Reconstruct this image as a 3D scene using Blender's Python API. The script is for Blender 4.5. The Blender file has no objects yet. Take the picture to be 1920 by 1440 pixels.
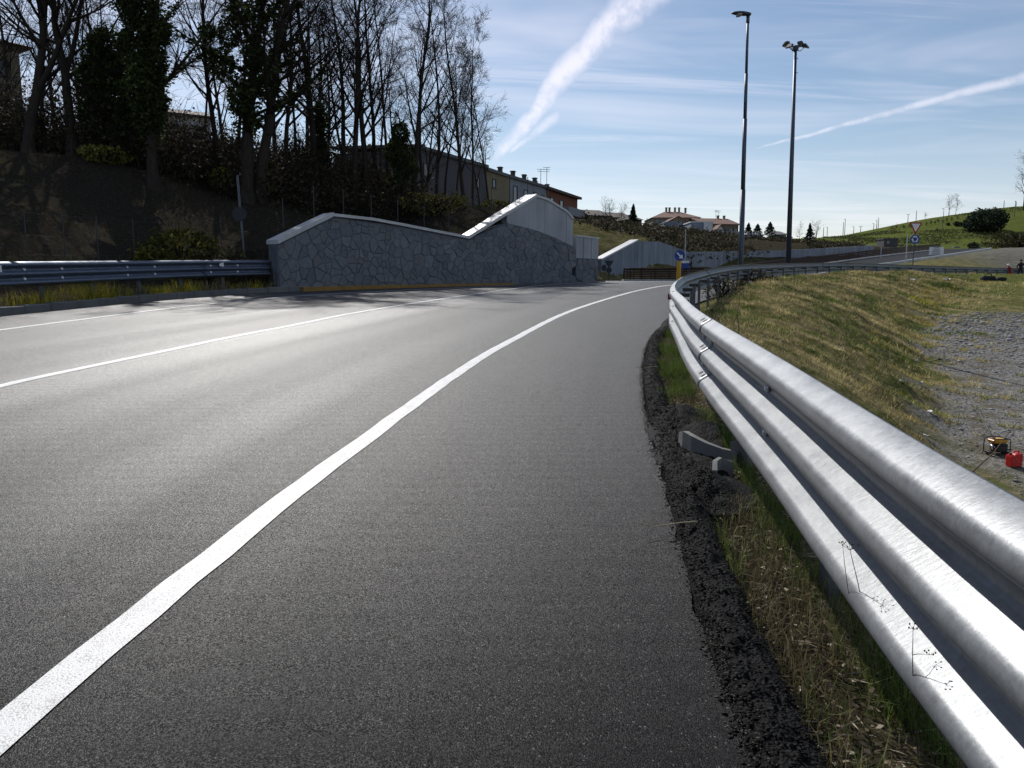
import bpy, math, random
import numpy as np
from mathutils import Vector, Matrix

# ------------------------------------------------------------------ camera
sc = bpy.context.scene
FPX, HORIZON, EYE = 1442.0, 525.0, 1.35        # focal length in px of a 1920 wide picture, horizon row, eye height in m
TH = math.atan((720.0 - HORIZON) / FPX)
cam_d = bpy.data.cameras.new('camera'); cam = bpy.data.objects.new('camera', cam_d)
sc.collection.objects.link(cam); sc.camera = cam
cam.location = (0, 0, EYE); cam.rotation_euler = (math.radians(90) - TH, 0, 0)
cam_d.sensor_width = 36.0; cam_d.lens = FPX / 1920.0 * 36.0
cam_d.clip_start = 0.05; cam_d.clip_end = 6000.0

# ------------------------------------------------------------------ sky and sun
SUN_AZ, SUN_EL = math.radians(-20.0), math.radians(42.0)      # azimuth from +Y, to the right positive
SKY_STRENGTH, SUN_STRENGTH, EXPOSURE = 0.095, 4.4, 0.0
world = bpy.data.worlds.new('World'); sc.world = world; world.use_nodes = True
wt = world.node_tree; wt.nodes.clear()

def ray(u, v):
    x = (u - 960.0) / FPX; y = (720.0 - v) / FPX
    c, s = math.cos(TH), math.sin(TH)
    return Vector((x, c + y * s, -s + y * c))

class NT:
    """small helper to write node trees as expressions"""
    def __init__(self, tree): self.t = tree
    def node(self, typ, **kw):
        n = self.t.nodes.new(typ)
        for k, v in kw.items(): setattr(n, k, v)
        return n
    def put(self, sock, val):
        if val is None: return
        if hasattr(val, 'is_output'): self.t.links.new(val, sock)
        else:
            try: sock.default_value = val
            except Exception: sock.default_value = tuple(val) + (1.0,)
    def math(self, op, a, b=None, c=None, clamp=False):
        n = self.node('ShaderNodeMath', operation=op, use_clamp=clamp)
        self.put(n.inputs[0], a); self.put(n.inputs[1], b); self.put(n.inputs[2], c)
        return n.outputs[0]
    def vmath(self, op, a, b=None, out=0):
        n = self.node('ShaderNodeVectorMath', operation=op)
        self.put(n.inputs[0], a); self.put(n.inputs[1], b)
        return n.outputs[out]
    def scale(self, a, k):
        n = self.node('ShaderNodeVectorMath', operation='SCALE'); self.put(n.inputs[0], a); self.put(n.inputs[3], k)
        return n.outputs[0]
    def rng(self, v, a, b, c=0.0, d=1.0, smooth=True):
        n = self.node('ShaderNodeMapRange', interpolation_type='SMOOTHSTEP' if smooth else 'LINEAR')
        for i, x in enumerate((v, a, b, c, d)): self.put(n.inputs[i], x)
        return n.outputs[0]
    def noise(self, vec, scale, detail=3.0, rough=0.55, dist=0.0):
        n = self.node('ShaderNodeTexNoise'); self.put(n.inputs['Vector'], vec)
        n.inputs['Scale'].default_value = scale; n.inputs['Detail'].default_value = detail
        n.inputs['Roughness'].default_value = rough; n.inputs['Distortion'].default_value = dist
        return n.outputs[0]
    def voro(self, vec, scale, feature='F1', out=0, rnd=1.0):
        n = self.node('ShaderNodeTexVoronoi', feature=feature); self.put(n.inputs['Vector'], vec)
        n.inputs['Scale'].default_value = scale; n.inputs['Randomness'].default_value = rnd
        return n.outputs[out]
    def mapping(self, vec, sc_=(1, 1, 1), rot=(0, 0, 0), loc=(0, 0, 0)):
        n = self.node('ShaderNodeMapping'); self.put(n.inputs[0], vec)
        n.inputs['Location'].default_value = loc; n.inputs['Rotation'].default_value = rot; n.inputs['Scale'].default_value = sc_
        return n.outputs[0]
    def mix(self, f, a, b, mode='MIX'):
        n = self.node('ShaderNodeMix', data_type='RGBA', blend_type=mode)
        self.put(n.inputs[0], f); self.put(n.inputs[6], a); self.put(n.inputs[7], b)
        return n.outputs[2]
    def ramp(self, f, stops):
        n = self.node('ShaderNodeValToRGB'); self.put(n.inputs[0], f)
        e = n.color_ramp.elements
        while len(e) < len(stops): e.new(0.5)
        for i, (p, c) in enumerate(stops):
            e[i].position = p; e[i].color = tuple(c) + (1.0,) if len(c) == 3 else c
        return n.outputs[0]
    def bump(self, h, strength=0.3, dist=0.01, normal=None):
        n = self.node('ShaderNodeBump'); self.put(n.inputs['Height'], h)
        n.inputs['Strength'].default_value = strength; n.inputs['Distance'].default_value = dist
        if normal is not None: self.put(n.inputs['Normal'], normal)
        return n.outputs[0]

def build_world():
    N = NT(wt)
    sky = N.node('ShaderNodeTexSky', sky_type='NISHITA', sun_disc=False)
    sky.sun_elevation = SUN_EL; sky.sun_rotation = SUN_AZ
    sky.altitude = 300.0; sky.air_density = 1.0; sky.dust_density = 0.6; sky.ozone_density = 1.8
    d = N.node('ShaderNodeTexCoord').outputs['Generated']
    sep = N.node('ShaderNodeSeparateXYZ'); N.put(sep.inputs[0], d)
    X, Y, Z = sep.outputs
    # thin cirrus veils on a plane high above
    den = N.math('ADD', N.math('MAXIMUM', Z, 0.0), 0.10)
    comb = N.node('ShaderNodeCombineXYZ'); N.put(comb.inputs[0], N.math('DIVIDE', X, den)); N.put(comb.inputs[1], N.math('DIVIDE', Y, den))
    p = comb.outputs[0]
    pr = N.mapping(p, (0.55, 1.5, 1), (0, 0, math.radians(14)))
    c1 = N.rng(N.noise(pr, 0.85, 4.0, 0.6, 0.6), 0.44, 0.74)
    c2 = N.rng(N.noise(N.mapping(p, (0.35, 2.6, 1), (0, 0, math.radians(-10)), (3, 1, 0)), 0.9, 5.0, 0.62, 1.0), 0.46, 0.72)
    veil = N.math('MULTIPLY', N.math('MAXIMUM', c1, c2), 0.42)
    low = N.math('MULTIPLY', N.rng(Z, 0.20, 0.01), 0.42)                     # milky band over the horizon
    veil = N.math('MAXIMUM', veil, N.math('ADD', low, N.math('MULTIPLY', veil, 0.6)), clamp=True)
    # condensation trails: great circles through two directions of the sky
    def trail(a, b, w0, w1, t0, t1, dens, seed, bend=0.0, wob=0.006):
        A = ray(*a).normalized(); B = ray(*b).normalized()
        n = A.cross(B).normalized(); tang = (B - A * A.dot(B)).normalized()
        L = A.angle(B)
        al = N.math('DIVIDE', N.math('ARCTAN2', N.vmath('DOT_PRODUCT', d, tuple(tang), 1), N.vmath('DOT_PRODUCT', d, tuple(A), 1)), L)
        dist = N.vmath('DOT_PRODUCT', d, tuple(n), 1)
        nz = N.math('SUBTRACT', N.noise(N.mapping(d, loc=(seed, 0, 0)), 16.0, 3.0, 0.6), 0.5)
        dist = N.math('ADD', dist, N.math('MULTIPLY', nz, wob * 2.2))
        if bend: dist = N.math('ADD', dist, N.math('MULTIPLY', N.math('MULTIPLY', al, N.math('SUBTRACT', 1.0, al)), bend))
        w = N.rng(al, 0.0, 1.0, w0, w1, smooth=False)
        f = N.rng(N.math('DIVIDE', N.math('ABSOLUTE', dist), w), 1.25, 0.05)
        f = N.math('MULTIPLY', f, N.math('MULTIPLY', N.rng(al, t0 - 0.06, t0 + 0.10), N.rng(al, t1 + 0.5, t1)))
        puff = N.rng(N.noise(N.mapping(d, loc=(0, seed, 0)), 38.0, 3.0, 0.65), 0.30, 0.62, 0.45, 1.0)
        return N.math('MULTIPLY', N.math('MULTIPLY', f, puff), dens)
    tr = [trail((930, 300), (1205, -10), 0.007, 0.026, 0.0, 1.6, 0.92, 2.0, 0.025, 0.011),
          trail((955, 285), (1042, 216), 0.003, 0.010, 0.0, 0.85, 0.55, 5.0, 0.0, 0.006),
          trail((1418, 278), (1925, 142), 0.0016, 0.0075, 0.0, 2.2, 0.62, 9.0, 0.0, 0.0035)]
    m = veil
    for t in tr: m = N.math('MAXIMUM', m, t)
    cloud = N.mix(0.25, (12.2, 11.6, 12.6, 1), sky.outputs[0])
    col = N.mix(m, sky.outputs[0], cloud)
    bg = N.node('ShaderNodeBackground'); N.put(bg.inputs[0], col); bg.inputs[1].default_value = SKY_STRENGTH
    out = N.node('ShaderNodeOutputWorld'); wt.links.new(bg.outputs[0], out.inputs[0])
build_world()

sun_d = bpy.data.lights.new('sun', 'SUN'); sun = bpy.data.objects.new('sun', sun_d); sc.collection.objects.link(sun)
sun_d.energy = SUN_STRENGTH; sun_d.angle = math.radians(0.53); sun_d.color = (1.0, 0.965, 0.92)
to_sun = Vector((math.sin(SUN_AZ) * math.cos(SUN_EL), math.cos(SUN_AZ) * math.cos(SUN_EL), math.sin(SUN_EL)))
sun.rotation_euler = to_sun.to_track_quat('Z', 'Y').to_euler(); sun.location = to_sun * 60

sc.view_settings.view_transform = 'Standard'; sc.view_settings.look = 'None'
sc.view_settings.exposure = EXPOSURE; sc.view_settings.gamma = 1.0; sc.view_settings.use_curve_mapping = False
sc.render.engine = 'CYCLES'; sc.cycles.use_denoising = True
try: sc.cycles.denoiser = 'OPENIMAGEDENOISE'; sc.cycles.denoising_input_passes = 'RGB_ALBEDO_NORMAL'; sc.cycles.denoising_prefilter = 'ACCURATE'
except Exception: pass
sc.cycles.adaptive_threshold = 0.03; world.cycles.sampling_method = 'MANUAL'; world.cycles.sample_map_resolution = 512
sc.cycles.max_bounces = 4; sc.cycles.diffuse_bounces = 2; sc.cycles.glossy_bounces = 2; sc.cycles.transparent_max_bounces = 8

# ------------------------------------------------------------------ helpers
RNG = np.random.default_rng(7); random.seed(7)
COL = sc.collection.objects

def at(u, v, Y):
    r = ray(u, v); k = Y / r.y
    return Vector((r.x * k, Y, EYE + r.z * k))
def ux(u, Y): return (u - 960.0) / FPX * Y * (math.cos(TH) + math.sin(TH) * (720 - 500) / FPX) ** -1

def tag(o, label=None, cat=None, group=None, kind=None):
    if label: o['label'] = label
    if cat: o['category'] = cat
    if group: o['group'] = group
    if kind: o['kind'] = kind
    return o
def empty(name, loc=(0, 0, 0), rz=0.0):
    o = bpy.data.objects.new(name, None); COL.link(o); o.location = loc; o.rotation_euler = (0, 0, rz)
    o.empty_display_size = 0.1
    return o
def link(name, me, parent=None, loc=(0, 0, 0), rot=(0, 0, 0), scale=(1, 1, 1)):
    o = bpy.data.objects.new(name, me); COL.link(o); o.parent = parent
    o.location = loc; o.rotation_euler = rot; o.scale = scale
    return o
def copy_tree(o, parent=None):
    c = o.copy(); COL.link(c); c.parent = parent
    for ch in list(o.children): copy_tree(ch, c)
    return c

def np_mesh(name, V, quads=None, tris=None, mats=(), smooth=False, midx=None):
    """mesh straight from arrays"""
    me = bpy.data.meshes.new(name)
    V = np.asarray(V, np.float32).reshape(-1, 3)
    q = np.asarray(quads if quads is not None else np.zeros((0, 4)), np.int32).reshape(-1, 4)
    t = np.asarray(tris if tris is not None else np.zeros((0, 3)), np.int32).reshape(-1, 3)
    me.vertices.add(len(V)); me.vertices.foreach_set('co', V.ravel())
    loops = np.concatenate([q.ravel(), t.ravel()]).astype(np.int32)
    me.loops.add(len(loops)); me.loops.foreach_set('vertex_index', loops)
    tot = np.concatenate([np.full(len(q), 4), np.full(len(t), 3)]).astype(np.int32)
    st = np.concatenate([[0], np.cumsum(tot)[:-1]]).astype(np.int32) if len(tot) else np.zeros(0, np.int32)
    me.polygons.add(len(tot)); me.polygons.foreach_set('loop_start', st); me.polygons.foreach_set('loop_total', tot)
    if smooth: me.polygons.foreach_set('use_smooth', np.ones(len(tot), bool))
    for m in mats: me.materials.append(m)
    if midx is not None: me.polygons.foreach_set('material_index', np.asarray(midx, np.int32))
    me.update(); me.validate()
    return me
def set_attr(me, name, vals):
    vals = np.asarray(vals, np.float32)
    if vals.ndim == 1:
        a = me.attributes.new(name, 'FLOAT', 'POINT'); a.data.foreach_set('value', vals)
    else:
        a = me.attributes.new(name, 'FLOAT_COLOR', 'POINT')
        if vals.shape[1] == 3: vals = np.concatenate([vals, np.ones((len(vals), 1), np.float32)], 1)
        a.data.foreach_set('color', vals.ravel())

class MB:
    """collects boxes, tubes, prisms; build() makes one mesh object"""
    def __init__(self): self.v = []; self.f = []
    def add(self, vs, fs):
        b = len(self.v); self.v += [tuple(p) for p in vs]; self.f += [tuple(i + b for i in f) for f in fs]; return self
    def box(self, c, s, rz=0.0, M=None):
        hx, hy, hz = s[0] / 2, s[1] / 2, s[2] / 2
        pts = [Vector((x * hx, y * hy, z * hz)) for z in (-1, 1) for y in (-1, 1) for x in (-1, 1)]
        R = M if M is not None else Matrix.Rotation(rz, 3, 'Z')
        pts = [R @ p + Vector(c) for p in pts]
        return self.add(pts, [(0, 2, 3, 1), (4, 5, 7, 6), (0, 1, 5, 4), (2, 6, 7, 3), (0, 4, 6, 2), (1, 3, 7, 5)])
    def bbox(self, c, s, b=0.02, rz=0.0):
        """box with chamfered edges"""
        hx, hy, hz = s[0] / 2, s[1] / 2, s[2] / 2; b = min(b, hx * .9, hy * .9, hz * .9)
        out = [(-hx + b, -hy), (hx - b, -hy), (hx, -hy + b), (hx, hy - b), (hx - b, hy), (-hx + b, hy), (-hx, hy - b), (-hx, -hy + b)]
        inn = [(max(-hx + b, min(hx - b, x)), max(-hy + b, min(hy - b, y))) for x, y in out]
        R = Matrix.Rotation(rz, 3, 'Z'); vs = []
        for ring, z in ((inn, -hz), (out, -hz + b), (out, hz - b), (inn, hz)):
            vs += [R @ Vector((x, y, z)) + Vector(c) for x, y in ring]
        fs = [tuple(reversed(range(8))), tuple(range(24, 32))]
        for k in range(3):
            for i in range(8): fs.append((k * 8 + i, k * 8 + (i + 1) % 8, k * 8 + 8 + (i + 1) % 8, k * 8 + 8 + i))
        return self.add(vs, fs)
    def tube(self, pts, rad, n=8, cap=True):
        pts = [Vector(p) for p in pts]; k = len(pts)
        rad = [rad] * k if isinstance(rad, (int, float)) else rad
        vs = []; fs = []; up = None
        for i, p in enumerate(pts):
            t = (pts[min(i + 1, k - 1)] - pts[max(i - 1, 0)]).normalized()
            if up is None: up = Vector((0, 0, 1)) if abs(t.z) < 0.9 else Vector((1, 0, 0))
            a = t.cross(up).normalized(); b = a.cross(t).normalized(); up = b
            for j in range(n):
                w = 2 * math.pi * j / n
                vs.append(p + (a * math.cos(w) + b * math.sin(w)) * rad[i])
        for i in range(k - 1):
            for j in range(n): fs.append((i * n + j, i * n + (j + 1) % n, (i + 1) * n + (j + 1) % n, (i + 1) * n + j))
        if cap: fs += [tuple(reversed(range(n))), tuple((k - 1) * n + j for j in range(n))]
        return self.add(vs, fs)
    def prism(self, poly, d0, d1, M=None, o=(0, 0, 0)):
        """polygon in x,z extruded along y from d0 to d1"""
        n = len(poly); M = M or Matrix.Identity(3)
        vs = [M @ Vector((x, d0, z)) + Vector(o) for x, z in poly] + [M @ Vector((x, d1, z)) + Vector(o) for x, z in poly]
        fs = [tuple(range(n)), tuple(reversed(range(n, 2 * n)))]
        for i in range(n): fs.append((i, i + n, (i + 1) % n + n, (i + 1) % n))
        return self.add(vs, fs)
    def disc(self, c, r, th, nrm, n=24, ry=None):
        """flat round plate facing nrm"""
        q = Vector(nrm).to_track_quat('Z', 'Y').to_matrix(); ry = ry or r
        vs = []
        for z in (-th / 2, th / 2):
            vs += [q @ Vector((r * math.cos(2 * math.pi * j / n), ry * math.sin(2 * math.pi * j / n), z)) + Vector(c) for j in range(n)]
        fs = [tuple(reversed(range(n))), tuple(range(n, 2 * n))]
        for j in range(n): fs.append((j, (j + 1) % n, (j + 1) % n + n, j + n))
        return self.add(vs, fs)
    def lathe(self, prof, c=(0, 0, 0), n=16, sx=1.0, sy=1.0):
        vs = []; k = len(prof)
        for r, z in prof: vs += [(c[0] + sx * r * math.cos(2 * math.pi * j / n), c[1] + sy * r * math.sin(2 * math.pi * j / n), c[2] + z) for j in range(n)]
        fs = [(i * n + j, i * n + (j + 1) % n, (i + 1) * n + (j + 1) % n, (i + 1) * n + j) for i in range(k - 1) for j in range(n)]
        fs += [tuple(reversed(range(n))), tuple((k - 1) * n + j for j in range(n))]
        return self.add(vs, fs)
    def mesh(self, name, mat, smooth=False):
        me = bpy.data.meshes.new(name); me.from_pydata([tuple(p) for p in self.v], [], self.f)
        for m in (mat if isinstance(mat, (list, tuple)) else [mat]): me.materials.append(m)
        if smooth: me.polygons.foreach_set('use_smooth', np.ones(len(me.polygons), bool))
        me.update(); return me
    def build(self, name, mat, parent=None, smooth=False, loc=(0, 0, 0)):
        return link(name, self.mesh(name, mat, smooth), parent, loc)

# ------------------------------------------------------------------ materials
def new_mat(name):
    m = bpy.data.materials.new(name); m.use_nodes = True
    nt = m.node_tree; nt.nodes.clear(); N = NT(nt)
    b = N.node('ShaderNodeBsdfPrincipled'); o = N.node('ShaderNodeOutputMaterial'); nt.links.new(b.outputs[0], o.inputs[0])
    return m, N, b
def pos(N): return N.node('ShaderNodeNewGeometry').outputs['Position']
def obj_random(N): return N.node('ShaderNodeObjectInfo').outputs['Random']
def attr(N, name, fac=False):
    n = N.node('ShaderNodeAttribute', attribute_name=name); return n.outputs['Fac' if fac else 'Color']

def simple(name, c, rough=0.7, var=0.25, scale=3.0, metal=0.0, spec=0.4, bump=0.0, bscale=40.0, bdist=0.004, rnd=0.0, stretch=None):
    m, N, b = new_mat(name); p = pos(N)
    q = N.mapping(p, stretch) if stretch else p
    n = N.noise(q, scale, 5.0, 0.6)
    f = N.rng(n, 0.25, 0.75, 1.0 - var, 1.0 + var, smooth=False)
    if rnd: f = N.math('MULTIPLY', f, N.rng(obj_random(N), 0, 1, 1 - rnd, 1 + rnd, smooth=False))
    N.put(b.inputs['Base Color'], N.scale(tuple(c), f))
    N.put(b.inputs['Roughness'], N.rng(n, 0.2, 0.8, max(rough - .08, .02), min(rough + .08, 1), smooth=False))
    b.inputs['Metallic'].default_value = metal; b.inputs['Specular IOR Level'].default_value = spec
    if bump: N.put(b.inputs['Normal'], N.bump(N.noise(q, bscale, 4.0, 0.6), bump, bdist))
    return m

def m_asphalt():
    m, N, b = new_mat('asphalt'); p = pos(N)
    uv = attr(N, 'lane'); sep = N.node('ShaderNodeSeparateXYZ'); N.put(sep.inputs[0], uv)
    lat, alo = sep.outputs[0], sep.outputs[1]                     # metres from the right edge line, metres along
    vn = N.node('ShaderNodeTexVoronoi', feature='F1'); N.put(vn.inputs['Vector'], p); vn.inputs['Scale'].default_value = 210.0
    agg, col = vn.outputs[0], vn.outputs[1]
    cs = N.node('ShaderNodeSeparateXYZ'); N.put(cs.inputs[0], col)
    stone = N.rng(cs.outputs[0], 0.0, 1.0, 0.55, 1.6, smooth=False)
    bright = N.rng(cs.outputs[1], 0.982, 0.995, 0.0, 1.0)           # the odd pale chip
    big = N.noise(p, 0.55, 4.0, 0.6); mid = N.noise(p, 4.0, 4.0, 0.6)
    tone = N.math('MULTIPLY', N.rng(big, 0.3, 0.7, 0.85, 1.15, smooth=False), N.rng(mid, 0.3, 0.7, 0.9, 1.1, smooth=False))
    tone0 = tone
    f = N.math('MULTIPLY', stone, tone)
    base = N.scale((0.0095, 0.0095, 0.0099), f)
    base = N.mix(N.math('MULTIPLY', bright, 0.6), base, (0.20, 0.195, 0.19, 1))
    N.put(b.inputs['Base Color'], base)
    # wheel paths are polished, streaks run along the lane
    def band(c, w): return N.rng(N.math('ABSOLUTE', N.math('SUBTRACT', lat, c)), w, w * 0.3)
    tracks = N.math('MAXIMUM', N.math('MAXIMUM', band(1.15, 0.55), band(2.9, 0.55)), N.math('MAXIMUM', band(5.6, 0.7), band(7.4, 0.6)))
    seam = band(4.35, 1.10)
    cb = N.node('ShaderNodeCombineXYZ'); N.put(cb.inputs[0], N.math('MULTIPLY', lat, 2.2)); N.put(cb.inputs[1], N.math('MULTIPLY', alo, 0.10))
    streak = N.noise(cb.outputs[0], 1.0, 5.0, 0.6)
    rough = N.math('ADD', N.rng(streak, 0.3, 0.7, 0.49, 0.57, smooth=False), N.math('MULTIPLY', N.math('SUBTRACT', mid, 0.5), 0.10))
    rough = N.math('SUBTRACT', rough, N.math('MULTIPLY', tracks, 0.03))
    N.put(b.inputs['Roughness'], rough)
    b.inputs['Specular IOR Level'].default_value = 0.0
    h = N.math('ADD', N.math('SUBTRACT', 0.6, agg), N.math('MULTIPLY', stone, 0.45))
    bn = N.bump(h, 0.38, 0.003); N.put(b.inputs['Normal'], bn)
    # sheen of the stone faces, rising towards grazing view as on any rough dielectric
    lw = N.node('ShaderNodeLayerWeight'); lw.inputs['Blend'].default_value = 0.5
    fr = N.math('ADD', N.math('MULTIPLY', N.math('POWER', lw.outputs['Facing'], 3.4), 0.142), 0.0015); fr = N.math('MULTIPLY', fr, N.math('ADD', N.math('ADD', 0.97, N.math('MULTIPLY', seam, 0.34)), N.math('MULTIPLY', tracks, 0.07)))
    gl = N.node('ShaderNodeBsdfGlossy'); N.put(gl.inputs['Roughness'], rough); N.put(gl.inputs['Normal'], bn); N.put(gl.inputs['Color'], N.scale((1.0, 1.0, 1.0), N.rng(cs.outputs[2], 0.0, 1.0, 0.35, 1.65, smooth=False)))
    mx = N.node('ShaderNodeMixShader'); N.put(mx.inputs[0], fr); o = [n for n in m.node_tree.nodes if n.type == 'OUTPUT_MATERIAL'][0]
    m.node_tree.links.new(b.outputs[0], mx.inputs[1]); m.node_tree.links.new(gl.outputs[0], mx.inputs[2]); m.node_tree.links.new(mx.outputs[0], o.inputs[0])
    return m
def m_paint(name='road_paint', c=(0.66, 0.66, 0.645)):
    m, N, b = new_mat(name); p = pos(N)
    agg = N.voro(p, 150.0); wear = N.noise(p, 9.0, 6.0, 0.7); fine = N.noise(p, 120.0, 3.0, 0.7)
    pit = N.rng(N.math('ADD', agg, N.math('MULTIPLY', N.math('SUBTRACT', wear, 0.5), 1.1)), 0.52, 0.78)
    col = N.mix(N.math('MULTIPLY', pit, 0.55), N.scale(c, N.rng(fine, 0.2, 0.8, 0.86, 1.06, smooth=False)), (0.16, 0.155, 0.15, 1))
    N.put(b.inputs['Base Color'], col); b.inputs['Roughness'].default_value = 0.55
    N.put(b.inputs['Normal'], N.bump(N.math('SUBTRACT', 0.6, agg), 0.35, 0.003))
    return m
def m_bitumen():
    m, N, b = new_mat('bitumen'); p = pos(N)
    vn = N.node('ShaderNodeTexVoronoi', feature='F1'); N.put(vn.inputs['Vector'], p); vn.inputs['Scale'].default_value = 85.0
    a = vn.outputs[0]; cs = N.node('ShaderNodeSeparateXYZ'); N.put(cs.inputs[0], vn.outputs[1])
    dust = N.rng(N.noise(p, 5.0, 5.0, 0.65), 0.52, 0.72)
    base = N.scale((0.0055, 0.0054, 0.0053), N.rng(cs.outputs[0], 0, 1, 0.4, 2.2, smooth=False))
    base = N.mix(N.math('MULTIPLY', dust, 0.18), base, (0.05, 0.044, 0.037, 1))
    N.put(b.inputs['Base Color'], base); b.inputs['Roughness'].default_value = 0.75; b.inputs['Specular IOR Level'].default_value = 0.08
    N.put(b.inputs['Normal'], N.bump(N.math('SUBTRACT', 0.6, a), 0.9, 0.010))
    return m
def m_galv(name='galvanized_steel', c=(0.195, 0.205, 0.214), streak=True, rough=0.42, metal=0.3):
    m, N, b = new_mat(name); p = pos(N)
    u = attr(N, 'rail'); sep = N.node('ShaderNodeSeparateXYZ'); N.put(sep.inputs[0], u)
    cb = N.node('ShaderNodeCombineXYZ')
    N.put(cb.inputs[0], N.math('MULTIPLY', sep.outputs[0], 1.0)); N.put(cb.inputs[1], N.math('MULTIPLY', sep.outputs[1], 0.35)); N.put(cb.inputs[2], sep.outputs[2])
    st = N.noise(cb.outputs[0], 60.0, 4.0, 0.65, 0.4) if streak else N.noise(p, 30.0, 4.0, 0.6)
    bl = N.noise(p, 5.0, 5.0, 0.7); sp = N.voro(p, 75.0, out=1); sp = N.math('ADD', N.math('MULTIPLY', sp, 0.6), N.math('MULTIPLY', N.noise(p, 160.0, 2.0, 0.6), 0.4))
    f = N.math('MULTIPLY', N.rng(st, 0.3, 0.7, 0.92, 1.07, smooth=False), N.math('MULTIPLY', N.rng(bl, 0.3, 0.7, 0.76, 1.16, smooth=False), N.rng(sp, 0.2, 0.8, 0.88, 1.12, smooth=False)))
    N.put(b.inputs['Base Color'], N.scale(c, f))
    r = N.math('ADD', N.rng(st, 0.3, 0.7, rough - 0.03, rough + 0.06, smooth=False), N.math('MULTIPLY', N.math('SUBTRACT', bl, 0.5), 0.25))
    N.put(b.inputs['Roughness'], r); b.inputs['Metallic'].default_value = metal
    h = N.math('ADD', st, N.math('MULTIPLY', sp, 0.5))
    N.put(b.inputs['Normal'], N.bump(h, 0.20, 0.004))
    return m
def m_concrete(name='concrete', c=(0.40, 0.415, 0.43), stain=0.5, rough=0.82):
    m, N, b = new_mat(name); p = pos(N)
    run = N.noise(N.mapping(p, (1.6, 1.6, 0.10)), 1.2, 6.0, 0.62)
    big = N.noise(p, 0.5, 4.0, 0.6); fine = N.noise(p, 25.0, 4.0, 0.6)
    f = N.math('MULTIPLY', N.rng(run, 0.3, 0.7, 1 - stain * .45, 1 + stain * .3, smooth=False), N.rng(big, 0.3, 0.7, 0.85, 1.12, smooth=False))
    f = N.math('MULTIPLY', f, N.rng(fine, 0.2, 0.8, 0.92, 1.08, smooth=False))
    N.put(b.inputs['Base Color'], N.scale(c, f)); b.inputs['Roughness'].default_value = rough
    N.put(b.inputs['Normal'], N.bump(fine, 0.25, 0.01))
    return m
def m_stone():
    m, N, b = new_mat('wall_stone'); p = pos(N); r = obj_random(N)
    n = N.noise(p, 7.0, 6.0, 0.65)
    c = N.ramp(r, [(0.0, (0.13, 0.14, 0.155)), (0.3, (0.155, 0.167, 0.183)), (0.6, (0.175, 0.187, 0.20)), (0.85, (0.165, 0.165, 0.17)), (1.0, (0.205, 0.218, 0.237))])
    N.put(b.inputs['Base Color'], N.mix(1.0, c, N.ramp(n, [(0.25, (0.65, 0.65, 0.66)), (0.75, (1.25, 1.24, 1.2))]), 'MULTIPLY'))
    b.inputs['Roughness'].default_value = 0.85
    N.put(b.inputs['Normal'], N.bump(n, 0.6, 0.03))
    return m
def m_terrain():
    m, N, b = new_mat('ground'); p = pos(N)
    wg, ws, wd, wgr = (attr(N, k, True) for k in ('gravel', 'scrub', 'dark', 'green'))
    n1 = N.noise(p, 1.3, 6.0, 0.65); n2 = N.noise(p, 9.0, 5.0, 0.65); n3 = N.noise(p, 45.0, 4.0, 0.7); nb = N.noise(p, 0.16, 5.0, 0.6)
    dry = N.ramp(n2, [(0.25, (0.085, 0.068, 0.035)), (0.5, (0.19, 0.16, 0.078)), (0.78, (0.32, 0.275, 0.15))])
    grn = N.ramp(n2, [(0.25, (0.045, 0.060, 0.018)), (0.7, (0.115, 0.130, 0.035))])
    base = N.mix(N.rng(n1, 0.42, 0.62), dry, grn)
    meadow = N.ramp(N.noise(N.mapping(p, (1, 1, 1)), 0.5, 6.0, 0.65), [(0.25, (0.055, 0.074, 0.019)), (0.55, (0.098, 0.118, 0.031)), (0.8, (0.15, 0.155, 0.055))])
    base = N.mix(wgr, base, N.mix(N.rng(nb, 0.55, 0.70, 0.0, 0.65), meadow, (0.075, 0.065, 0.035, 1)))
    stone = N.voro(p, 24.0, out=1); cs = N.node('ShaderNodeSeparateXYZ'); N.put(cs.inputs[0], stone)
    grav = N.ramp(N.math('ADD', N.math('MULTIPLY', cs.outputs[0], 0.55), N.math('MULTIPLY', n3, 0.45)), [(0.15, (0.085, 0.082, 0.077)), (0.5, (0.19, 0.185, 0.173)), (0.85, (0.34, 0.33, 0.31))])
    grav = N.mix(N.rng(n1, 0.44, 0.66, 0.0, 0.75), grav, (0.115, 0.095, 0.06, 1))
    base = N.mix(wg, base, grav)
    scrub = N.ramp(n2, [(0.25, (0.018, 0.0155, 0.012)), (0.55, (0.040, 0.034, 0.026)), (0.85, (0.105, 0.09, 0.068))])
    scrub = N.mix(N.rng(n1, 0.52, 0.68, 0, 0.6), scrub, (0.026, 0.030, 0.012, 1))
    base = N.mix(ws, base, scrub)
    earth = N.ramp(N.noise(N.mapping(p, (1, 1, 3)), 1.2, 6.0, 0.65), [(0.3, (0.075, 0.075, 0.065)), (0.7, (0.20, 0.19, 0.16))])
    base = N.mix(wd, base, earth)
    N.put(b.inputs['Base Color'], base); b.inputs['Roughness'].default_value = 1.0; b.inputs['Specular IOR Level'].default_value = 0.0
    h = N.math('ADD', N.math('MULTIPLY', n2, 0.6), N.math('MULTIPLY', n3, 0.25))
    N.put(b.inputs['Normal'], N.bump(h, 0.9, 0.10))
    return m
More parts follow.
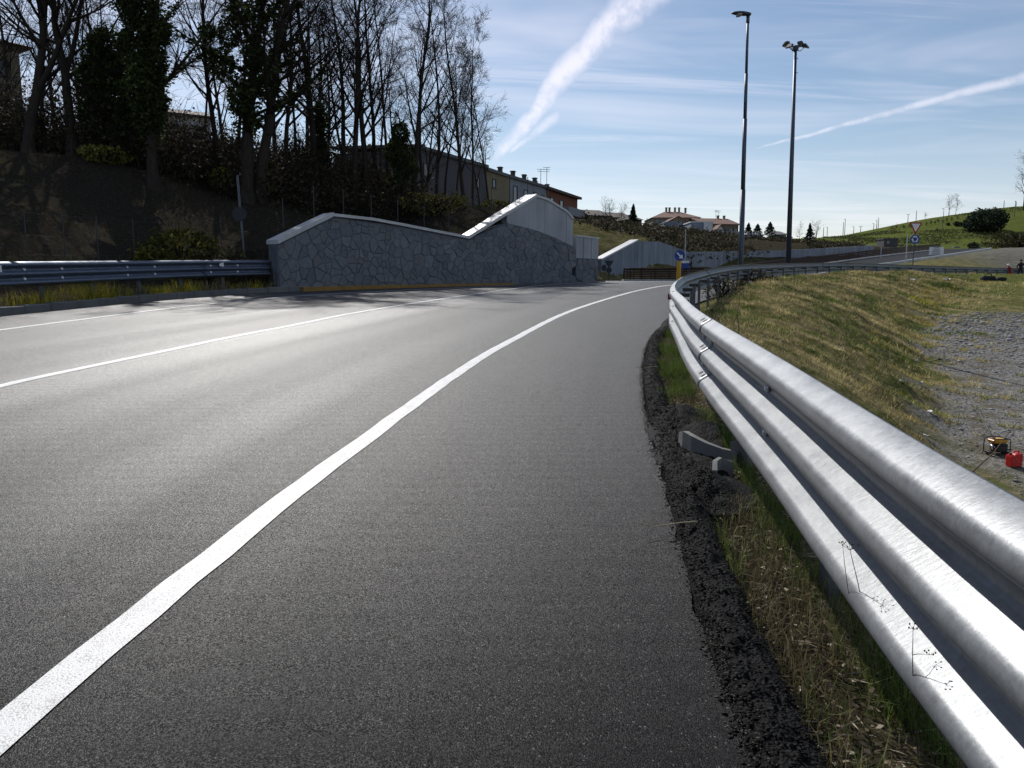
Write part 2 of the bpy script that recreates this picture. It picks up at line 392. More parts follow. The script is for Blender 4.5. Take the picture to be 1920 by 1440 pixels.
def m_vcol(name, rough=0.8, spec=0.2, transl=0.25, attrname='tint'):
    m, N, b = new_mat(name); c = attr(N, attrname)
    N.put(b.inputs['Base Color'], c); b.inputs['Roughness'].default_value = rough; b.inputs['Specular IOR Level'].default_value = spec
    if transl:
        t = N.node('ShaderNodeBsdfTranslucent'); N.put(t.inputs[0], c)
        mx = N.node('ShaderNodeMixShader'); mx.inputs[0].default_value = transl
        o = [n for n in m.node_tree.nodes if n.type == 'OUTPUT_MATERIAL'][0]
        m.node_tree.links.new(b.outputs[0], mx.inputs[1]); m.node_tree.links.new(t.outputs[0], mx.inputs[2]); m.node_tree.links.new(mx.outputs[0], o.inputs[0])
    return m
def m_roof(name, c):
    m, N, b = new_mat(name); p = pos(N)
    n = N.noise(p, 2.5, 5.0, 0.6); w = N.node('ShaderNodeTexWave', wave_type='BANDS', bands_direction='X'); N.put(w.inputs[0], p); w.inputs['Scale'].default_value = 1.6
    N.put(b.inputs['Base Color'], N.scale(c, N.rng(n, 0.3, 0.7, 0.7, 1.3, smooth=False))); b.inputs['Roughness'].default_value = 0.85
    N.put(b.inputs['Normal'], N.bump(w.outputs[1], 0.5, 0.05))
    return m

M = {}
M['asphalt'] = m_asphalt(); M['paint'] = m_paint(); M['bitumen'] = m_bitumen()
M['galv'] = m_galv(); M['galv_post'] = m_galv('galvanized_post', (0.13, 0.14, 0.15), False, 0.55, 0.5)
M['galv_left'] = m_galv('shade_toned_galvanized_steel', (0.13, 0.155, 0.20), True, 0.42, 0.7)  # darker, bluer copy of the rail steel; the shade is in its colour
M['asphalt_old'] = simple('matt_asphalt', (0.032, 0.033, 0.036), 0.95, 0.2, 1.0, spec=0.05, bump=0.3)
M['asphalt_patch'] = simple('smooth_asphalt', (0.035, 0.035, 0.035), 0.46, 0.2, 1.0, spec=0.3)
M['slot'] = simple('slot_shade', (0.012, 0.012, 0.013), 0.9, 0.1)
M['bolt'] = simple('bolt_steel', (0.62, 0.63, 0.65), 0.35, 0.15, 20, metal=0.9)
M['concrete'] = m_concrete(); M['concrete_pale'] = m_concrete('coping_concrete', (0.52, 0.52, 0.51), 0.25, 0.38)
M['concrete_blue'] = m_concrete('board_marked_concrete', (0.20, 0.23, 0.27), 0.8)
M['mortar'] = simple('mortar', (0.115, 0.123, 0.137), 0.95, 0.3, 4.0, bump=0.5)
M['stone'] = m_stone()
M['kerb'] = m_concrete('kerb_concrete', (0.15, 0.147, 0.138), 0.5)
M['kerb_yellow'] = simple('ochre_kerb_paint', (0.30, 0.17, 0.04), 0.75, 0.25, 2.0, bump=0.2)
M['terrain'] = m_terrain()
M['bark'] = simple('bark', (0.040, 0.033, 0.027), 0.95, 0.35, 6.0, spec=0.15, bump=0.7, bscale=14, bdist=0.03, stretch=(1, 1, 0.25))
M['twig'] = simple('twig_bark', (0.034, 0.027, 0.023), 0.95, 0.25, 3.0, spec=0.1)
M['leaf'] = m_vcol('leaf', 0.8, 0.12, 0.18); M['blade'] = m_vcol('grass_blade', 0.75, 0.2, 0.30)
M['blossom'] = simple('pale_blossom', (0.62, 0.58, 0.48), 0.9, 0.2, 4.0)
M['rock'] = simple('cobble', (0.30, 0.295, 0.285), 0.9, 0.55, 5.0, bump=0.5, bscale=20, bdist=0.02)
M['grit'] = simple('dusty_grit', (0.075, 0.066, 0.055), 0.95, 0.5, 60.0, spec=0.1)
M['crumbled'] = simple('crumbled_tarmac', (0.036, 0.035, 0.034), 0.95, 0.75, 70.0, spec=0.12, bump=0.9, bscale=90, bdist=0.012)
M['wood'] = simple('brown_rail_board', (0.055, 0.029, 0.020), 0.8, 0.35, 1.5, bump=0.2, stretch=(1, 1, 6))
M['pole'] = simple('galvanized_lamp_post', (0.085, 0.10, 0.125), 0.5, 0.15, 2.0, metal=0.6, stretch=(1, 1, .1))
M['pole_pale'] = simple('pale_lamp_post', (0.50, 0.52, 0.54), 0.5, 0.12, 2.0, metal=0.4)
M['lamp_dark'] = simple('lamp_housing', (0.045, 0.048, 0.055), 0.45, 0.15, 4.0)
M['lamp_glass'] = simple('lamp_glass', (0.42, 0.42, 0.40), 0.15, 0.1, 4.0)
M['sign_blue'] = simple('sign_blue', (0.012, 0.050, 0.26), 0.45, 0.12, 3.0); M['sign_white'] = simple('sign_white', (0.74, 0.74, 0.74), 0.45, 0.1, 3.0)
M['sign_red'] = simple('sign_red', (0.36, 0.015, 0.018), 0.45, 0.12, 3.0); M['sign_back'] = simple('sign_back', (0.035, 0.038, 0.042), 0.55, 0.2, 3.0, metal=0.4)
M['yellow'] = simple('marker_yellow', (0.60, 0.33, 0.015), 0.5, 0.12, 3.0)
M['red_plastic'] = simple('red_plastic', (0.52, 0.022, 0.018), 0.38, 0.1, 8.0); M['black_plastic'] = simple('black_plastic', (0.014, 0.014, 0.015), 0.45, 0.2, 8.0)
M['gen_yellow'] = simple('yellow_enamel', (0.62, 0.30, 0.012), 0.35, 0.12, 8.0); M['chrome'] = simple('bright_metal', (0.7, 0.7, 0.7), 0.25, 0.1, 8.0, metal=1.0)
M['cable'] = simple('cable', (0.13, 0.12, 0.11), 0.6, 0.2); M['stem'] = simple('dry_weed', (0.10, 0.072, 0.048), 0.9, 0.3, 20)
M['straw'] = simple('straw_stem', (0.36, 0.30, 0.19), 0.9, 0.25, 20)
M['litter'] = simple('white_litter', (0.72, 0.71, 0.70), 0.7, 0.12, 12.0)
for k, c in dict(w_grey=(0.075, 0.073, 0.08), w_ochre=(0.19, 0.155, 0.095), w_pale=(0.22, 0.23, 0.25), w_brick=(0.17, 0.065, 0.036), w_dark=(0.07, 0.058, 0.048),
                 w_blue=(0.22, 0.255, 0.31), w_white=(0.60, 0.60, 0.58), w_cream=(0.20, 0.17, 0.115)).items():
    M[k] = simple(k.replace('w_', 'wall_'), c, 0.88, 0.18, 0.8, bump=0.15, stretch=(1, 1, 0.3))
M['roof'] = m_roof('dark_roof_tiles', (0.075, 0.055, 0.045)); M['roof_grey'] = m_roof('grey_roof', (0.10, 0.105, 0.11)); M['roof_red'] = m_roof('red_roof_tiles', (0.15, 0.075, 0.05))
M['glass'] = simple('window_glass', (0.03, 0.035, 0.045), 0.12, 0.1, 2.0, spec=0.7); M['shutter'] = simple('shutter', (0.06, 0.04, 0.03), 0.7, 0.2, 3.0)
M['balcony'] = simple('balcony_concrete', (0.24, 0.245, 0.25), 0.85, 0.15, 1.0)
M['wire'] = simple('fence_wire', (0.05, 0.05, 0.05), 0.6, 0.1, 3.0)
M['skin'] = simple('skin', (0.42, 0.24, 0.17), 0.6, 0.1, 10.0); M['cloth_dark'] = simple('dark_work_clothes', (0.016, 0.017, 0.022), 0.9, 0.2, 10.0)
M['cloth_orange'] = simple('orange_work_trousers', (0.66, 0.095, 0.03), 0.8, 0.15, 10.0); M['cloth_red'] = simple('red_jacket', (0.34, 0.03, 0.05), 0.85, 0.15, 10.0)
M['cloth_grey'] = simple('grey_trousers', (0.20, 0.20, 0.19), 0.9, 0.15, 10.0); M['cloth_green'] = simple('olive_jacket', (0.035, 0.042, 0.035), 0.9, 0.2, 10.0)
M['car_white'] = simple('white_car_paint', (0.70, 0.70, 0.70), 0.25, 0.05); M['car_blue'] = simple('dark_blue_car_paint', (0.02, 0.025, 0.06), 0.25, 0.05)
M['car_silver'] = simple('silver_car_paint', (0.42, 0.44, 0.46), 0.28, 0.05, metal=0.5); M['tyre'] = simple('tyre_rubber', (0.02, 0.02, 0.02), 0.85, 0.1)

# ------------------------------------------------------------------ the lie of the land
SLOPE = 0.0278
def zr(y):
    """height of the carriageway: climbs at 2.8 per cent, then flattens over a crest"""
    y = np.asarray(y, float); a = SLOPE * y; k = 0.05; cap = 1.28
    return -k * np.logaddexp(-a / k, -cap / k)

def spline(P, step=0.4):
    """Catmull-Rom through plan points, resampled at even steps"""
    P = np.asarray(P, float); out = []
    Q = np.vstack([2 * P[0] - P[1], P, 2 * P[-1] - P[-2]])
    for i in range(1, len(Q) - 2):
        p0, p1, p2, p3 = Q[i - 1], Q[i], Q[i + 1], Q[i + 2]
        n = max(int(np.linalg.norm((p2 - p1)[:2]) / step * 2), 2); t = np.linspace(0, 1, n, endpoint=False)[:, None]
        out.append(0.5 * ((2 * p1) + (-p0 + p2) * t + (2 * p0 - 5 * p1 + 4 * p2 - p3) * t ** 2 + (-p0 + 3 * p1 - 3 * p2 + p3) * t ** 3))
    out = np.vstack(out + [P[-1:]])
    s = np.concatenate([[0], np.cumsum(np.linalg.norm(np.diff(out[:, :2], axis=0), axis=1))])
    m = max(int(s[-1] / step), 2); ss = np.linspace(0, s[-1], m + 1)
    return np.stack([np.interp(ss, s, out[:, k]) for k in range(out.shape[1])], 1), ss
def nearest(P, ss, x, y):
    """signed distance (right positive), arc length and nearest y for arrays of points"""
    if len(P) > 60: P, ss = P[::3], ss[::3]
    A = P[:-1, :2]; D = P[1:, :2] - A; L2 = (D ** 2).sum(1)
    x = x.ravel(); y = y.ravel(); sd = np.empty(len(x)); so = np.empty(len(x)); yo = np.empty(len(x))
    for i0 in range(0, len(x), 20000):
        px = x[i0:i0 + 20000, None] - A[None, :, 0]; py = y[i0:i0 + 20000, None] - A[None, :, 1]
        t = np.clip((px * D[:, 0] + py * D[:, 1]) / L2, 0, 1)
        ex = px - t * D[:, 0]; ey = py - t * D[:, 1]; d2 = ex ** 2 + ey ** 2
        j = d2.argmin(1); r = np.arange(len(j)); tj = t[r, j]
        cr = D[j, 0] * ey[r, j] - D[j, 1] * ex[r, j]
        sd[i0:i0 + 20000] = np.sqrt(d2[r, j]) * -np.sign(cr)
        so[i0:i0 + 20000] = ss[j] + tj * (ss[j + 1] - ss[j]); yo[i0:i0 + 20000] = A[j, 1] + tj * D[j, 1]
    return sd, so, yo
def normals2(P):
    t = np.gradient(P[:, :2], axis=0); t /= np.linalg.norm(t, axis=1)[:, None]
    return np.stack([t[:, 1], -t[:, 0]], 1)          # to the right of travel

RAIL_PTS = [(0.62, -4.0), (0.70, -1.5), (0.80, 0.5), (0.87, 1.35), (0.96, 2.1), (1.06, 2.85), (1.17, 3.75), (1.36, 5.3), (1.55, 6.6), (1.77, 7.9), (2.12, 10.0),
            (2.58, 12.2), (3.25, 15.0), (4.25, 18.6), (5.9, 23.0), (8.0, 27.8), (10.6, 32.6), (14.2, 38.4), (19.2, 45.0), (26.0, 52.5), (34.0, 60.0), (41.0, 66.0), (47.5, 71.0)]
RAIL, RAIL_S = spline(RAIL_PTS, 0.25)
KB_PTS = [(-12.4, -70), (-12.3, -20), (-12.2, 5), (-12.04, 18.1), (-11.84, 21), (-11.45, 25), (-10.45, 29.2), (-8.4, 32.2), (-4.22, 36.46), (-0.3, 39.92), (2.56, 43.0), (5.25, 45.2),
          (5.65, 46.2), (5.75, 50), (6.4, 59), (8.1, 69.5), (18, 79.5), (32, 90), (47, 100.5), (70, 128), (90, 155)]
KB, KB_S = spline(KB_PTS, 0.25)
def kb_s_at(x, y): return float(nearest(KB, KB_S, np.array([x]), np.array([y]))[1][0])
def kb_hit(u, lo=15.0, hi=48.0):
    """where the viewing column u meets the kerb line: plan point and arc length"""
    k = (u - 960.0) / FPX * 0.984
    sel = (KB[:, 1] > lo) & (KB[:, 1] < hi)
    idx = np.where(sel)[0]
    f = KB[idx, 0] - k * KB[idx, 1] * 1.0
    j = np.where(np.sign(f[:-1]) != np.sign(f[1:]))[0]
    j = idx[j[0]]
    return KB[j], KB_S[j]
# top line of the stone retaining wall: picture column, picture row -> arc length along the kerb line, height
WALL_UV = [(521, 457), (630, 405), (700, 413), (760, 424), (885, 447), (950, 406), (1010, 369), (1030, 376), (1050, 387), (1066, 398), (1080, 412)]
WALL_S, WALL_Z = [], []
for (u, v) in WALL_UV:
    p, s = kb_hit(u); WALL_S.append(s); WALL_Z.append(at(u, v, p[1]).z)
p2a, WALL2_S0 = kb_hit(1081); p2b, WALL2_S1 = kb_hit(1128)
WALL2_Z = (at(1081, 443, p2a[1]).z, at(1126, 448, p2b[1]).z)
WALL_S = np.array(WALL_S); WALL_Z = np.array(WALL_Z)

# far field: heights at known places, smoothly interpolated
CTRL = [(10, 55, 1.2), (25, 62, 1.2), (12, 66, 1.2), (40, 74, 1.3), (55, 80, 1.4), (3, 50, 1.5), (60, 60, 1.1), (60, 72, 1.2), (80, 50, 1.0), (30, 55, 1.15), (44, 66, 1.2)]
for (x, y, z) in [(10.5, 67.5, 1.15), (19, 75.5, 1.2), (14, 71, 1.15)]: CTRL.append((x, y, z))
for (u, v, d) in [(1150, 470, 76), (1197, 452, 78), (1240, 454, 84), (1290, 473, 88), (1386, 472, 95), (1473, 470, 99), (1562, 465, 108), (1640, 461, 120),
                  (1230, 447, 150), (1300, 449, 150), (1390, 449, 160), (1450, 451, 170), (1530, 457, 200), (1590, 459, 200),
                  (1100, 420, 85), (1150, 430, 92), (1190, 446, 92), (1150, 421, 135), (1200, 432, 142),
                  (800, 385, 72), (900, 386, 85), (1020, 396, 100), (1090, 406, 115),
                  (450, 335, 62), (350, 325, 68), (100, 312, 60), (0, 300, 60), (-300, 300, 60), (0, 285, 100), (300, 290, 120), (700, 345, 90), (600, 330, 130), (900, 400, 160),
                  (1000, 432, 260), (1200, 428, 260), (1350, 442, 300), (1450, 447, 300), (1530, 456, 350), (700, 400, 260), (300, 380, 260),
                  (1559, 446, 330), (1605, 436, 330), (1697, 417.5, 330), (1760, 406, 330), (1791, 402.5, 330), (1870, 390, 330), (1920, 385, 330), (2150, 372, 330),
                  (1600, 459, 230), (1700, 463, 240), (1800, 463, 250), (1920, 465, 250), (2200, 465, 250),
                  (1800, 432, 290), (1920, 425, 290), (1700, 441, 285), (1620, 452, 275),
                  (1750, 499, 92), (1850, 499, 92), (1950, 501, 92), (1780, 484, 130), (1850, 479, 140), (1930, 476, 150), (1800, 471, 190), (1920, 471, 190), (2200, 500, 92), (2250, 472, 190)]:
    p = at(u, v, d); CTRL.append(tuple(p))
for (u, v, d, dz) in [(1559, 446, 460, 9), (1697, 417, 460, 14), (1870, 390, 460, 20), (2150, 372, 460, 22), (1350, 442, 460, 12), (1000, 432, 460, 14), (300, 380, 460, 14)]:
    p = at(u, v, 330); CTRL.append((p.x / 330 * d, d, p.z - dz))
def uvd(L): return [at(u, v, d) for u, v, d in L]
top2 = uvd([(1128, 488, 70), (1160, 471, 71.5), (1196, 452, 73.5), (1238, 453.5, 77), (1290, 472, 81.5), (1386, 471, 88), (1473, 469, 93), (1562, 464.5, 100), (1640, 460, 110)])
for i_, (a_, b_) in enumerate(zip(top2[:-1], top2[1:])):
    t_ = b_ - a_; t_.z = 0; t_.normalize(); n_ = Vector((t_.y, -t_.x, 0))
    for f_ in (0.0, 0.5):
        p_ = a_.lerp(b_, f_); CTRL.append((p_.x - n_.x * 1.0, p_.y - n_.y * 1.0, p_.z - .10))
        if i_ < 5: CTRL.append((p_.x + n_.x * 0.9, p_.y + n_.y * 0.9, 1.15))
fence_pts = [(at(1318, 527, 56).x, 56, 1.27), (at(1262, 527, 57.5).x, 57.5, 1.27), (at(1200, 527, 59).x, 59, 1.27), (at(1175, 527, 60).x, 60, 1.27), (at(1169, 527, 61.2).x, 61.2, 1.28), (at(1174, 527, 62.6).x, 62.6, 1.28), (at(1200, 527, 64.5).x, 64.5, 1.29),
             (at(1290, 525, 72).x, 72, 1.32), (at(1395, 515, 79).x, 79, 1.9), (at(1473, 504, 85).x, 85, 2.6), (at(1562, 490, 93).x, 93, 3.4), (at(1640, 482, 103).x, 103, 4.35), (at(1741, 471, 130).x, 130, 6.2), (at(1762, 469, 142).x, 142, 6.9)]
FP0, _ = spline(fence_pts, 3.0)
for (px_, py_, pz_), (nx_, ny_) in zip(FP0, normals2(FP0)):
    if py_ > 77:
        for off_, dz_ in ((-2.2, -.05), (.8, -.28), (4.2, -.28), (7.4, -.28), (9.0, -.02), (13.0, 0.05)): CTRL.append((px_ + nx_ * off_, py_ + ny_ * off_, pz_ + dz_))
CTRL = np.array(CTRL, float)
def _phi(r): return r
_D = np.linalg.norm(CTRL[:, None, :2] - CTRL[None, :, :2], axis=2)
_n = len(CTRL)
_A = np.zeros((_n + 3, _n + 3)); _A[:_n, :_n] = _phi(_D) - 0.15 * np.eye(_n); _A[:_n, _n] = 1; _A[:_n, _n + 1:] = CTRL[:, :2]; _A[_n, :_n] = 1; _A[_n + 1:, :_n] = CTRL[:, :2].T
_W = np.linalg.solve(_A, np.concatenate([CTRL[:, 2], np.zeros(3)]))
def far_height(x, y):
    out = np.empty(len(x))
    for i in range(0, len(x), 20000):
        xx, yy = x[i:i + 20000], y[i:i + 20000]
        r = np.hypot(xx[:, None] - CTRL[None, :, 0], yy[:, None] - CTRL[None, :, 1])
        out[i:i + 20000] = _phi(r) @ _W[:_n] + _W[_n] + _W[_n + 1] * xx + _W[_n + 2] * yy
    return out
def sm(a, b, t):
    t = np.clip((t - a) / (b - a), 0, 1); return t * t * (3 - 2 * t)
def hash_noise(x, y, seed=0):
    """cheap smooth value noise"""
    x = np.asarray(x, float); y = np.asarray(y, float)
    xi = np.floor(x); yi = np.floor(y); fx = x - xi; fy = y - yi
    fx = fx * fx * (3 - 2 * fx); fy = fy * fy * (3 - 2 * fy)
    def h(a, b):
        v = np.sin(a * 127.1 + b * 311.7 + seed * 74.7) * 43758.5453; return v - np.floor(v)
    return (h(xi, yi) * (1 - fx) + h(xi + 1, yi) * fx) * (1 - fy) + (h(xi, yi + 1) * (1 - fx) + h(xi + 1, yi + 1) * fx) * fy

def floor_z(y): return np.clip(-1.85 + 0.095 * (y - 14.0), -2.7, 1.15)
def land(x, y, full=False):
    """height of the bare ground, with the weights of what grows or lies on it"""
    x = np.asarray(x, float).ravel(); y = np.asarray(y, float).ravel()
    t, s, yn = nearest(RAIL, RAIL_S, x, y)
    q, ks, kyn = nearest(KB, KB_S, x, y); q = -q
    base = zr(y) - 0.05
    # right of the rail: shoulder, grass bank, stony basin floor
    foot = np.interp(yn, [9, 14, 22, 31], [4.9, 4.9, 5.6, 6.2]) + 0.7 * (hash_noise(s * 0.22, s * 0, 3) - 0.5)
    z0 = zr(yn) - 0.10 + 0.62 * sm(15, 31, yn) * sm(0.05, 0.5, t)
    f = sm(0.3, 1.0, np.clip((t - 0.2) / foot, 0, 1)) * 0.35 + 0.65 * np.clip((t - 0.45) / (foot - 0.45), 0, 1)
    rill = (hash_noise(s * 1.5 + t * 0.25, t * 0.22, 1) - 0.5) * 0.34 + (hash_noise(s * 3.6 + t * 0.4, t * 0.5, 2) - 0.5) * 0.20
    zf = floor_z(y) + (hash_noise(x * 0.35, y * 0.35, 5) - 0.5) * 0.12
    rz = z0 + (zf - z0) * f + rill * sm(0.4, 1.5, t) * sm(foot + 1.5, foot - 1.0, t)
    # left of the kerb: weedy verge, then the wooded bank, held back by the stone wall
    prof = 0.16 + 0.44 * np.clip(q - 1.3, 0, 14.7) + 0.14 * np.clip(q - 16, 0, 60)
    prof += (hash_noise(x * 0.5, y * 0.5, 8) - 0.5) * 0.5 * sm(1.5, 4, q)
    lz = zr(kyn) + prof * sm(0.05, 0.3, q)
    wtop = np.interp(ks, WALL_S, WALL_Z, left=-9, right=-9) - 0.30
    wtop = np.where((ks >= WALL2_S0) & (ks < WALL2_S1 + 0.02), WALL2_Z[0] - 0.35, wtop)
    inw = (ks > WALL_S[0]) & (ks < WALL2_S1 + 0.02)
    lz = np.where(inw & (q > 0.42), np.maximum(lz - 0.25, wtop), np.where(inw, zr(kyn) - 0.1, lz))
    near = np.where(t > 0, rz, np.where(q > 0, lz, base))
    far = far_height(x, y)
    fr = np.where(q > 0, sm(52, 72, y + np.clip(-x - 20, 0, 60) * 0.5), sm(64, 80, y) )
    fr = np.where((t > 0) & (x > 45), np.maximum(fr, sm(45, 70, x) * sm(30, 60, y)), fr)
    far_r = np.clip((np.hypot(x, y) - 480) / 300, 0, 1)
    far = far * (1 - far_r) + np.minimum(far, 6.0) * far_r
    z = near * (1 - fr) + far * fr
    if not full: return z
    gravel = np.where(t > 0, sm(foot - 0.6, foot + 0.9, t + (hash_noise(x * 0.8, y * 0.8, 9) - 0.5) * 2.2) * sm(34, 28, y - (x - 15) * 0.10) * (1 - fr), 0)
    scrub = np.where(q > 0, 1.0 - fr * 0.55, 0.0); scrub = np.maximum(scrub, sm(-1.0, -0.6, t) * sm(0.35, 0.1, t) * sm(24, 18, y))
    hill = sm(215, 240, y) * sm(60, 110, x)
    bank = sm(76, 86, y) * sm(200, 170, y) * sm(40, 55, x - (y - 80) * 0.45)
    mid = sm(78, 95, y) * (1 - sm(195, 235, y)) * sm(55, 40, x - (y - 80) * 0.45)
    scrub = np.maximum(scrub * (1 - hill), mid * 0.95 * (1 - bank))
    verge_green = np.where((t > 0) & (y > 36), sm(36, 44, y) * 0.7 * (1 - fr), 0)
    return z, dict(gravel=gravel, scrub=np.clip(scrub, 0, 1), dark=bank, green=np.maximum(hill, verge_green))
TG = {}
def tz(x, y):
    """height of the built ground mesh (bilinear between its grid lines)"""
    x = np.asarray(x, float); y = np.asarray(y, float); xs, ys, Z = TG['xs'], TG['ys'], TG['Z']
    i = np.clip(np.searchsorted(xs, x) - 1, 0, len(xs) - 2); j = np.clip(np.searchsorted(ys, y) - 1, 0, len(ys) - 2)
    fx = (x - xs[i]) / (xs[i + 1] - xs[i]); fy = (y - ys[j]) / (ys[j + 1] - ys[j])
    return (Z[j, i] * (1 - fx) + Z[j, i + 1] * fx) * (1 - fy) + (Z[j + 1, i] * (1 - fx) + Z[j + 1, i + 1] * fx) * fy
def ground(x, y): return float(tz(x, y))

def axis(*segs):
    out = []
    for a, b, st in segs: out.append(np.arange(a, b, st))
    return np.unique(np.round(np.concatenate(out), 3))
def build_terrain():
    xs = axis((-1400, -300, 120), (-300, -80, 22), (-80, -32, 2.0), (-32, -13, 0.7), (-13, 22, 0.24), (22, 60, 0.7), (60, 150, 2.5), (150, 420, 9), (420, 1500, 120))
    ys = axis((-300, -20, 20), (-20, 0, 1.5), (0, 50, 0.24), (50, 90, 0.8), (90, 200, 2.5), (200, 470, 7), (470, 2600, 140))
    X, Y = np.meshgrid(xs, ys); Z, w = land(X, Y, True); TG.update(xs=xs, ys=ys, Z=Z.reshape(len(ys), len(xs)))
    V = np.stack([X.ravel(), Y.ravel(), Z], 1)
    nx, ny = len(xs), len(ys); I = np.arange(nx * ny).reshape(ny, nx)
    Q = np.stack([I[:-1, :-1], I[:-1, 1:], I[1:, 1:], I[1:, :-1]], -1).reshape(-1, 4)
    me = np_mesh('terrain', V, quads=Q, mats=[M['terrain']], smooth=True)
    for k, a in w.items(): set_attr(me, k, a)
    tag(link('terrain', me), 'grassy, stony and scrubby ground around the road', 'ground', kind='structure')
build_terrain()

# ------------------------------------------------------------------ carriageway
E1_PTS = [(-1.60, -30), (-1.55, -6), (-1.51, 0.5), (-1.47, 2.06), (-1.42, 2.78), (-1.36, 3.41), (-1.31, 3.95), (-1.18, 5.1), (-0.65, 9.06), (-0.05, 12.54), (1.5, 19.87), (3.93, 28.35), (5.95, 34.4), (8.2, 39.6), (12.2, 46), (19, 54)]
CL_PTS = [(-6.0, -30), (-5.75, -5), (-5.65, 3), (-5.46, 8.12), (-5.33, 9.51), (-5.13, 11.04), (-4.85, 13.36), (-4.44, 15.8), (-3.86, 19.59), (-2.18, 26.59), (0.8, 37.0), (2.7, 41.2), (5.4, 45.6), (9.5, 51.5)]
LL_PTS = [(-10.0, -30), (-9.95, 0), (-9.85, 10), (-9.72, 14.61), (-9.55, 17.59), (-9.2, 22.0), (-8.3, 26.17), (-7.70, 27.9), (-6.4, 30.4), (-4.3, 33.6), (-1.2, 37.4), (2.2, 41.6), (4.6, 44.8), (6.6, 48.5)]
E1, E1_S = spline(E1_PTS, 0.25)
PAIRS = [((-12.45, -60), (0.2, -60)), ((-12.4, -30), (0.3, -30)), ((-12.4, -10), (0.42, -6)), ((-12.35, 0), (0.55, 0)), ((-12.3, 5), (0.71, 2.7)), ((-12.28, 9), (0.90, 4.3)), ((-12.23, 13), (1.13, 6.3)),
         ((-12.14, 18.1), (1.55, 9.06)), ((-11.94, 21), (2.22, 12.5)), ((-11.55, 25), (3.0, 15.5)), ((-10.55, 29.25), (3.95, 18.9)), ((-8.5, 32.28), (5.5, 23.2)), ((-4.30, 36.54), (7.55, 28.1)),
         ((-0.38, 40.0), (10.2, 33.0)), ((2.48, 43.1), (13.7, 38.8)), ((5.2, 45.3), (18.7, 45.5)), ((5.6, 46.6), (25.4, 53.0)), ((5.7, 51), (33.5, 60.6)), ((6.4, 60), (40.6, 66.7)), ((8.0, 69.3), (47, 71.8)), ((18, 78), (50, 75)), ((28, 84), (50, 80))]
def build_road():
    Lp = np.array([a for a, b in PAIRS], float); Rp = np.array([b for a, b in PAIRS], float)
    def cr(P, n=14):
        Q = np.vstack([2 * P[0] - P[1], P, 2 * P[-1] - P[-2]]); out = []
        t = np.linspace(0, 1, n, endpoint=False)[:, None]
        for i in range(1, len(Q) - 2):
            p0, p1, p2, p3 = Q[i - 1:i + 3]
            out.append(0.5 * ((2 * p1) + (-p0 + p2) * t + (2 * p0 - 5 * p1 + 4 * p2 - p3) * t ** 2 + (-p0 + 3 * p1 - 3 * p2 + p3) * t ** 3))
        return np.vstack(out + [P[-1:]])
    L, R = cr(Lp), cr(Rp); n = len(L)
    # a slightly ragged right edge
    R[:, 0] += (hash_noise(np.arange(n) * 1.7, np.arange(n) * 0.3, 4) - 0.5) * 0.05
    m = 33; f = np.linspace(0, 1, m)
    P = R[:, None, :] * (1 - f)[None, :, None] + L[:, None, :] * f[None, :, None]
    x, y = P[..., 0].ravel(), P[..., 1].ravel()
    V = np.stack([x, y, zr(y)], 1); I = np.arange(n * m).reshape(n, m)
    Q = np.stack([I[:-1, :-1], I[1:, :-1], I[1:, 1:], I[:-1, 1:]], -1).reshape(-1, 4)
    me = np_mesh('road', V, quads=Q, mats=[M['asphalt']], smooth=True)
    sd, so, _ = nearest(E1, E1_S, x, y)
    set_attr(me, 'lane', np.stack([-sd, so, np.zeros_like(so)], 1))
    tag(link('road', me), 'grey asphalt carriageway curving to the right over a crest', 'road', kind='structure')
build_road()
def ribbon(name, pts, w, mat, dz, parent=None, s0=None, s1=None, dash=None):
    P, s = spline(pts, 0.3); N2 = normals2(P)
    rag = (hash_noise(s * 4.0, s * 0, 11) - 0.5) * 0.016
    A = P[:, :2] - N2 * (w / 2 + rag[:, None]); B = P[:, :2] + N2 * (w / 2 - rag[:, None])
    V = np.concatenate([np.column_stack([A, zr(A[:, 1]) + dz]), np.column_stack([B, zr(B[:, 1]) + dz])]); n = len(P)
    i = np.arange(n - 1); Q = np.stack([i, i + n, i + n + 1, i + 1], 1)
    return link(name, np_mesh(name, V, quads=Q, mats=[mat]), parent)
tag(ribbon('edge_line', E1_PTS, 0.15, M['paint'], 0.005), 'white edge line sweeping right past the near guardrail', 'road marking', 'painted road lines', 'structure')
tag(ribbon('centre_line', CL_PTS, 0.15, M['paint'], 0.005), 'solid white line down the middle of the road', 'road marking', 'painted road lines', 'structure')
tag(ribbon('edge_line', LL_PTS, 0.14, M['paint'], 0.005), 'white edge line beside the kerb and the far guardrail', 'road marking', 'painted road lines', 'structure')

def road_pt(u, v):
    r_ = ray(u, v); t_ = EYE / (SLOPE * r_.y - r_.z); return (r_.x * t_, r_.y * t_)
def build_patch():
    P = [road_pt(u, v) for u, v in [(846, 556.5), (872, 562), (905, 566.5), (990, 567.5), (1030, 560), (1062, 551), (1010, 549), (930, 551)]]
    me = bpy.data.meshes.new('asphalt_patch'); me.from_pydata([(x, y, float(zr(y)) + .003) for x, y in P], [], [tuple(range(len(P)))]); me.materials.append(M['asphalt_patch']); me.update()
    tag(link('asphalt_patch', me), 'paler smooth repair patch in the carriageway near the crest', 'road patch', kind='structure')
build_patch()
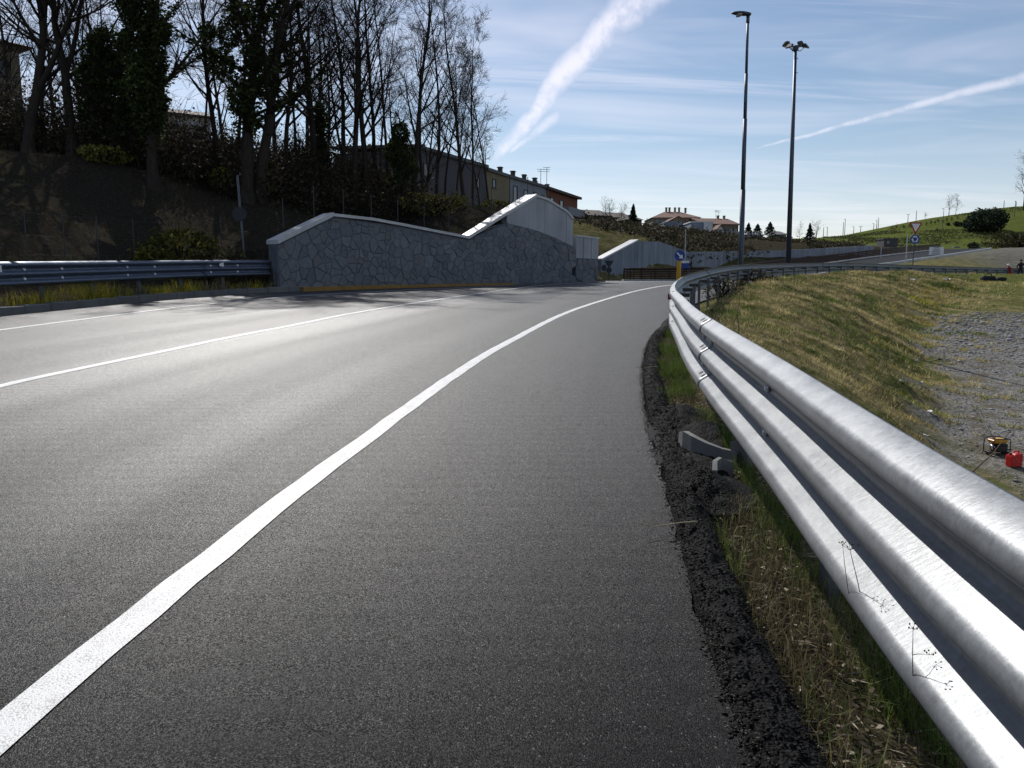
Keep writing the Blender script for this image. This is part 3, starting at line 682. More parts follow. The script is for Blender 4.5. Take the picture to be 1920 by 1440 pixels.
# ------------------------------------------------------------------ kerbs on the far side
def stone_run(name, s0, s1, step, size, off, mat, dz, parent, taper=None):
    me = MB().bbox((0, 0, 0), size, 0.02).mesh(name, mat)
    N2 = normals2(KB); s = s0; k = 0
    while s < s1:
        x = np.interp(s + step / 2, KB_S, KB[:, 0]); y = np.interp(s + step / 2, KB_S, KB[:, 1])
        nx = np.interp(s + step / 2, KB_S, N2[:, 0]); ny = np.interp(s + step / 2, KB_S, N2[:, 1])
        o = link(name, me, parent, (x + nx * off, y + ny * off, float(zr(y)) + dz + random.uniform(-.006, .006)), (0, 0, math.atan2(nx, -ny) + math.pi / 2 + math.pi / 2 + random.uniform(-.008, .008)))
        o.rotation_euler = (random.uniform(-.01, .01), 0, math.atan2(ny, nx) + math.pi / 2 + random.uniform(-.008, .008))
        if taper: o.scale.z = taper((s - s0) / (s1 - s0))
        s += step; k += 1
s_wall = float(WALL_S[0])
kerb = tag(empty('kerb', (-12.2, 14, 0.3)), 'grey concrete kerb in front of the weeds under the far guardrail', 'kerb', kind='structure')
kerb.location = (0, 0, 0)
stone_run('kerb_stone', kb_s_at(-12.2, 8), s_wall + 1.2, 1.0, (0.985, 0.16, 0.42), -0.03, M['kerb'], 0.0, kerb)
s_y0 = kb_hit(560)[1]; s_y1 = kb_hit(952)[1]
ykerb = tag(empty('kerb'), 'low ochre yellow kerb along the foot of the stone wall', 'kerb', kind='structure')
stone_run('kerb_stone', s_y0, s_y1, 1.0, (0.99, 0.30, 0.36), 0.12, M['kerb_yellow'], 0.0, ykerb, lambda f: 1.0 - 0.55 * f)

# ------------------------------------------------------------------ stone retaining wall
KN = normals2(KB)
def wall_pt(s, z, off):
    """point on the wall: arc length, height, distance towards the road"""
    x = np.interp(s, KB_S, KB[:, 0]); y = np.interp(s, KB_S, KB[:, 1]); nx = np.interp(s, KB_S, KN[:, 0]); ny = np.interp(s, KB_S, KN[:, 1])
    k = math.hypot(nx, ny)
    return (x + nx / k * off, y + ny / k * off, z)
STONE_UV = [(521, 460), (630, 408), (760, 427), (885, 450), (954, 418.5), (1008, 432), (1041, 444.6), (1079, 462)]
ST_S, ST_Z = [], []
for u, v in STONE_UV:
    p, s = kb_hit(u); ST_S.append(s); ST_Z.append(at(u, v, p[1]).z)
ST_S = np.array(ST_S); ST_Z = np.array(ST_Z)
st2 = (at(1083, 484, p2a[1]).z, at(1127, 486, p2b[1]).z)
FACE = -0.04                                                   # wall face just behind the kerb line
def stone_top(s):
    if s >= WALL2_S0: return st2[0] + (st2[1] - st2[0]) * (s - WALL2_S0) / (WALL2_S1 - WALL2_S0)
    return float(np.interp(s, ST_S, ST_Z))
def wall_top(s):
    if s >= WALL2_S0: return WALL2_Z[0] + (WALL2_Z[1] - WALL2_Z[0]) * (s - WALL2_S0) / (WALL2_S1 - WALL2_S0)
    return float(np.interp(s, WALL_S, WALL_Z))
def slab(name, s0, s1, zlo, zhi, front, back, mat, parent, step=0.35):
    """curved slab along the wall line"""
    n = max(int((s1 - s0) / step), 1); ss = np.linspace(s0, s1, n + 1); vs = []; fs = []
    for s in ss:
        for (z, o) in ((zlo(s), front), (zhi(s), front), (zhi(s), back), (zlo(s), back)): vs.append(wall_pt(s, z, o))
    for i in range(n):
        for j in range(4): fs.append((i * 4 + j, i * 4 + (j + 1) % 4, i * 4 + 4 + (j + 1) % 4, i * 4 + 4 + j))
    fs += [(3, 2, 1, 0), (n * 4, n * 4 + 1, n * 4 + 2, n * 4 + 3)]
    mb = MB(); mb.add(vs, fs); return mb.build(name, mat, parent)
def zbase(s): return float(zr(np.interp(s, KB_S, KB[:, 1])))
wall = tag(empty('retaining_wall'), 'long rubble stone retaining wall with sloping pale coping and concrete upper panels', 'wall')
slab('wall_core', WALL_S[0], WALL_S[-1], lambda s: zbase(s) - 0.4, lambda s: min(wall_top(s) - 0.02, stone_top(s) + 0.04), FACE, FACE - 0.55, M['mortar'], wall)
slab('wall_core', WALL2_S0 + 0.02, WALL2_S1, lambda s: zbase(s) - 0.4, lambda s: stone_top(s), FACE - 0.02, FACE - 0.55, M['mortar'], wall)
def voronoi_stones():
    r = random.Random(3); sites = []; S0, S1 = WALL_S[0] + 0.05, WALL2_S1
    row = 0; z = -0.2
    zmin = zbase(S0) - 0.2
    cells = {}
    j = 0; zz = zmin
    while zz < 7.5:
        i = 0; s = S0 - 0.5
        while s < S1 + 0.5:
            q_ = r.random()
            if q_ > 0.22: sites.append((s + r.uniform(-.20, .20) + (0.20 if j % 2 else 0), zz + r.uniform(-.16, .16)))
            if q_ > 0.80: sites.append((s + r.uniform(-.3, .3), zz + r.uniform(-.22, .22)))
            s += 0.41 * r.uniform(0.65, 1.35); i += 1
        zz += 0.36; j += 1
    sites = np.array(sites); out = []
    def clip(poly, nx, ny, d):
        res = []
        for a, b in zip(poly, poly[1:] + poly[:1]):
            da = a[0] * nx + a[1] * ny - d; db = b[0] * nx + b[1] * ny - d
            if da <= 0: res.append(a)
            if da * db < 0:
                t = da / (da - db); res.append((a[0] + (b[0] - a[0]) * t, a[1] + (b[1] - a[1]) * t))
        return res
    for k, (sx, sz) in enumerate(sites):
        if sx < S0 - .3 or sx > S1 + .3 or sz < zbase(sx) - 0.25 or sz > stone_top(min(max(sx, S0), S1)) + 0.2: continue
        e1, e2 = r.uniform(.34, .6), r.uniform(.30, .5); poly = [(sx - e1, sz - e2), (sx + e1, sz - e2), (sx + e1, sz + e2), (sx - e1, sz + e2)]
        d2 = ((sites - (sx, sz)) ** 2).sum(1); gap = r.uniform(.004, .011)
        for m in np.argsort(d2)[1:16]:
            ox, oz = sites[m]; L = math.hypot(ox - sx, oz - sz); nx, nz = (ox - sx) / L, (oz - sz) / L
            poly = clip(poly, nx, nz, sx * nx + sz * nz + L / 2 - gap)
            if len(poly) < 3: break
        c = min(max(sx, S0), S1)
        for e in (-0.25, 0.25):
            if c < WALL2_S0 <= c + e or c + e < WALL2_S0 <= c: continue
            a = stone_top(c); bz = stone_top(c + e); sl = (bz - a) / e
            L = math.hypot(sl, 1); poly = clip(poly, -sl / L, 1 / L, (a - sl * c) / L - 0.02) if len(poly) >= 3 else poly
        if len(poly) >= 3: poly = clip(poly, 0, -1, -(zbase(c) - 0.05))
        if len(poly) >= 3: poly = clip(poly, -1, 0, -S0)
        if len(poly) >= 3: poly = clip(poly, 1, 0, S1 - 0.02)
        if len(poly) >= 3:
            for lim in (WALL2_S0,):
                poly = clip(poly, 1, 0, lim - 0.01) if sx < lim else clip(poly, -1, 0, -(lim + 0.01))
                if len(poly) < 3: break
        if len(poly) < 3: continue
        ar = 0.5 * abs(sum(a[0] * b[1] - b[0] * a[1] for a, b in zip(poly, poly[1:] + poly[:1])))
        if ar < 0.012: continue
        out.append((ar, poly))
    return out
def build_stones():
    cells = voronoi_stones(); cells.sort(key=lambda c: -c[0]); r = random.Random(9)
    rest = MB()
    for k, (ar, poly) in enumerate(cells):
        n = len(poly); cs = sum(p[0] for p in poly) / n; cz = sum(p[1] for p in poly) / n; pr = r.uniform(.022, .055)
        rings = []
        for sh, o in ((1.0, -0.01), (0.985, pr * .65), (0.86, pr)):
            rings.append([wall_pt(cs + (p[0] - cs) * sh, cz + (p[1] - cz) * sh, FACE + o + (r.uniform(-.006, .006) if o == pr else 0)) for p in poly])
        c = wall_pt(cs, cz, FACE + pr * 1.08)
        vs = [q for ring in rings for q in ring] + [c]; fs = []
        for a in range(2):
            for i in range(n): fs.append((a * n + i, a * n + (i + 1) % n, a * n + n + (i + 1) % n, a * n + n + i))
        for i in range(n): fs.append((2 * n + i, 2 * n + (i + 1) % n, 3 * n))
        if k < 298:
            o0 = Vector(c); mb = MB(); mb.add([Vector(q) - o0 for q in vs], fs); mb.build('stone', M['stone'], wall, loc=o0)
        else: rest.add(vs, fs)
    if rest.v: o = rest.build('small_stones', M['stone'], wall); o['kind'] = 'stuff'
build_stones()
# concrete panels above the stonework
PS = [954, 1025, 1063, 1079.5]
for a, b in zip(PS[:-1], PS[1:]):
    slab('concrete_panel', kb_hit(a)[1] + 0.012, kb_hit(b)[1] - 0.012, lambda s: min(stone_top(s) + 0.005, wall_top(s) - .03), lambda s: wall_top(s) - 0.01, FACE + 0.025, FACE - 0.45, M['concrete'], wall, 0.15)
for f0, f1 in ((0.0, 0.31), (0.31, 0.66), (0.66, 1.0)):
    L2 = WALL2_S1 - WALL2_S0
    slab('concrete_panel', WALL2_S0 + 0.02 + L2 * f0 + .01, WALL2_S0 + L2 * f1 - .01, lambda s: stone_top(s) + 0.005, lambda s: wall_top(s) - 0.01, FACE + 0.02, FACE - 0.45, M['concrete'], wall, 0.2)
# coping, one piece for each straight run
CW = (FACE + 0.10, FACE - 0.62)
kinks = [WALL_S[0] + 0.02, WALL_S[1], WALL_S[4], WALL_S[6], WALL_S[-1]]
for a, b in zip(kinks[:-1], kinks[1:]):
    bright = (b - a) and (a in (kinks[0], kinks[2]))
    slab('coping', a + 0.005, b - 0.005, lambda s: wall_top(max(s, WALL_S[0])) - 0.015, lambda s: wall_top(max(s, WALL_S[0])) + (0.15 if bright else 0.11), CW[0], CW[1] - (0.10 if bright else 0), M['concrete_pale'], wall, 0.25)
slab('coping', WALL2_S0 + 0.03, WALL2_S1 + 0.03, lambda s: wall_top(min(s, WALL2_S1)) - 0.01, lambda s: wall_top(min(s, WALL2_S1)) + 0.08, CW[0] - .03, CW[1], M['concrete_pale'], wall)

# ------------------------------------------------------------------ guardrails
PROF = [(0.010, 0.0)]                            # triple wave beam: (depth towards the road, height below the top)
for c in (0.068, 0.253, 0.438):
    for dlt, p in ((-.084, .001), (-.074, .0045), (-.066, .013), (-.034, .066), (-.025, .0765), (-.012, .0828), (.010, .0835), (.023, .077), (.032, .066), (.066, .013), (.074, .0045), (.084, .001)):
        if 0.004 < c + dlt < 0.502: PROF.append((p, c + dlt))
PROF.append((0.010, 0.506))
def beam_mesh(name, P, S, ztop, side, s0, s1, mat, hscale=1.0, lap=0.002, step=0.15, seed=0.0):
    """one length of beam swept along the path; side -1 = waves face left of travel"""
    n = max(int((s1 - s0) / step), 2); ss = np.linspace(s0, s1, n + 1); N2 = normals2(P); k = len(PROF)
    arc = np.concatenate([[0], np.cumsum([math.hypot(PROF[i + 1][0] - PROF[i][0], PROF[i + 1][1] - PROF[i][1]) for i in range(k - 1)])])
    V = []; A = []
    px = np.interp(ss, S, P[:, 0]); py = np.interp(ss, S, P[:, 1]); nx = np.interp(ss, S, N2[:, 0]); ny = np.interp(ss, S, N2[:, 1])
    for layer, th in ((0, 0.0), (1, -0.004)):
        for i in range(n + 1):
            # the last third of a metre rides over the next beam
            ex = lap * sm(s0 + 0.34, s0 + 0.30, ss[i]); zt = ztop(ss[i])
            dent = (hash_noise(np.array([ss[i] * 1.3]), np.array([seed]), 21)[0] - 0.5) * 0.006
            for (p, h), a in zip(PROF, arc):
                o = (p + ex + th + dent) * side
                V.append((px[i] + nx[i] * o, py[i] + ny[i] * o, zt - h * hscale + (0.001 if th else 0))); A.append((ss[i], a, seed))
    I = np.arange(2 * (n + 1) * k).reshape(2, n + 1, k)
    f = I[0]; b = I[1]; q = lambda a, b_, c, d: np.stack([a, b_, c, d], -1).reshape(-1, 4)
    Q = [q(f[:-1, :-1], f[1:, :-1], f[1:, 1:], f[:-1, 1:]), q(b[:-1, 1:], b[1:, 1:], b[1:, :-1], b[:-1, :-1]),
         q(f[:-1, 0], b[:-1, 0], b[1:, 0], f[1:, 0]), q(f[1:, -1], b[1:, -1], b[:-1, -1], f[:-1, -1]),
         q(f[0, :-1], f[0, 1:], b[0, 1:], b[0, :-1]), q(f[-1, 1:], f[-1, :-1], b[-1, :-1], b[-1, 1:])]
    me = np_mesh(name, np.array(V), quads=np.concatenate(Q), mats=[mat], smooth=True)
    set_attr(me, 'rail', np.array(A)); return me
def frame_at(P, S, s):
    N2 = normals2(P); x = np.interp(s, S, P[:, 0]); y = np.interp(s, S, P[:, 1]); n = Vector((np.interp(s, S, N2[:, 0]), np.interp(s, S, N2[:, 1]), 0)).normalized()
    return Vector((x, y, 0)), n, Vector((-n.y, n.x, 0))
def oval(mb, c, ax, bx, nrm, a, b, n=12, th=0.001):
    vs = [Vector(c) + Vector(nrm) * th + Vector(ax) * a * math.cos(2 * math.pi * j / n) + Vector(bx) * b * math.sin(2 * math.pi * j / n) for j in range(n)]
    vs += [Vector(c) - Vector(nrm) * 0.002 + Vector(ax) * a * math.cos(2 * math.pi * j / n) + Vector(bx) * b * math.sin(2 * math.pi * j / n) for j in range(n)]
    mb.add(vs, [tuple(range(n))] + [(j, j + n, (j + 1) % n + n, (j + 1) % n) for j in range(n)])
def rail_zt(s):
    y = np.interp(s, RAIL_S, RAIL[:, 1])
    return float(zr(y)) + 0.95 + 0.02 * (y > 0) * 0 + 0.16 * float(sm(14, 30, np.array(y)))
near_rail = tag(empty('guardrail'), 'bright galvanized triple wave guardrail curving along the right edge of the road', 'guardrail')
s_joint0 = float(nearest(RAIL, RAIL_S, np.array([1.36]), np.array([5.25]))[1][0])
joints = [s_joint0 + 4.5 * k for k in range(-3, 40) if -1.0 < s_joint0 + 4.5 * k < RAIL_S[-1]]
edges = [0.0] + [j for j in joints if j > 0.5] + [RAIL_S[-1]]
for i, (a, b) in enumerate(zip(edges[:-1], edges[1:])):
    y = np.interp(a, RAIL_S, RAIL[:, 1])
    beam = link('beam', beam_mesh('beam', RAIL, RAIL_S, rail_zt, -1, a - (0.16 if i else 0), b + 0.16, M['galv'], step=0.10 if y < 14 else 0.4, seed=i * 3.7), near_rail)
    if y > 45: continue
    for k, cz in enumerate((0.020, 0.205, 0.390)):             # dark ovals laid on each wave at the lap, slot shade put into colour
        for ds in (-0.07, 0.06):
            mb = MB(); o, n, t = frame_at(RAIL, RAIL_S, a + ds)
            nr = (-n * 0.52 + Vector((0, 0, 0.85))).normalized(); side = t.cross(nr).normalized()
            c = o - n * 0.043 + Vector((0, 0, rail_zt(a + ds) - cz)) + nr * 0.007
            oval(mb, c, side, t, nr, 0.019, 0.010, 14, 0.001)
            if i: mb.build('slot', M['slot'], beam)
    for k, hz in enumerate((0.156, 0.350)):                     # bolts in the valleys
        for ds in (0.0, 2.25):
            o, n, t = frame_at(RAIL, RAIL_S, min(a + ds + 0.28, RAIL_S[-1]))
            mb = MB(); c = o - n * 0.008 + Vector((0, 0, rail_zt(a + ds + 0.28) - hz))
            mb.disc(c, 0.020, 0.014, -n, 14, 0.016); mb.disc(c - n * 0.008, 0.012, 0.008, -n, 10); mb.build('bolt', M['bolt'], beam, True)
s = 0.4
while s < RAIL_S[-1]:
    o, n, t = frame_at(RAIL, RAIL_S, s); zt = rail_zt(s); zb = ground(o.x + n.x * 0.22, o.y + n.y * 0.22) - 0.35
    mb = MB(); R3 = Matrix((t, n, Vector((0, 0, 1)))).transposed()
    for cx, cy, sx, sy in ((0, 0.22, 0.10, 0.006), (-0.047, 0.245, 0.006, 0.05), (0.047, 0.245, 0.006, 0.05)):
        mb.box(o + t * cx + n * cy + Vector((0, 0, (zt - 0.19 + zb) / 2)), (sx, sy, zt - 0.19 - zb), M=R3)
    mb.build('post', M['galv_post'], near_rail)
    mb = MB(); mb.box(o + n * 0.105 + Vector((0, 0, zt - 0.24)), (0.10, 0.21, 0.012), M=R3); mb.box(o + n * 0.105 + t * 0.045 + Vector((0, 0, zt - 0.27)), (0.008, 0.21, 0.07), M=R3)
    mb.build('spacer', M['galv_post'], near_rail); s += 2.25
for uu, yy in ((1258, 11.3), (0, 24.0), (0, 36.0)):              # red reflectors in the upper valley
    s = float(np.interp(yy, RAIL[:, 1], RAIL_S)); o, n, t = frame_at(RAIL, RAIL_S, s); c = o - n * 0.05 + Vector((0, 0, rail_zt(s) - 0.156))
    mb = MB(); a = c - n * 0.055; b2 = c + n * 0.045
    vs = [a + Vector((0, 0, .045)), a + Vector((0, 0, -.045)), b2 + Vector((0, 0, -.035)), b2 + Vector((0, 0, .035))]
    mb.add(vs + [v + t * 0.012 for v in vs], [(0, 1, 2, 3), (7, 6, 5, 4), (0, 4, 5, 1), (2, 6, 7, 3), (1, 5, 6, 2), (0, 3, 7, 4)])
    mb.build('reflector', M['sign_red'], near_rail)

# far side rail
off = 0.50
LR = KB[:, :2] - KN * off
sel = (KB[:, 1] > -12) & (KB_S < kb_hit(548)[1]); LR = LR[sel]
LR_S = np.concatenate([[0], np.cumsum(np.linalg.norm(np.diff(LR, axis=0), axis=1))])
def lrail_zt(s):
    y = np.interp(s, LR_S, LR[:, 1]); return float(np.interp(y, (-10, 18.4, 31), (1.0, 1.775, 2.14)))
far_rail = tag(empty('guardrail'), 'dark shaded guardrail on the left verge ending at the stone wall', 'guardrail')
edges = list(np.arange(0, LR_S[-1] - 1, 4.5)) + [LR_S[-1]]
for i, (a, b) in enumerate(zip(edges[:-1], edges[1:])):
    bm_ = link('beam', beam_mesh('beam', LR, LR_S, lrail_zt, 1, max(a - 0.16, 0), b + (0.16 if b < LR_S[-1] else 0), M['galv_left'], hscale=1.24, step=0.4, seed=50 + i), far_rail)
    o, n, t = frame_at(LR, LR_S, a + 0.4)
    for hz in (0.156, 0.350):
        for ds in (0.35, 1.75):
            o, n, t = frame_at(LR, LR_S, min(a + ds, LR_S[-1])); mb = MB(); mb.disc(o + n * 0.012 + Vector((0, 0, lrail_zt(a + ds) - hz * 1.24)), 0.045, 0.012, n + Vector((0, 0, 0.35)), 12); mb.build('bolt', M['sign_white'], bm_)
s = 1.2
while s < LR_S[-1]:
    o, n, t = frame_at(LR, LR_S, s); zt = lrail_zt(s); zb = float(zr(o.y)) - 0.3; R3 = Matrix((t, n, Vector((0, 0, 1)))).transposed()
    mb = MB(); mb.box(o - n * 0.22 + Vector((0, 0, (zt - .05 + zb) / 2)), (0.12, 0.07, zt - .05 - zb), M=R3); mb.build('post', M['galv_post'], far_rail)
    mb = MB(); mb.box(o - n * 0.09 + Vector((0, 0, zt - 0.3)), (0.10, 0.18, 0.25), M=R3); mb.build('spacer', M['galv_post'], far_rail); s += 2.25
for yy in (18.9, 29.3):
    s = float(np.interp(yy, LR[:, 1], LR_S)); o, n, t = frame_at(LR, LR_S, s); c = o + n * 0.06 + Vector((0, 0, lrail_zt(s) - 0.17))
    mb = MB(); mb.add([c + n * .06 + Vector((0, 0, .09)), c + n * .06 + Vector((0, 0, -.09)), c + n * -.03 + t * .02 - Vector((0, 0, .07)), c + n * -.03 + t * .02 + Vector((0, 0, .07)), c - t * .16 + Vector((0, 0, .05)), c - t * .16 - Vector((0, 0, .05))],
                      [(0, 1, 2, 3), (0, 4, 5, 1), (0, 3, 4), (1, 5, 2), (3, 2, 5, 4)]); mb.build('reflector', M['sign_white'], far_rail)

# ------------------------------------------------------------------ ragged bitumen kerb, drain pieces, verge weeds
RE_PTS = [(0.50, -2), (0.55, 0), (0.64, 1.8), (0.72, 2.75), (0.90, 4.3), (1.13, 6.3), (1.55, 9.06), (2.22, 12.5), (3.0, 15.5), (3.95, 18.9), (5.5, 23.2)]
RE, RE_S = spline(RE_PTS, 0.03); REN = normals2(RE)
def re_pt(s, w):
    return (np.interp(s, RE_S, RE[:, 0]) + np.interp(s, RE_S, REN[:, 0]) * w, np.interp(s, RE_S, RE[:, 1]) + np.interp(s, RE_S, REN[:, 1]) * w)
def hump_h(s, w):
    y = np.interp(s, RE_S, RE[:, 1])
    c = 0.105 + (hash_noise(s * 1.1, s * 0, 31) - 0.5) * 0.05
    a = (0.055 + (hash_noise(s * 1.6, s * 0, 32) - 0.5) * 0.045) * (1 - sm(4.25, 4.6, y) * sm(6.6, 6.2, y)) * sm(22, 19, y)
    h = a * np.clip(1 - ((w - c) / 0.105) ** 2, 0, 1) ** 0.6
    def mound(y0, w0, ry, rw, hh): return hh * np.exp(-((y - y0) / ry) ** 2 - ((w - w0) / rw) ** 2) * sm(-.02, .09, w)
    h = np.maximum(h, mound(4.42, 0.20, 0.24, 0.17, 0.13)); h = np.maximum(h, mound(6.45, 0.27, 0.34, 0.20, 0.12)); h = np.maximum(h, mound(6.0, 0.42, 0.3, 0.15, 0.08))
    apron = (sm(4.2, 4.7, y) * sm(6.9, 6.3, y)) * sm(0.0, 0.10, w) * sm(0.45, 0.34, w) * 0.022
    h = np.maximum(h, apron)
    rough = (hash_noise(s * 17, w * 17, 35) - 0.5) * 0.026 + (hash_noise(s * 45, w * 45, 36) - 0.5) * 0.024
    edge = (hash_noise(s * 14, w * 14, 37) - 0.45) * 0.02
    return np.where(h > 0.004, h + rough * np.clip(h / 0.03, 0, 1) + edge * np.clip(h / 0.03, 0, 1), -0.05)
def build_hump():
    S = np.concatenate([np.arange(1.6, 9.5, 0.022), np.arange(9.5, RE_S[-1], 0.06)]); W = np.arange(-0.30, 0.56, 0.02)
    SS, WW = np.meshgrid(S, W, indexing='ij'); x, y = re_pt(SS.ravel(), WW.ravel())
    V = np.stack([x, y, zr(y) + hump_h(SS.ravel(), WW.ravel()) - 0.004], 1); I = np.arange(len(V)).reshape(SS.shape)
    Q = np.stack([I[:-1, :-1], I[:-1, 1:], I[1:, 1:], I[1:, :-1]], -1).reshape(-1, 4)
    keep = (V[Q][:, :, 2] - zr(V[Q][:, :, 1])).max(1) > -0.03
    tag(link('bitumen_kerb', np_mesh('bitumen_kerb', V, quads=Q[keep], mats=[M['bitumen']], smooth=False)), 'lumpy black bitumen kerb along the edge of the asphalt under the guardrail', 'kerb', kind='structure')
build_hump()

ICO = None
def rock_cloud(name, P, size, mat, parent=None, flat=0.6, seed=1):
    """many small octahedral stones in one mesh"""
    r = np.random.default_rng(seed); n = len(P)
    b = np.array([(1, 0, 0), (0, 1, 0), (-1, 0, 0), (0, -1, 0), (0, 0, 1), (0, 0, -1), (.7, .7, .45), (-.7, .7, .45), (-.7, -.7, .45), (.7, -.7, .45)], float)
    T = np.array([(0, 6, 9), (1, 7, 6), (2, 8, 7), (3, 9, 8), (4, 6, 7), (4, 7, 8), (4, 8, 9), (4, 9, 6), (0, 1, 6), (1, 2, 7), (2, 3, 8), (3, 0, 9), (5, 1, 0), (5, 2, 1), (5, 3, 2), (5, 0, 3)])
    v = b[None] * (1 + r.uniform(-.3, .3, (n, 10, 1))) * np.stack([r.uniform(.6, 1.3, n), r.uniform(.6, 1.3, n), r.uniform(.4, 1, n) * flat], 1)[:, None, :]
    a = r.uniform(0, 6.28, n); ca, sa = np.cos(a)[:, None], np.sin(a)[:, None]
    v = np.stack([v[..., 0] * ca - v[..., 1] * sa, v[..., 0] * sa + v[..., 1] * ca, v[..., 2]], -1) * np.asarray(size)[:, None, None] * 0.5 + P[:, None, :]
    t = (T[None] + (np.arange(n) * 10)[:, None, None]).reshape(-1, 3)
    return link(name, np_mesh(name, v.reshape(-1, 3), tris=t, mats=[mat]), parent)
r = np.random.default_rng(5); n = 13000
S_ = r.uniform(1.6, 16, n) ** 1.0; W_ = np.concatenate([r.normal(0.005, 0.020, n // 5), r.uniform(0.0, 0.235, n - n // 5)])
x, y = re_pt(S_, W_); z = zr(y) + np.maximum(hump_h(S_, W_), 0) + 0.001
tag(rock_cloud('loose_chippings', np.stack([x, y, z], 1), r.uniform(0.004, 0.016, n), M['bitumen'], seed=2), 'loose black chippings strewn along the asphalt edge', 'chippings', kind='stuff')

r = np.random.default_rng(6); n = 5200; S_ = r.uniform(1.6, 15, n); W_ = r.normal(0.0, 0.022, n) + (hash_noise(S_ * 2.3, S_ * 0, 38) - .5) * .05; x, y = re_pt(S_, W_)
tag(rock_cloud('edge_grit', np.stack([x, y, zr(y) + np.maximum(hump_h(S_, W_), 0) + .001], 1), r.uniform(.003, .010, n), M['grit'], seed=4), 'dusty brown grit along the seam between asphalt and bitumen kerb', 'grit', kind='stuff')
def broken_tarmac():
    r = np.random.default_rng(15); A = np.linspace(0, 2 * np.pi, 90, endpoint=False); rings = np.linspace(0, 1, 14); P = []
    edge = 1 + .35 * (hash_noise(np.cos(A) * 2 + 5, np.sin(A) * 2 + 5, 16) - .5) + .30 * (hash_noise(A * 14, A * 0, 17) - .5)
    for k in rings: P.append(np.stack([5.55 + np.cos(A) * 1.05 * k * edge, 0.18 + np.sin(A) * 0.20 * k * edge], 1))
    P = np.concatenate(P); sI = np.interp(P[:, 0], RE[:, 1], RE_S); x, y = re_pt(sI, P[:, 1]); kk = np.repeat(rings, 90)
    z = zr(y) + .010 * (1 - kk ** 3) + (hash_noise(x * 42, y * 42, 18) - .5) * .020 * (kk < .95) + (hash_noise(x * 9, y * 9, 19) - .5) * .012 * (kk < .8) + .001
    I = np.arange(14 * 90).reshape(14, 90); Q = np.stack([I[:-1], np.roll(I[:-1], -1, 1), np.roll(I[1:], -1, 1), I[1:]], -1).reshape(-1, 4)[:, ::-1]
    tag(link('broken_tarmac', np_mesh('broken_tarmac', np.stack([x, y, z], 1), quads=Q, mats=[M['crumbled']])), 'crumbled bulge of dark tarmac spreading from the drain pieces onto the road', 'broken tarmac', kind='structure')
broken_tarmac()
def drain_piece(name, pts, hs, th, label, lean=0.0):
    """broken piece of a concrete drain: a bent slab standing on edge"""
    mb = MB(); n = len(pts); vs = []; fs = []
    for i, (p, h) in enumerate(zip(pts, hs)):
        a = Vector(pts[max(i - 1, 0)]); b = Vector(pts[min(i + 1, n - 1)]); t = (b - a).normalized(); nn = Vector((-t.y, t.x))
        z0 = float(zr(p[1])) - 0.06
        for (o, z) in ((-th / 2, z0), (th / 2, z0), (th * .42 + lean * h, z0 + h + .06), (-th * .42 + lean * h, z0 + h + .06)): vs.append((p[0] + nn.x * o, p[1] + nn.y * o, z))
    for i in range(n - 1):
        for j in range(4): fs.append((i * 4 + j, i * 4 + (j + 1) % 4, i * 4 + 4 + (j + 1) % 4, i * 4 + 4 + j))
    fs += [(3, 2, 1, 0), (n * 4 - 4, n * 4 - 3, n * 4 - 2, n * 4 - 1)]
    mb.add(vs, fs); return tag(mb.build(name, M['kerb']), label, 'drain channel', 'broken concrete drain pieces')
drain_piece('drain_channel', [(1.235, 5.50), (1.235, 5.38), (1.27, 5.27), (1.34, 5.18), (1.43, 5.12), (1.52, 5.09)], [.10, .135, .125, .10, .075, .06], 0.05, 'largest broken curved concrete drain piece standing in black bitumen by the rail')
drain_piece('drain_channel', [(1.26, 4.66), (1.285, 4.76), (1.335, 4.82), (1.42, 4.83)], [.05, .085, .09, .06], 0.035, 'thin hooked concrete rim in front of the curved drain piece')
drain_piece('drain_channel', [(1.50, 5.16), (1.56, 5.12), (1.59, 5.02)], [.11, .13, .10], 0.045, 'small square concrete stub beside the rail behind the drain')

def blades(name, x, y, z, h, w, col, lean=0.5, seed=0, seg=2, mat=None):
    """grass as thin bent strips, one mesh"""
    r = np.random.default_rng(seed); n = len(x); a = r.uniform(0, 2 * np.pi, n); la = r.uniform(0, 2 * np.pi, n); ln = r.uniform(0.1, 1.0, n) * lean
    ax = np.stack([np.cos(a), np.sin(a), np.zeros(n)], 1) * (w / 2)[:, None]; ld = np.stack([np.cos(la), np.sin(la), np.zeros(n)], 1)
    base = np.stack([x, y, z], 1)
    if seg == 1:
        tip = base + ld * (h * ln)[:, None] + np.array([0, 0, 1.0]) * (h * (1 - .3 * ln))[:, None]
        V = np.stack([base - ax, base + ax, tip], 1).reshape(-1, 3); T = np.arange(3 * n).reshape(-1, 3); Q = None; k = 3
    else:
        mid = base + ld * (h * ln * .3)[:, None] + np.array([0, 0, 1.0]) * (h * .55)[:, None]
        tip = base + ld * (h * ln)[:, None] + np.array([0, 0, 1.0]) * (h * (1 - .45 * ln))[:, None]
        V = np.stack([base - ax, base + ax, mid + ax * .8, mid - ax * .8, tip], 1).reshape(-1, 3); i = np.arange(n)[:, None] * 5
        Q = i + np.array([0, 1, 2, 3]); T = i + np.array([3, 2, 4]); k = 5
    me = np_mesh(name, V, quads=Q, tris=T, mats=[mat or M['blade']]); set_attr(me, 'tint', np.repeat(col, k, axis=0)); return link(name, me)
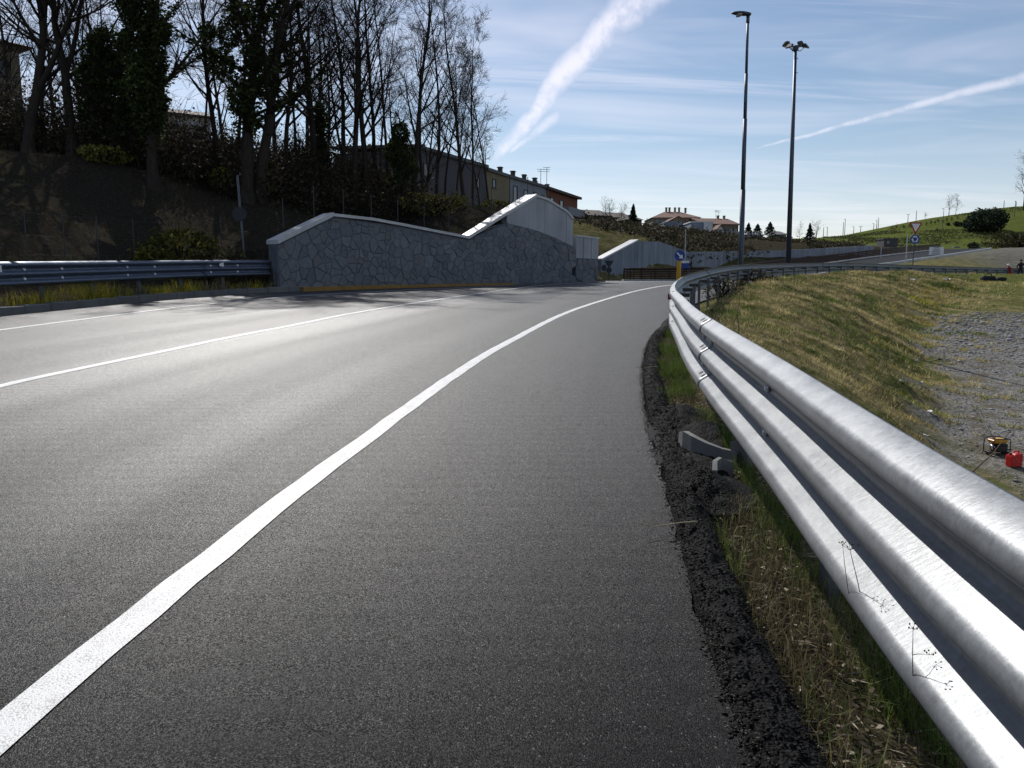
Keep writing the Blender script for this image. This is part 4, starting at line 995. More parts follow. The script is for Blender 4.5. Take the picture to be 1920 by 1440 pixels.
def tint(r, n, stops, f=None):
    """random mix between listed colours"""
    c = np.array(stops); k = r.uniform(0, len(c) - 1.001, n) if f is None else np.clip(f, 0, 0.999) * (len(c) - 1); i = k.astype(int); t = (k - i)[:, None]
    return (c[i] * (1 - t) + c[i + 1] * t) * r.uniform(0.7, 1.3, n)[:, None]
DRY = [(0.16, 0.128, 0.058), (0.38, 0.31, 0.14), (0.57, 0.49, 0.27)]; GRN = [(0.040, 0.065, 0.012), (0.085, 0.13, 0.022), (0.15, 0.19, 0.045)]
def verge_weeds():
    r = np.random.default_rng(11); n = 44000
    S = 1.2 + 17.0 * r.uniform(0, 1, n) ** 1.5; W = r.uniform(0.20, 0.58, n) + (hash_noise(S * 2, S * 0, 41) - .5) * .1
    clump = hash_noise(S * 3.0, W * 5.0, 42) * 0.6 + hash_noise(S * 9.0, W * 9.0, 43) * 0.4
    keep = (clump > 0.36) & ((hash_noise(S * 1.7, W * 3, 44) > .36) | (r.uniform(0, 1, n) < .40)); S, W, clump = S[keep], W[keep], clump[keep]; n = len(S)
    x, y = re_pt(S, W); g = hash_noise(S * 1.7, W * 3, 44) + r.uniform(-.2, .2, n) > 0.38
    yy = np.interp(S, RE_S, RE[:, 1]); k = (yy > 4.3) & (yy < 5.9) & (W < 0.5); sel = ~k; x, y, S, W, g, clump = (a[sel] for a in (x, y, S, W, g, clump)); n = len(x)
    col = np.where(g[:, None], tint(r, n, GRN), tint(r, n, DRY) * 0.38)
    h = r.uniform(0.05, 0.17, n) * (0.5 + clump) * np.where(g, 1.2, 0.9)
    tag(blades('verge_grass', x, y, zr(y) - 0.05, h, r.uniform(0.0025, 0.005, n), col, 0.9, 12), 'grass and weeds growing between the bitumen kerb and the near guardrail', 'grass', kind='stuff')
    # matted dead stalks and leaves on the soil
    n = 11000; S = 1.2 + 15.0 * r.uniform(0, 1, n) ** 1.4; W = r.uniform(0.17, 0.66, n); x, y = re_pt(S, W); z = zr(y) - 0.045 + r.uniform(0, .03, n)
    a = r.uniform(0, 6.28, n); leaf = r.uniform(0, 1, n) < 0.5; L = np.where(leaf, r.uniform(.012, .034, n), r.uniform(.03, .14, n)); wd = np.where(leaf, r.uniform(.008, .022, n), r.uniform(.0015, .004, n))
    d = np.stack([np.cos(a), np.sin(a), r.uniform(-.35, .5, n)], 1); p = np.stack([-np.sin(a), np.cos(a), r.uniform(-.4, .4, n)], 1); c = np.stack([x, y, z + .008], 1)
    V = np.stack([c - d * L[:, None] / 2, c + p * wd[:, None] / 2 + [0, 0, .004], c + d * L[:, None] / 2, c - p * wd[:, None] / 2], 1).reshape(-1, 3)
    me = np_mesh('dead_litter', V, quads=np.arange(4 * n).reshape(-1, 4), mats=[M['blade']]); set_attr(me, 'tint', np.repeat(tint(r, n, [(0.03, 0.022, 0.014), (0.09, 0.068, 0.042), (0.20, 0.155, 0.10), (0.55, 0.48, 0.36)], r.uniform(0, 1, n) ** 1.6), 4, axis=0))
    tag(link('dead_leaves', me), 'dead leaves and stalks matted on the verge under the near guardrail', 'dead leaves', kind='stuff')
verge_weeds()
def bank_grass():
    r = np.random.default_rng(21); n = 330000
    yb = 2.5 + 50 * r.uniform(0, 1, n) ** 1.25; s = np.interp(yb, RAIL[:, 1], RAIL_S); w = 0.1 + 8.2 * r.uniform(0, 1, n)
    NR = normals2(RAIL); x = np.interp(s, RAIL_S, RAIL[:, 0]) + np.interp(s, RAIL_S, NR[:, 0]) * w; y = np.interp(s, RAIL_S, RAIL[:, 1]) + np.interp(s, RAIL_S, NR[:, 1]) * w
    den = hash_noise(s * 2.6 + w * .3, w * 0.7, 51) * .45 + hash_noise(x * 3.6, y * 3.6, 52) * .55
    ft = np.interp(yb, [9, 14, 22, 31], [4.9, 4.9, 5.6, 6.2]); keep = (den > 0.38 + 0.30 * sm(ft - 1.0, ft + 0.8, w)) & (y > 3) & ~((np.hypot(x - 8.6, y - 13.8) < 1.5) & (w > 4.2) & (den < .8)); x, y, w, s, den, ft = x[keep], y[keep], w[keep], s[keep], den[keep], ft[keep]; n = len(x)
    z = tz(x, y) - 0.01; dist = np.hypot(x, y)
    gm = hash_noise(x * .7, y * .7, 53) * .6 + hash_noise(x * 2.3, y * 2.3, 54) * .4 + r.uniform(-.2, .2, n)
    yel = (np.abs(w - ft + .5) < 0.9) & (hash_noise(x * 2, y * 2, 55) > 0.66) & (r.uniform(0, 1, n) < 0.35)
    col = np.where((gm > 0.60)[:, None], tint(r, n, GRN) * 1.0, tint(r, n, DRY)); col[yel] = tint(r, int(yel.sum()), [(0.30, 0.24, 0.02), (0.50, 0.40, 0.03)])
    h = r.uniform(0.04, 0.125, n) * (0.45 + den) * (0.8 + 0.015 * dist); wd = r.uniform(.003, .007, n) * (0.6 + dist / 9.0); col *= (0.35 + 1.15 * np.clip((den - .3) / .45, 0, 1))[:, None]
    tag(blades('bank_grass', x, y, z, h, wd, col, 1.1, 22, 1), 'dry and green grass on the bank below the near guardrail', 'grass', kind='stuff')
    # taller tussocks along the crest under the far stretch of rail and at the lamp post
    n = 16000; s = r.uniform(12, RAIL_S[-1] - 2, n); w = np.abs(r.normal(0.1, 0.55, n)); x = np.interp(s, RAIL_S, RAIL[:, 0]) + np.interp(s, RAIL_S, NR[:, 0]) * w; y = np.interp(s, RAIL_S, RAIL[:, 1]) + np.interp(s, RAIL_S, NR[:, 1]) * w
    cl = hash_noise(s * 0.8, w, 61); keep = cl > 0.35; x, y, cl = x[keep], y[keep], cl[keep]; n = len(x); d = np.hypot(x, y)
    col = np.where((hash_noise(x * .9, y * .9, 62) > .5)[:, None], tint(r, n, GRN), tint(r, n, DRY))
    tag(blades('tall_grass', x, y, tz(x, y), r.uniform(.1, .38, n) * cl, r.uniform(.004, .007, n) * (.6 + d / 12), col, .7, 23), 'taller grass tufts around the posts of the near guardrail', 'grass', kind='stuff')
    # far meadow floor and junction verge
    n = 60000; x = r.uniform(12, 62, n); y = r.uniform(29, 74, n); t, s_, _ = nearest(RAIL, RAIL_S, x, y); keep = (t > 0.6) & (y > 31 + hash_noise(x * .5, y * .5, 78) * 4); x, y = x[keep], y[keep]; n = len(x); d = np.hypot(x, y)
    gm = hash_noise(x * .35, y * .35, 63) + r.uniform(-.25, .25, n)
    col = np.where((gm > .42)[:, None], tint(r, n, [(0.06, 0.085, 0.015), (0.13, 0.15, 0.03), (0.20, 0.19, 0.05)]), tint(r, n, DRY))
    tag(blades('meadow_grass', x, y, tz(x, y) - .01, r.uniform(.05, .16, n), r.uniform(.008, .02, n) * (d / 45), col, 1.0, 24, 1), 'short green grass at the far end of the stony basin', 'grass', kind='stuff')
bank_grass()
def basin_stones():
    r = np.random.default_rng(31); n = 34000
    yb = 8 + 30 * r.uniform(0, 1, n) ** 0.9; x = r.uniform(6.5, 30, n); y = yb
    t, s, _ = nearest(RAIL, RAIL_S, x, y); keep = (t > np.interp(y, [9, 14, 22, 31], [4.9, 4.9, 5.5, 6.0]) + 1.2 * hash_noise(x, y, 71) - .3) & (y < 31 + (x - 15) * .10 + 3 * hash_noise(x * .6, y * .6, 77)) & (hash_noise(x * .45, y * .45, 72) > 0.22) & (x < y * 0.72 + 2); x, y = x[keep], y[keep]
    sz = r.uniform(.02, .085, len(x)) * (0.7 + 0.9 * sm(18, 30, y)) * (1 + (r.uniform(0, 1, len(x)) > .93) * .9)
    tag(rock_cloud('basin_stones', np.stack([x, y, tz(x, y) + sz * .08], 1), sz, M['rock'], flat=.6, seed=32), 'grey stones and gravel covering the floor of the basin', 'stones', kind='stuff')
basin_stones()

# ------------------------------------------------------------------ trees
def grow(seed, H, r0, first=0.28, n1=16, ang=42, spread=0.42, twist=0.10, fork=False, dens=(5, 4, 4)):
    """branch polylines by level: list of (level, points, radii)"""
    r = random.Random(seed); out = []
    def wander(p, d, L, k, r_a, r_b, up, jit):
        pts = [p]; d = d.normalized()
        for i in range(k):
            d = (d + Vector((r.uniform(-jit, jit), r.uniform(-jit, jit), r.uniform(-jit, jit) + up))).normalized(); p = p + d * (L / k); pts.append(p)
        return pts, [r_a + (r_b - r_a) * (i / k) ** 0.8 for i in range(k + 1)]
    trunks = []
    pts, rad = wander(Vector((0, 0, -0.3)), Vector((r.uniform(-.06, .06), r.uniform(-.06, .06), 1)), H, 12, r0, r0 * .10, 0.03, twist); rad[0] *= 1.35
    out.append((0, pts, rad)); trunks.append((pts, rad, 0.0))
    if fork:
        i = 3 + r.randrange(2); a = r.uniform(0, 6.28)
        p2, r2 = wander(pts[i], Vector((math.cos(a) * .45, math.sin(a) * .45, 1)), H * (1 - i / 12) * .95, 9, rad[i] * .75, r0 * .08, 0.08, twist)
        out.append((0, p2, r2)); trunks.append((p2, r2, 0.0))
    def pick(pts, rad, f):
        x = f * (len(pts) - 1); i = min(int(x), len(pts) - 2); t = x - i; return pts[i].lerp(pts[i + 1], t), rad[i] * (1 - t) + rad[i + 1] * t, (pts[i + 1] - pts[i]).normalized()
    def child(lv, pts, rad, f, L, a_deg, kmul):
        p, rr, d = pick(pts, rad, f); a = r.uniform(0, 6.28); perp = d.orthogonal().normalized(); perp.rotate(Matrix.Rotation(a, 3, d)) if False else None
        q = Matrix.Rotation(a, 3, d) @ perp; w = math.radians(a_deg * r.uniform(.7, 1.25)); nd = d * math.cos(w) + q * math.sin(w)
        k = (6, 4, 3, 2)[lv - 1]
        ra = max(min(rr * .62, L * .024), .006); res = wander(p, nd, L, k, ra, max(ra * .25, .0045), (0.10, 0.05, 0.03, 0.02)[lv - 1], (.10, .14, .18, .2)[lv - 1])
        out.append((lv, *res)); return res
    for (tp, trd, _) in trunks:
        for i in range(n1 if tp is pts else n1 * 2 // 3):
            f = first + (0.99 - first) * ((i + r.random()) / n1 if tp is pts else r.random()); f = min(f, .985)
            L1 = H * spread * (1.05 - .72 * f) * r.uniform(.65, 1.2)
            b1 = child(1, tp, trd, f, L1, ang, 1)
            for j in range(dens[0]):
                L2 = L1 * r.uniform(.30, .55); b2 = child(2, *b1, r.uniform(.22, .97), L2, 42, 1)
                for k in range(dens[1]):
                    L3 = max(L2 * r.uniform(.3, .55), .35); b3 = child(3, *b2, r.uniform(.15, .98), L3, 40, 1)
                    for m in range(dens[2]): child(4, *b3, r.uniform(.1, .98), max(L3 * r.uniform(.35, .7), .22), 38, 1)
    return out
def tubes_mesh(name, polys, mat, sides):
    """all branch polylines of a plant as tapering tubes, batched by point count"""
    groups = {}
    for lv, pts, rad in polys: groups.setdefault((sides[lv], len(pts)), []).append((pts, rad))
    V = []; Q = []; b = 0
    for (n, k), items in groups.items():
        P = np.array([[tuple(p) for p in it[0]] for it in items]); Rr = np.array([it[1] for it in items]); m = len(items)
        T = np.gradient(P, axis=1); T /= np.linalg.norm(T, axis=2, keepdims=True) + 1e-9
        ref = np.where((np.abs(T[:, :1, 0:1]) < .8), np.array([1.0, 0, 0]), np.array([0, 1.0, 0]))
        A = np.cross(T, np.broadcast_to(ref, T.shape)); A /= np.linalg.norm(A, axis=2, keepdims=True) + 1e-9; B = np.cross(T, A); w = np.arange(n) * 2 * np.pi / n
        ring = P[:, :, None] + (A[:, :, None] * np.cos(w)[None, None, :, None] + B[:, :, None] * np.sin(w)[None, None, :, None]) * Rr[:, :, None, None]
        V.append(ring.reshape(-1, 3)); I = b + np.arange(m * k * n).reshape(m, k, n)
        Q.append(np.stack([I[:, :-1], np.roll(I[:, :-1], -1, 2), np.roll(I[:, 1:], -1, 2), I[:, 1:]], -1).reshape(-1, 4)); b += m * k * n
    return np_mesh(name, np.concatenate(V), quads=np.concatenate(Q), mats=[mat], smooth=True)
def leaf_cloud(centers, size, r, cols, per=1):
    n = len(centers); d = r.normal(size=(n, 3)); d /= np.linalg.norm(d, axis=1)[:, None]; e = np.cross(d, r.normal(size=(n, 3))); e /= np.linalg.norm(e, axis=1)[:, None]; s = (size * r.uniform(.6, 1.3, n))[:, None]
    V = np.stack([centers - d * s * .6, centers + e * s * .42, centers + d * s * .6, centers - e * s * .42], 1).reshape(-1, 3)
    return V, np.arange(4 * n).reshape(-1, 4), np.repeat(cols, 4, axis=0)
def leaf_mesh(name, centers, size, seed, stops, mat=None):
    r = np.random.default_rng(seed); V, Q, C = leaf_cloud(np.asarray(centers), size, r, tint(r, len(centers), stops)); me = np_mesh(name, V, quads=Q, mats=[mat or M['leaf']]); set_attr(me, 'tint', C); return me
IVY = [(0.018, 0.028, 0.010), (0.035, 0.052, 0.016), (0.075, 0.095, 0.028)]; PINE = [(0.010, 0.020, 0.014), (0.022, 0.036, 0.022), (0.035, 0.05, 0.03)]
TREE_SPECS = [dict(seed=1, H=15, r0=.20, fork=False, first=.22, n1=22, ang=46, spread=.34, twist=.06), dict(seed=2, H=16, r0=.27, fork=True, ang=46, first=.30), dict(seed=3, H=14, r0=.16, first=.24, n1=20, ang=44, spread=.32, twist=.07), dict(seed=4, H=13, r0=.14, first=.22, n1=20, ang=42, spread=.32, twist=.08),
              dict(seed=5, H=17, r0=.30, fork=True, ang=50, spread=.46), dict(seed=6, H=12, r0=.10, first=.33, n1=14, ang=34, spread=.30)]
TREE_ME = []
for sp in TREE_SPECS:
    P = grow(**sp); TREE_ME.append((tubes_mesh('trunk', [p for p in P if p[0] == 0], M['bark'], {0: 9}), tubes_mesh('crown', [p for p in P if p[0] > 0], M['twig'], {1: 5, 2: 4, 3: 3, 4: 3}), P))
WOOD = 'bare trees of the wood on the left bank'
def tree(kind, u, d, H, rz, label, lean=(0, 0), thick=1.0, group=WOOD, name='bare_tree', dz=0.0):
    x = (u - 960.0) / FPX * d; z = ground(x, d); k = H / TREE_SPECS[kind]['H']
    o = empty(name, (x, d, z + dz), rz); o.scale = (k * thick, k * thick, k); o.rotation_euler = (lean[0], lean[1], rz)
    link('trunk', TREE_ME[kind][0], o); link('crown', TREE_ME[kind][1], o); return tag(o, label, 'tree', group)
tree(4, 79, 42, 14.5, 0.3, 'thick bare trunk nearest the left edge of the picture', (0, -.02), 1.3)
tree(3, 104, 45, 14, 1.9, 'slim bare tree just right of the leftmost thick trunk', (0, .03))
tree(1, 160, 43, 14.5, 2.2, 'thick forked bare tree between the leftmost trunk and the ivy trees', (0, .02), 1.3)
tree(2, 20, 50, 13, 4.0, 'thin bare tree at the left edge in front of the dark house')
tree(3, 205, 52, 13, 5.1, 'thin bare tree behind the dark evergreen mass on the left')
tree(2, 427, 46, 16.5, 0.8, 'slender bare tree between the tall ivy sheathed tree and the loosely ivied trunk')
tree(3, 455, 49, 14, 3.3, 'thin leaning bare tree just left of the big loosely ivied trunk', (0, -.06))
tree(3, 541, 47, 16.5, 2.5, 'thin straight bare tree right of the two close thick trunks')
tree(0, 602, 49, 17, 1.1, 'bare tree with an ivy wrapped lower trunk left of the wood centre', thick=1.15)
tree(2, 652, 50, 17, 4.4, 'slim bare tree left of the pair of close dark trunks')
tree(0, 672, 49, 17, 2.9, 'left one of the pair of close dark trunks in mid wood', (0, -.01))
tree(0, 694, 50, 17.5, 5.6, 'right one of the pair of close dark trunks in mid wood', (0, -.03))
tree(3, 712, 52, 15.5, 0.4, 'thin bare tree close behind the pair of dark trunks')
tree(5, 735, 53, 15, 3.7, 'thinnest bare tree left of the small ivy bush tree')
tree(2, 780, 51, 16, 2.0, 'bare tree forking high up above the small ivy bush tree', (0, .05), thick=1.2)
tree(3, 820, 53, 14.5, 1.2, 'bare tree in front of the grey row house end')
tree(2, 872, 53, 15.5, 5.0, 'taller of the two close bare trees before the row house', (0, -.01))
tree(5, 884, 53, 14.5, 0.9, 'slimmer of the two close bare trees before the row house', (0, .03))
tree(3, 797, 55, 13.5, 4.1, 'slim bare tree between the high forked tree and the grey row house end')
tree(5, 836, 55, 12.5, 5.5, 'thin bare tree hiding the left windows of the row house')
tree(5, 856, 57, 12, .2, 'thin bare tree left of the two close ones before the row house')
tree(5, 902, 56, 10.5, 2.2, 'small thin bare tree left of the rightmost lone tree')
tree(5, 920, 54, 12.2, 3.0, 'rightmost bare tree of the wood standing alone against the sky')
ORD = ['first', 'second', 'third', 'fourth', 'fifth', 'sixth', 'seventh', 'eighth', 'ninth', 'tenth', 'eleventh', 'twelfth', 'thirteenth', 'fourteenth', 'fifteenth', 'sixteenth', 'seventeenth', 'eighteenth', 'nineteenth', 'twentieth', 'twenty first', 'twenty second', 'twenty third', 'twenty fourth', 'twenty fifth', 'twenty sixth']
tr_ = random.Random(77)
for k, u in enumerate((-190, -130, -75)): tree((2, 0, 3)[k], u, 50 + 3 * k, 15, k * 2.1, ('farthest', 'middle', 'nearest')[k] + ' of three unseen bare trees added beyond the left edge to shade the bank')  # unseen trees added past the left edge to shade the bank
us = sorted([-15, 45, 130, 185, 222, 338, 398, 440, 528, 568, 588, 622, 662, 720, 748, 800])
for k, u in enumerate(us):
    d = tr_.uniform(54, 66); tree(tr_.choice((0, 2, 3, 2, 3, 5)), u, d, tr_.uniform(14, 17) if u < 740 else tr_.uniform(11, 13), tr_.uniform(0, 6.28), ORD[k] + ' from the left of the thin bare trees deep in the wood', (0, tr_.uniform(-.05, .05)))
def ivy_points(P, r, n, f0, f1, rad, levels=(0,)):
    """points clustered round the trunk and lower limbs of a tree"""
    pl = [p for p in P if p[0] in levels]; out = []; k = n // len(pl)
    for lv, pts, rd in pl:
        A = np.array([tuple(p) for p in pts]); m = k * 3 if lv == 0 else k * 2 // 3; f = r.uniform(f0, f1, m) if lv == 0 else r.uniform(0, .75, m)
        x = f * (len(A) - 1); c = np.stack([np.interp(x, np.arange(len(A)), A[:, j]) for j in range(3)], 1)
        w = rad * (1 - .4 * f) * (0.45 + 1.0 * hash_noise(f * 11.0, f * 0 + lv * 3.1 + len(out), 81)) * (1.0 if lv == 0 else .6)
        v = r.normal(size=(m, 3)); v /= np.linalg.norm(v, axis=1)[:, None]; q = c + v * (w * r.uniform(.25, 1, m))[:, None] * [1, 1, .8]
        out.append(q if lv == 0 else q[(c[:, 2] > f0 * 15) & (c[:, 2] < f1 * 15)])
    return np.concatenate(out)
def ivy_tree(kind, u, d, H, rz, label, f0, f1, rad, n, seed, levels=(0, 1)):
    o = tree(kind, u, d, H, rz, label, thick=1.3, group='ivy covered trees of the wood', name='ivy_tree')
    pts = ivy_points([p for p in TREE_ME[kind][2] if p[0] in levels][:14], np.random.default_rng(seed), n, f0, f1, rad, levels)
    link('ivy', leaf_mesh('ivy', pts, 0.14, seed, IVY), o); return o
def ivy_mass(o, clumps, seed, size=.15, dens=760):
    """dense evergreen clumps hung on a tree, each (x, y, z, radius, height) in metres from its foot"""
    r = np.random.default_rng(seed); pts = []
    for (cx, cy, cz, rad, hh) in clumps:
        n = int(dens * rad * rad * 2.2 * max(hh / rad, .6)); v = r.normal(size=(n, 3)); v /= np.linalg.norm(v, axis=1)[:, None]
        k = (0.6 + .55 * hash_noise(v[:, 0] * 2.3 + cx * 3, v[:, 1] * 2.3 + v[:, 2] * 2 + cz, 84)) * r.uniform(.25, 1.0, n) ** .45
        pts.append(v * k[:, None] * [rad, rad, hh] + [cx, cy, cz])
    m = leaf_mesh('ivy_mass', np.concatenate(pts), size, seed, IVY); q = link('ivy', m, o); sc_ = o.scale; q.scale = (1 / sc_[0], 1 / sc_[1], 1 / sc_[2]); q.rotation_euler = (0, 0, -o.rotation_euler[2]); return q
o = ivy_tree(1, 305, 41, 14, 1.0, 'tall tree sheathed in ivy, second evergreen mass from the left', 0.15, 0.9, 0.7, 6000, 91)
ivy_mass(o, [(-.05, 0, 3.4, .8, 1.2), (-.2, 0, 4.8, 1.15, 1.3), (.2, .1, 6.2, 1.0, 1.2), (.55, 0, 7.6, 1.05, .8), (-.1, 0, 8.6, .9, 1.2), (-.7, 0, 9.4, .9, .9), (.4, 0, 10.3, 1.0, 1.0), (.5, -.2, 4.1, .7, .8), (-.9, 0, 7.2, .6, .7)], 911)
tree(2, 499, 43.6, 16.5, 2.4, 'right hand thick trunk standing close beside the loosely ivied tree', (0, .015), thick=1.9)
o = ivy_tree(0, 474, 43, 16, 4.2, 'big thick trunk with loose ivy left of the wood centre', 0.25, 0.8, 0.6, 3500, 92); o.scale = (o.scale[2] * 1.9, o.scale[2] * 1.9, o.scale[2])
ivy_mass(o, [(-1.1, 0, 7.2, .9, 1.1), (-.5, 0, 8.7, .9, .9), (.8, 0, 7.6, .8, 1.0), (1.3, 0, 6.0, .8, .9), (-.2, 0, 5.4, .7, 1.3), (.2, 0, 9.8, 1.0, .8), (-1.7, 0, 8.8, .6, .6), (.4, 0, 4.2, .5, .9)], 912, .15, 480)
o = ivy_tree(0, 240, 44, 9.5, 2.0, 'broad dark evergreen mass of ivy, leftmost of the ivy trees', 0.3, 0.8, 0.8, 3500, 93)
ivy_mass(o, [(0, 0, 6.3, 1.3, 1.3), (-.7, 0, 5.0, 1.2, 1.5), (.6, 0, 5.2, 1.2, 1.3), (0, .1, 3.8, 1.5, 1.4), (-.9, 0, 3.0, 1.0, 1.2), (.8, 0, 2.8, 1.0, 1.2), (-.2, 0, 1.8, 1.3, 1.0)], 913)
o = ivy_tree(3, 757, 50, 6.2, 0.7, 'small bushy ivy tree right of the mid wood trunks', 0.1, 0.9, 0.6, 1500, 94)
ivy_mass(o, [(0, 0, 4.9, .65, .8), (-.2, 0, 3.8, .85, .9), (.25, 0, 3.0, .85, .9), (-.1, 0, 2.0, .7, .9), (.9, 0, 2.6, .35, .3)], 914)
o = ivy_tree(0, 612, 50, 12, 5.2, 'slender tree with an ivy skirt on its lower trunk near mid wood', 0.05, 0.45, 0.5, 1500, 95, (0,))
ivy_mass(o, [(0, 0, 2.2, .5, 1.4), (.2, 0, 4.0, .55, 1.0), (-.5, 0, 1.5, .6, .8)], 915, .14, 300)
def undergrowth():
    """tangle of brambles and saplings along the top of the bank"""
    r = np.random.default_rng(41); polys = []; pts = []; rr = random.Random(41); n = 3900
    U = np.where(r.uniform(0, 1, n) < .16, r.uniform(-330, -40, n), r.uniform(-60, 905, n)); D = r.uniform(42.5, 60, n) + np.maximum(0, (U - 500) / 70); Xn = (U - 960) / FPX * D; Zn = tz(Xn, D); dense = hash_noise(U / 26.0, D / 6.0, 45)  # stems beyond the left edge are unseen, added to shade the bank
    for u, d, x, z, dn in zip(U, D, Xn, Zn, dense):
        top = 6.2 if u < 330 else (4.2 if u < 640 else (3.0 if u < 790 else 1.4)); h = rr.uniform(.25, 1.0) * top * (.45 + .8 * dn)
        p = Vector((x, d, z - .1)); L = [p]; dv = Vector((rr.uniform(-.4, .4), rr.uniform(-.4, .4), 1))
        for i in range(4): p = p + dv.normalized() * h / 4; L.append(p); dv += Vector((rr.uniform(-.35, .35), rr.uniform(-.35, .35), -.10))
        polys.append((0, L, [.026, .020, .015, .011, .008]))
        for j in range(5):
            b = L[rr.randrange(1, 5)]; e = b + Vector((rr.uniform(-.8, .8), rr.uniform(-.8, .8), rr.uniform(-.1, .9))); polys.append((0, [b, (b + e) / 2 + Vector((0, 0, .05)), e], [.011, .009, .006]))
        if dn > .30: pts += [(q.x + a, q.y + b, q.z + c) for q in L[1:4] for a, b, c in r.normal(0, .40, (8, 3))]
    tag(link('bramble_thicket', tubes_mesh('bramble_thicket', polys, M['twig'], {0: 3})), 'tangled bare brambles and saplings at the edge of the wood', 'undergrowth', kind='stuff')
    tag(link('thicket_leaves', leaf_mesh('thicket_leaves', np.array(pts), .16, 42, [(0.018, 0.017, 0.010), (0.042, 0.036, 0.022), (0.085, 0.072, 0.038)])), 'dull leaves in the brambles at the edge of the wood', 'undergrowth', kind='stuff')
    # rough dead grass over the whole bank
    n = 90000; x = r.uniform(-42, 8, n); y = r.uniform(14, 62, n); q, s, _ = nearest(KB, KB_S, x, y); q = -q; keep = (q > 0.7) & (q < 24); x, y, q = x[keep], y[keep], q[keep]; n = len(x)
    cl = hash_noise(x * .8, y * .8, 73); keep = cl > .3; x, y, q, cl = x[keep], y[keep], q[keep], cl[keep]; n = len(x); d = np.hypot(x, y)
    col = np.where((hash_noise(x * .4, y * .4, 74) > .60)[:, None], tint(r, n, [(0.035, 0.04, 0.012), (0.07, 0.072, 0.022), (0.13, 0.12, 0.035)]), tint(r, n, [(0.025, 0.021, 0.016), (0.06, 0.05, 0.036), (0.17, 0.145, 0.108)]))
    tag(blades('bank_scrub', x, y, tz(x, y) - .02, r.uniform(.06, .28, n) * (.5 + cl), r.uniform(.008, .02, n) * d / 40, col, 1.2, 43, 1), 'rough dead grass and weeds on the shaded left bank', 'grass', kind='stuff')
    # yellowish weeds on the verge below the rail
    n = 9000; s = r.uniform(kb_s_at(-12.2, 10), s_wall + 1.0, n); w = r.uniform(.1, 1.5, n); x = np.interp(s, KB_S, KB[:, 0] ) - np.interp(s, KB_S, KN[:, 0]) * w; y = np.interp(s, KB_S, KB[:, 1]) - np.interp(s, KB_S, KN[:, 1]) * w
    cl = hash_noise(s * .9, w, 75); keep = cl > .25; x, y, s, cl = x[keep], y[keep], s[keep], cl[keep]; n = len(x)
    col = np.where((hash_noise(s * 2.2, cl, 76) > .42)[:, None], tint(r, n, [(0.08, 0.085, 0.014), (0.28, 0.25, 0.035), (0.48, 0.40, 0.05)]), tint(r, n, DRY) * .6)
    tag(blades('verge_weeds', x, y, zr(y) + .08, r.uniform(.15, .58, n) * (.5 + cl), r.uniform(.010, .022, n), col, .9, 44), 'yellow green weeds between the far kerb and the far guardrail', 'weeds', kind='stuff')
undergrowth()
def bush(u, d, rx, rz_, n, seed, label, stops, name='bush', size=.14, dz=0.0, group='bushes on the left bank', twigs=26, v=None):
    x = (u - 960.0) / FPX * d; z = (min(at(u, v, d).z, ground(x, d)) if v is not None else ground(x, d)) + dz; r = np.random.default_rng(seed); rr = random.Random(seed)
    o = empty(name, (x, d, z)); p = r.normal(size=(n, 3)); p /= np.linalg.norm(p, axis=1)[:, None]
    lump = 0.7 + 0.55 * hash_noise(p[:, 0] * 2.6 + seed, p[:, 1] * 2.6 + p[:, 2] * 2.1, seed % 13)
    p = p * (r.uniform(.35, 1, n) ** .5 * lump)[:, None] * [rx, rx, rz_] + [0, 0, rz_ * .85]; p = p[p[:, 2] > -.1]
    link('foliage', leaf_mesh('foliage', p, size, seed, stops), o)
    polys = []
    for k in range(twigs):
        a = rr.uniform(0, 6.28); e = Vector((math.cos(a) * rx * rr.uniform(.2, .95), math.sin(a) * rx * rr.uniform(.2, .95), rz_ * rr.uniform(.8, 1.9))); polys.append((0, [Vector((0, 0, -.1)), e * .5 + Vector((0, 0, .1)), e], [.02 * rx, .014 * rx, .006 * rx]))
    link('stems', tubes_mesh('stems', polys, M['twig'], {0: 4}), o)
    return tag(o, label, 'bush', group)
YG = [(0.03, 0.035, 0.010), (0.09, 0.09, 0.02), (0.20, 0.17, 0.03)]
bush(345, 31, 1.6, 0.9, 1500, 51, 'yellow green bush on the bank above the far guardrail', YG, dz=.05)
bush(405, 30.5, 1.3, 0.8, 1100, 52, 'brownish bush on the bank left of the leaning sign post', [(0.03, 0.025, 0.012), (0.08, 0.065, 0.03), (0.14, 0.12, 0.05)])
bush(300, 29.5, 0.9, 0.5, 600, 53, 'low weedy clump just above the middle of the far guardrail', YG)
bush(220, 42, 1.3, 0.5, 700, 54, 'pale yellow green shrub at the foot of the ivy trees', [(0.05, 0.06, 0.012), (0.14, 0.14, 0.03), (0.30, 0.26, 0.06)])
bush(432, 44, 0.9, 0.8, 600, 55, 'green shrub at the foot of the big loosely ivied trunk', YG)
bush(820, 46, 2.2, 0.7, 1200, 56, 'wide olive mound of weeds above the dip in the wall', [(0.04, 0.04, 0.012), (0.10, 0.09, 0.025), (0.17, 0.14, 0.04)])
bush(930, 45.5, 1.2, 0.4, 600, 57, 'low weeds on the slope behind the rising coping', YG)
bush(1404, 30, 1.0, 0.5, 900, 59, 'dark dry weed clump round the foot of the tall slim lamp', [(0.03, 0.026, 0.016), (0.07, 0.058, 0.035), (0.12, 0.10, 0.05)], name='weed_clump', size=.09, group='weed clumps behind the near guardrail', twigs=60)
bush(1352, 24, .7, 0.42, 600, 60, 'brown weed clump behind the bend of the near guardrail', [(0.04, 0.034, 0.02), (0.10, 0.085, 0.05), (0.2, 0.17, 0.1)], name='weed_clump', size=.07, group='weed clumps behind the near guardrail', twigs=50)
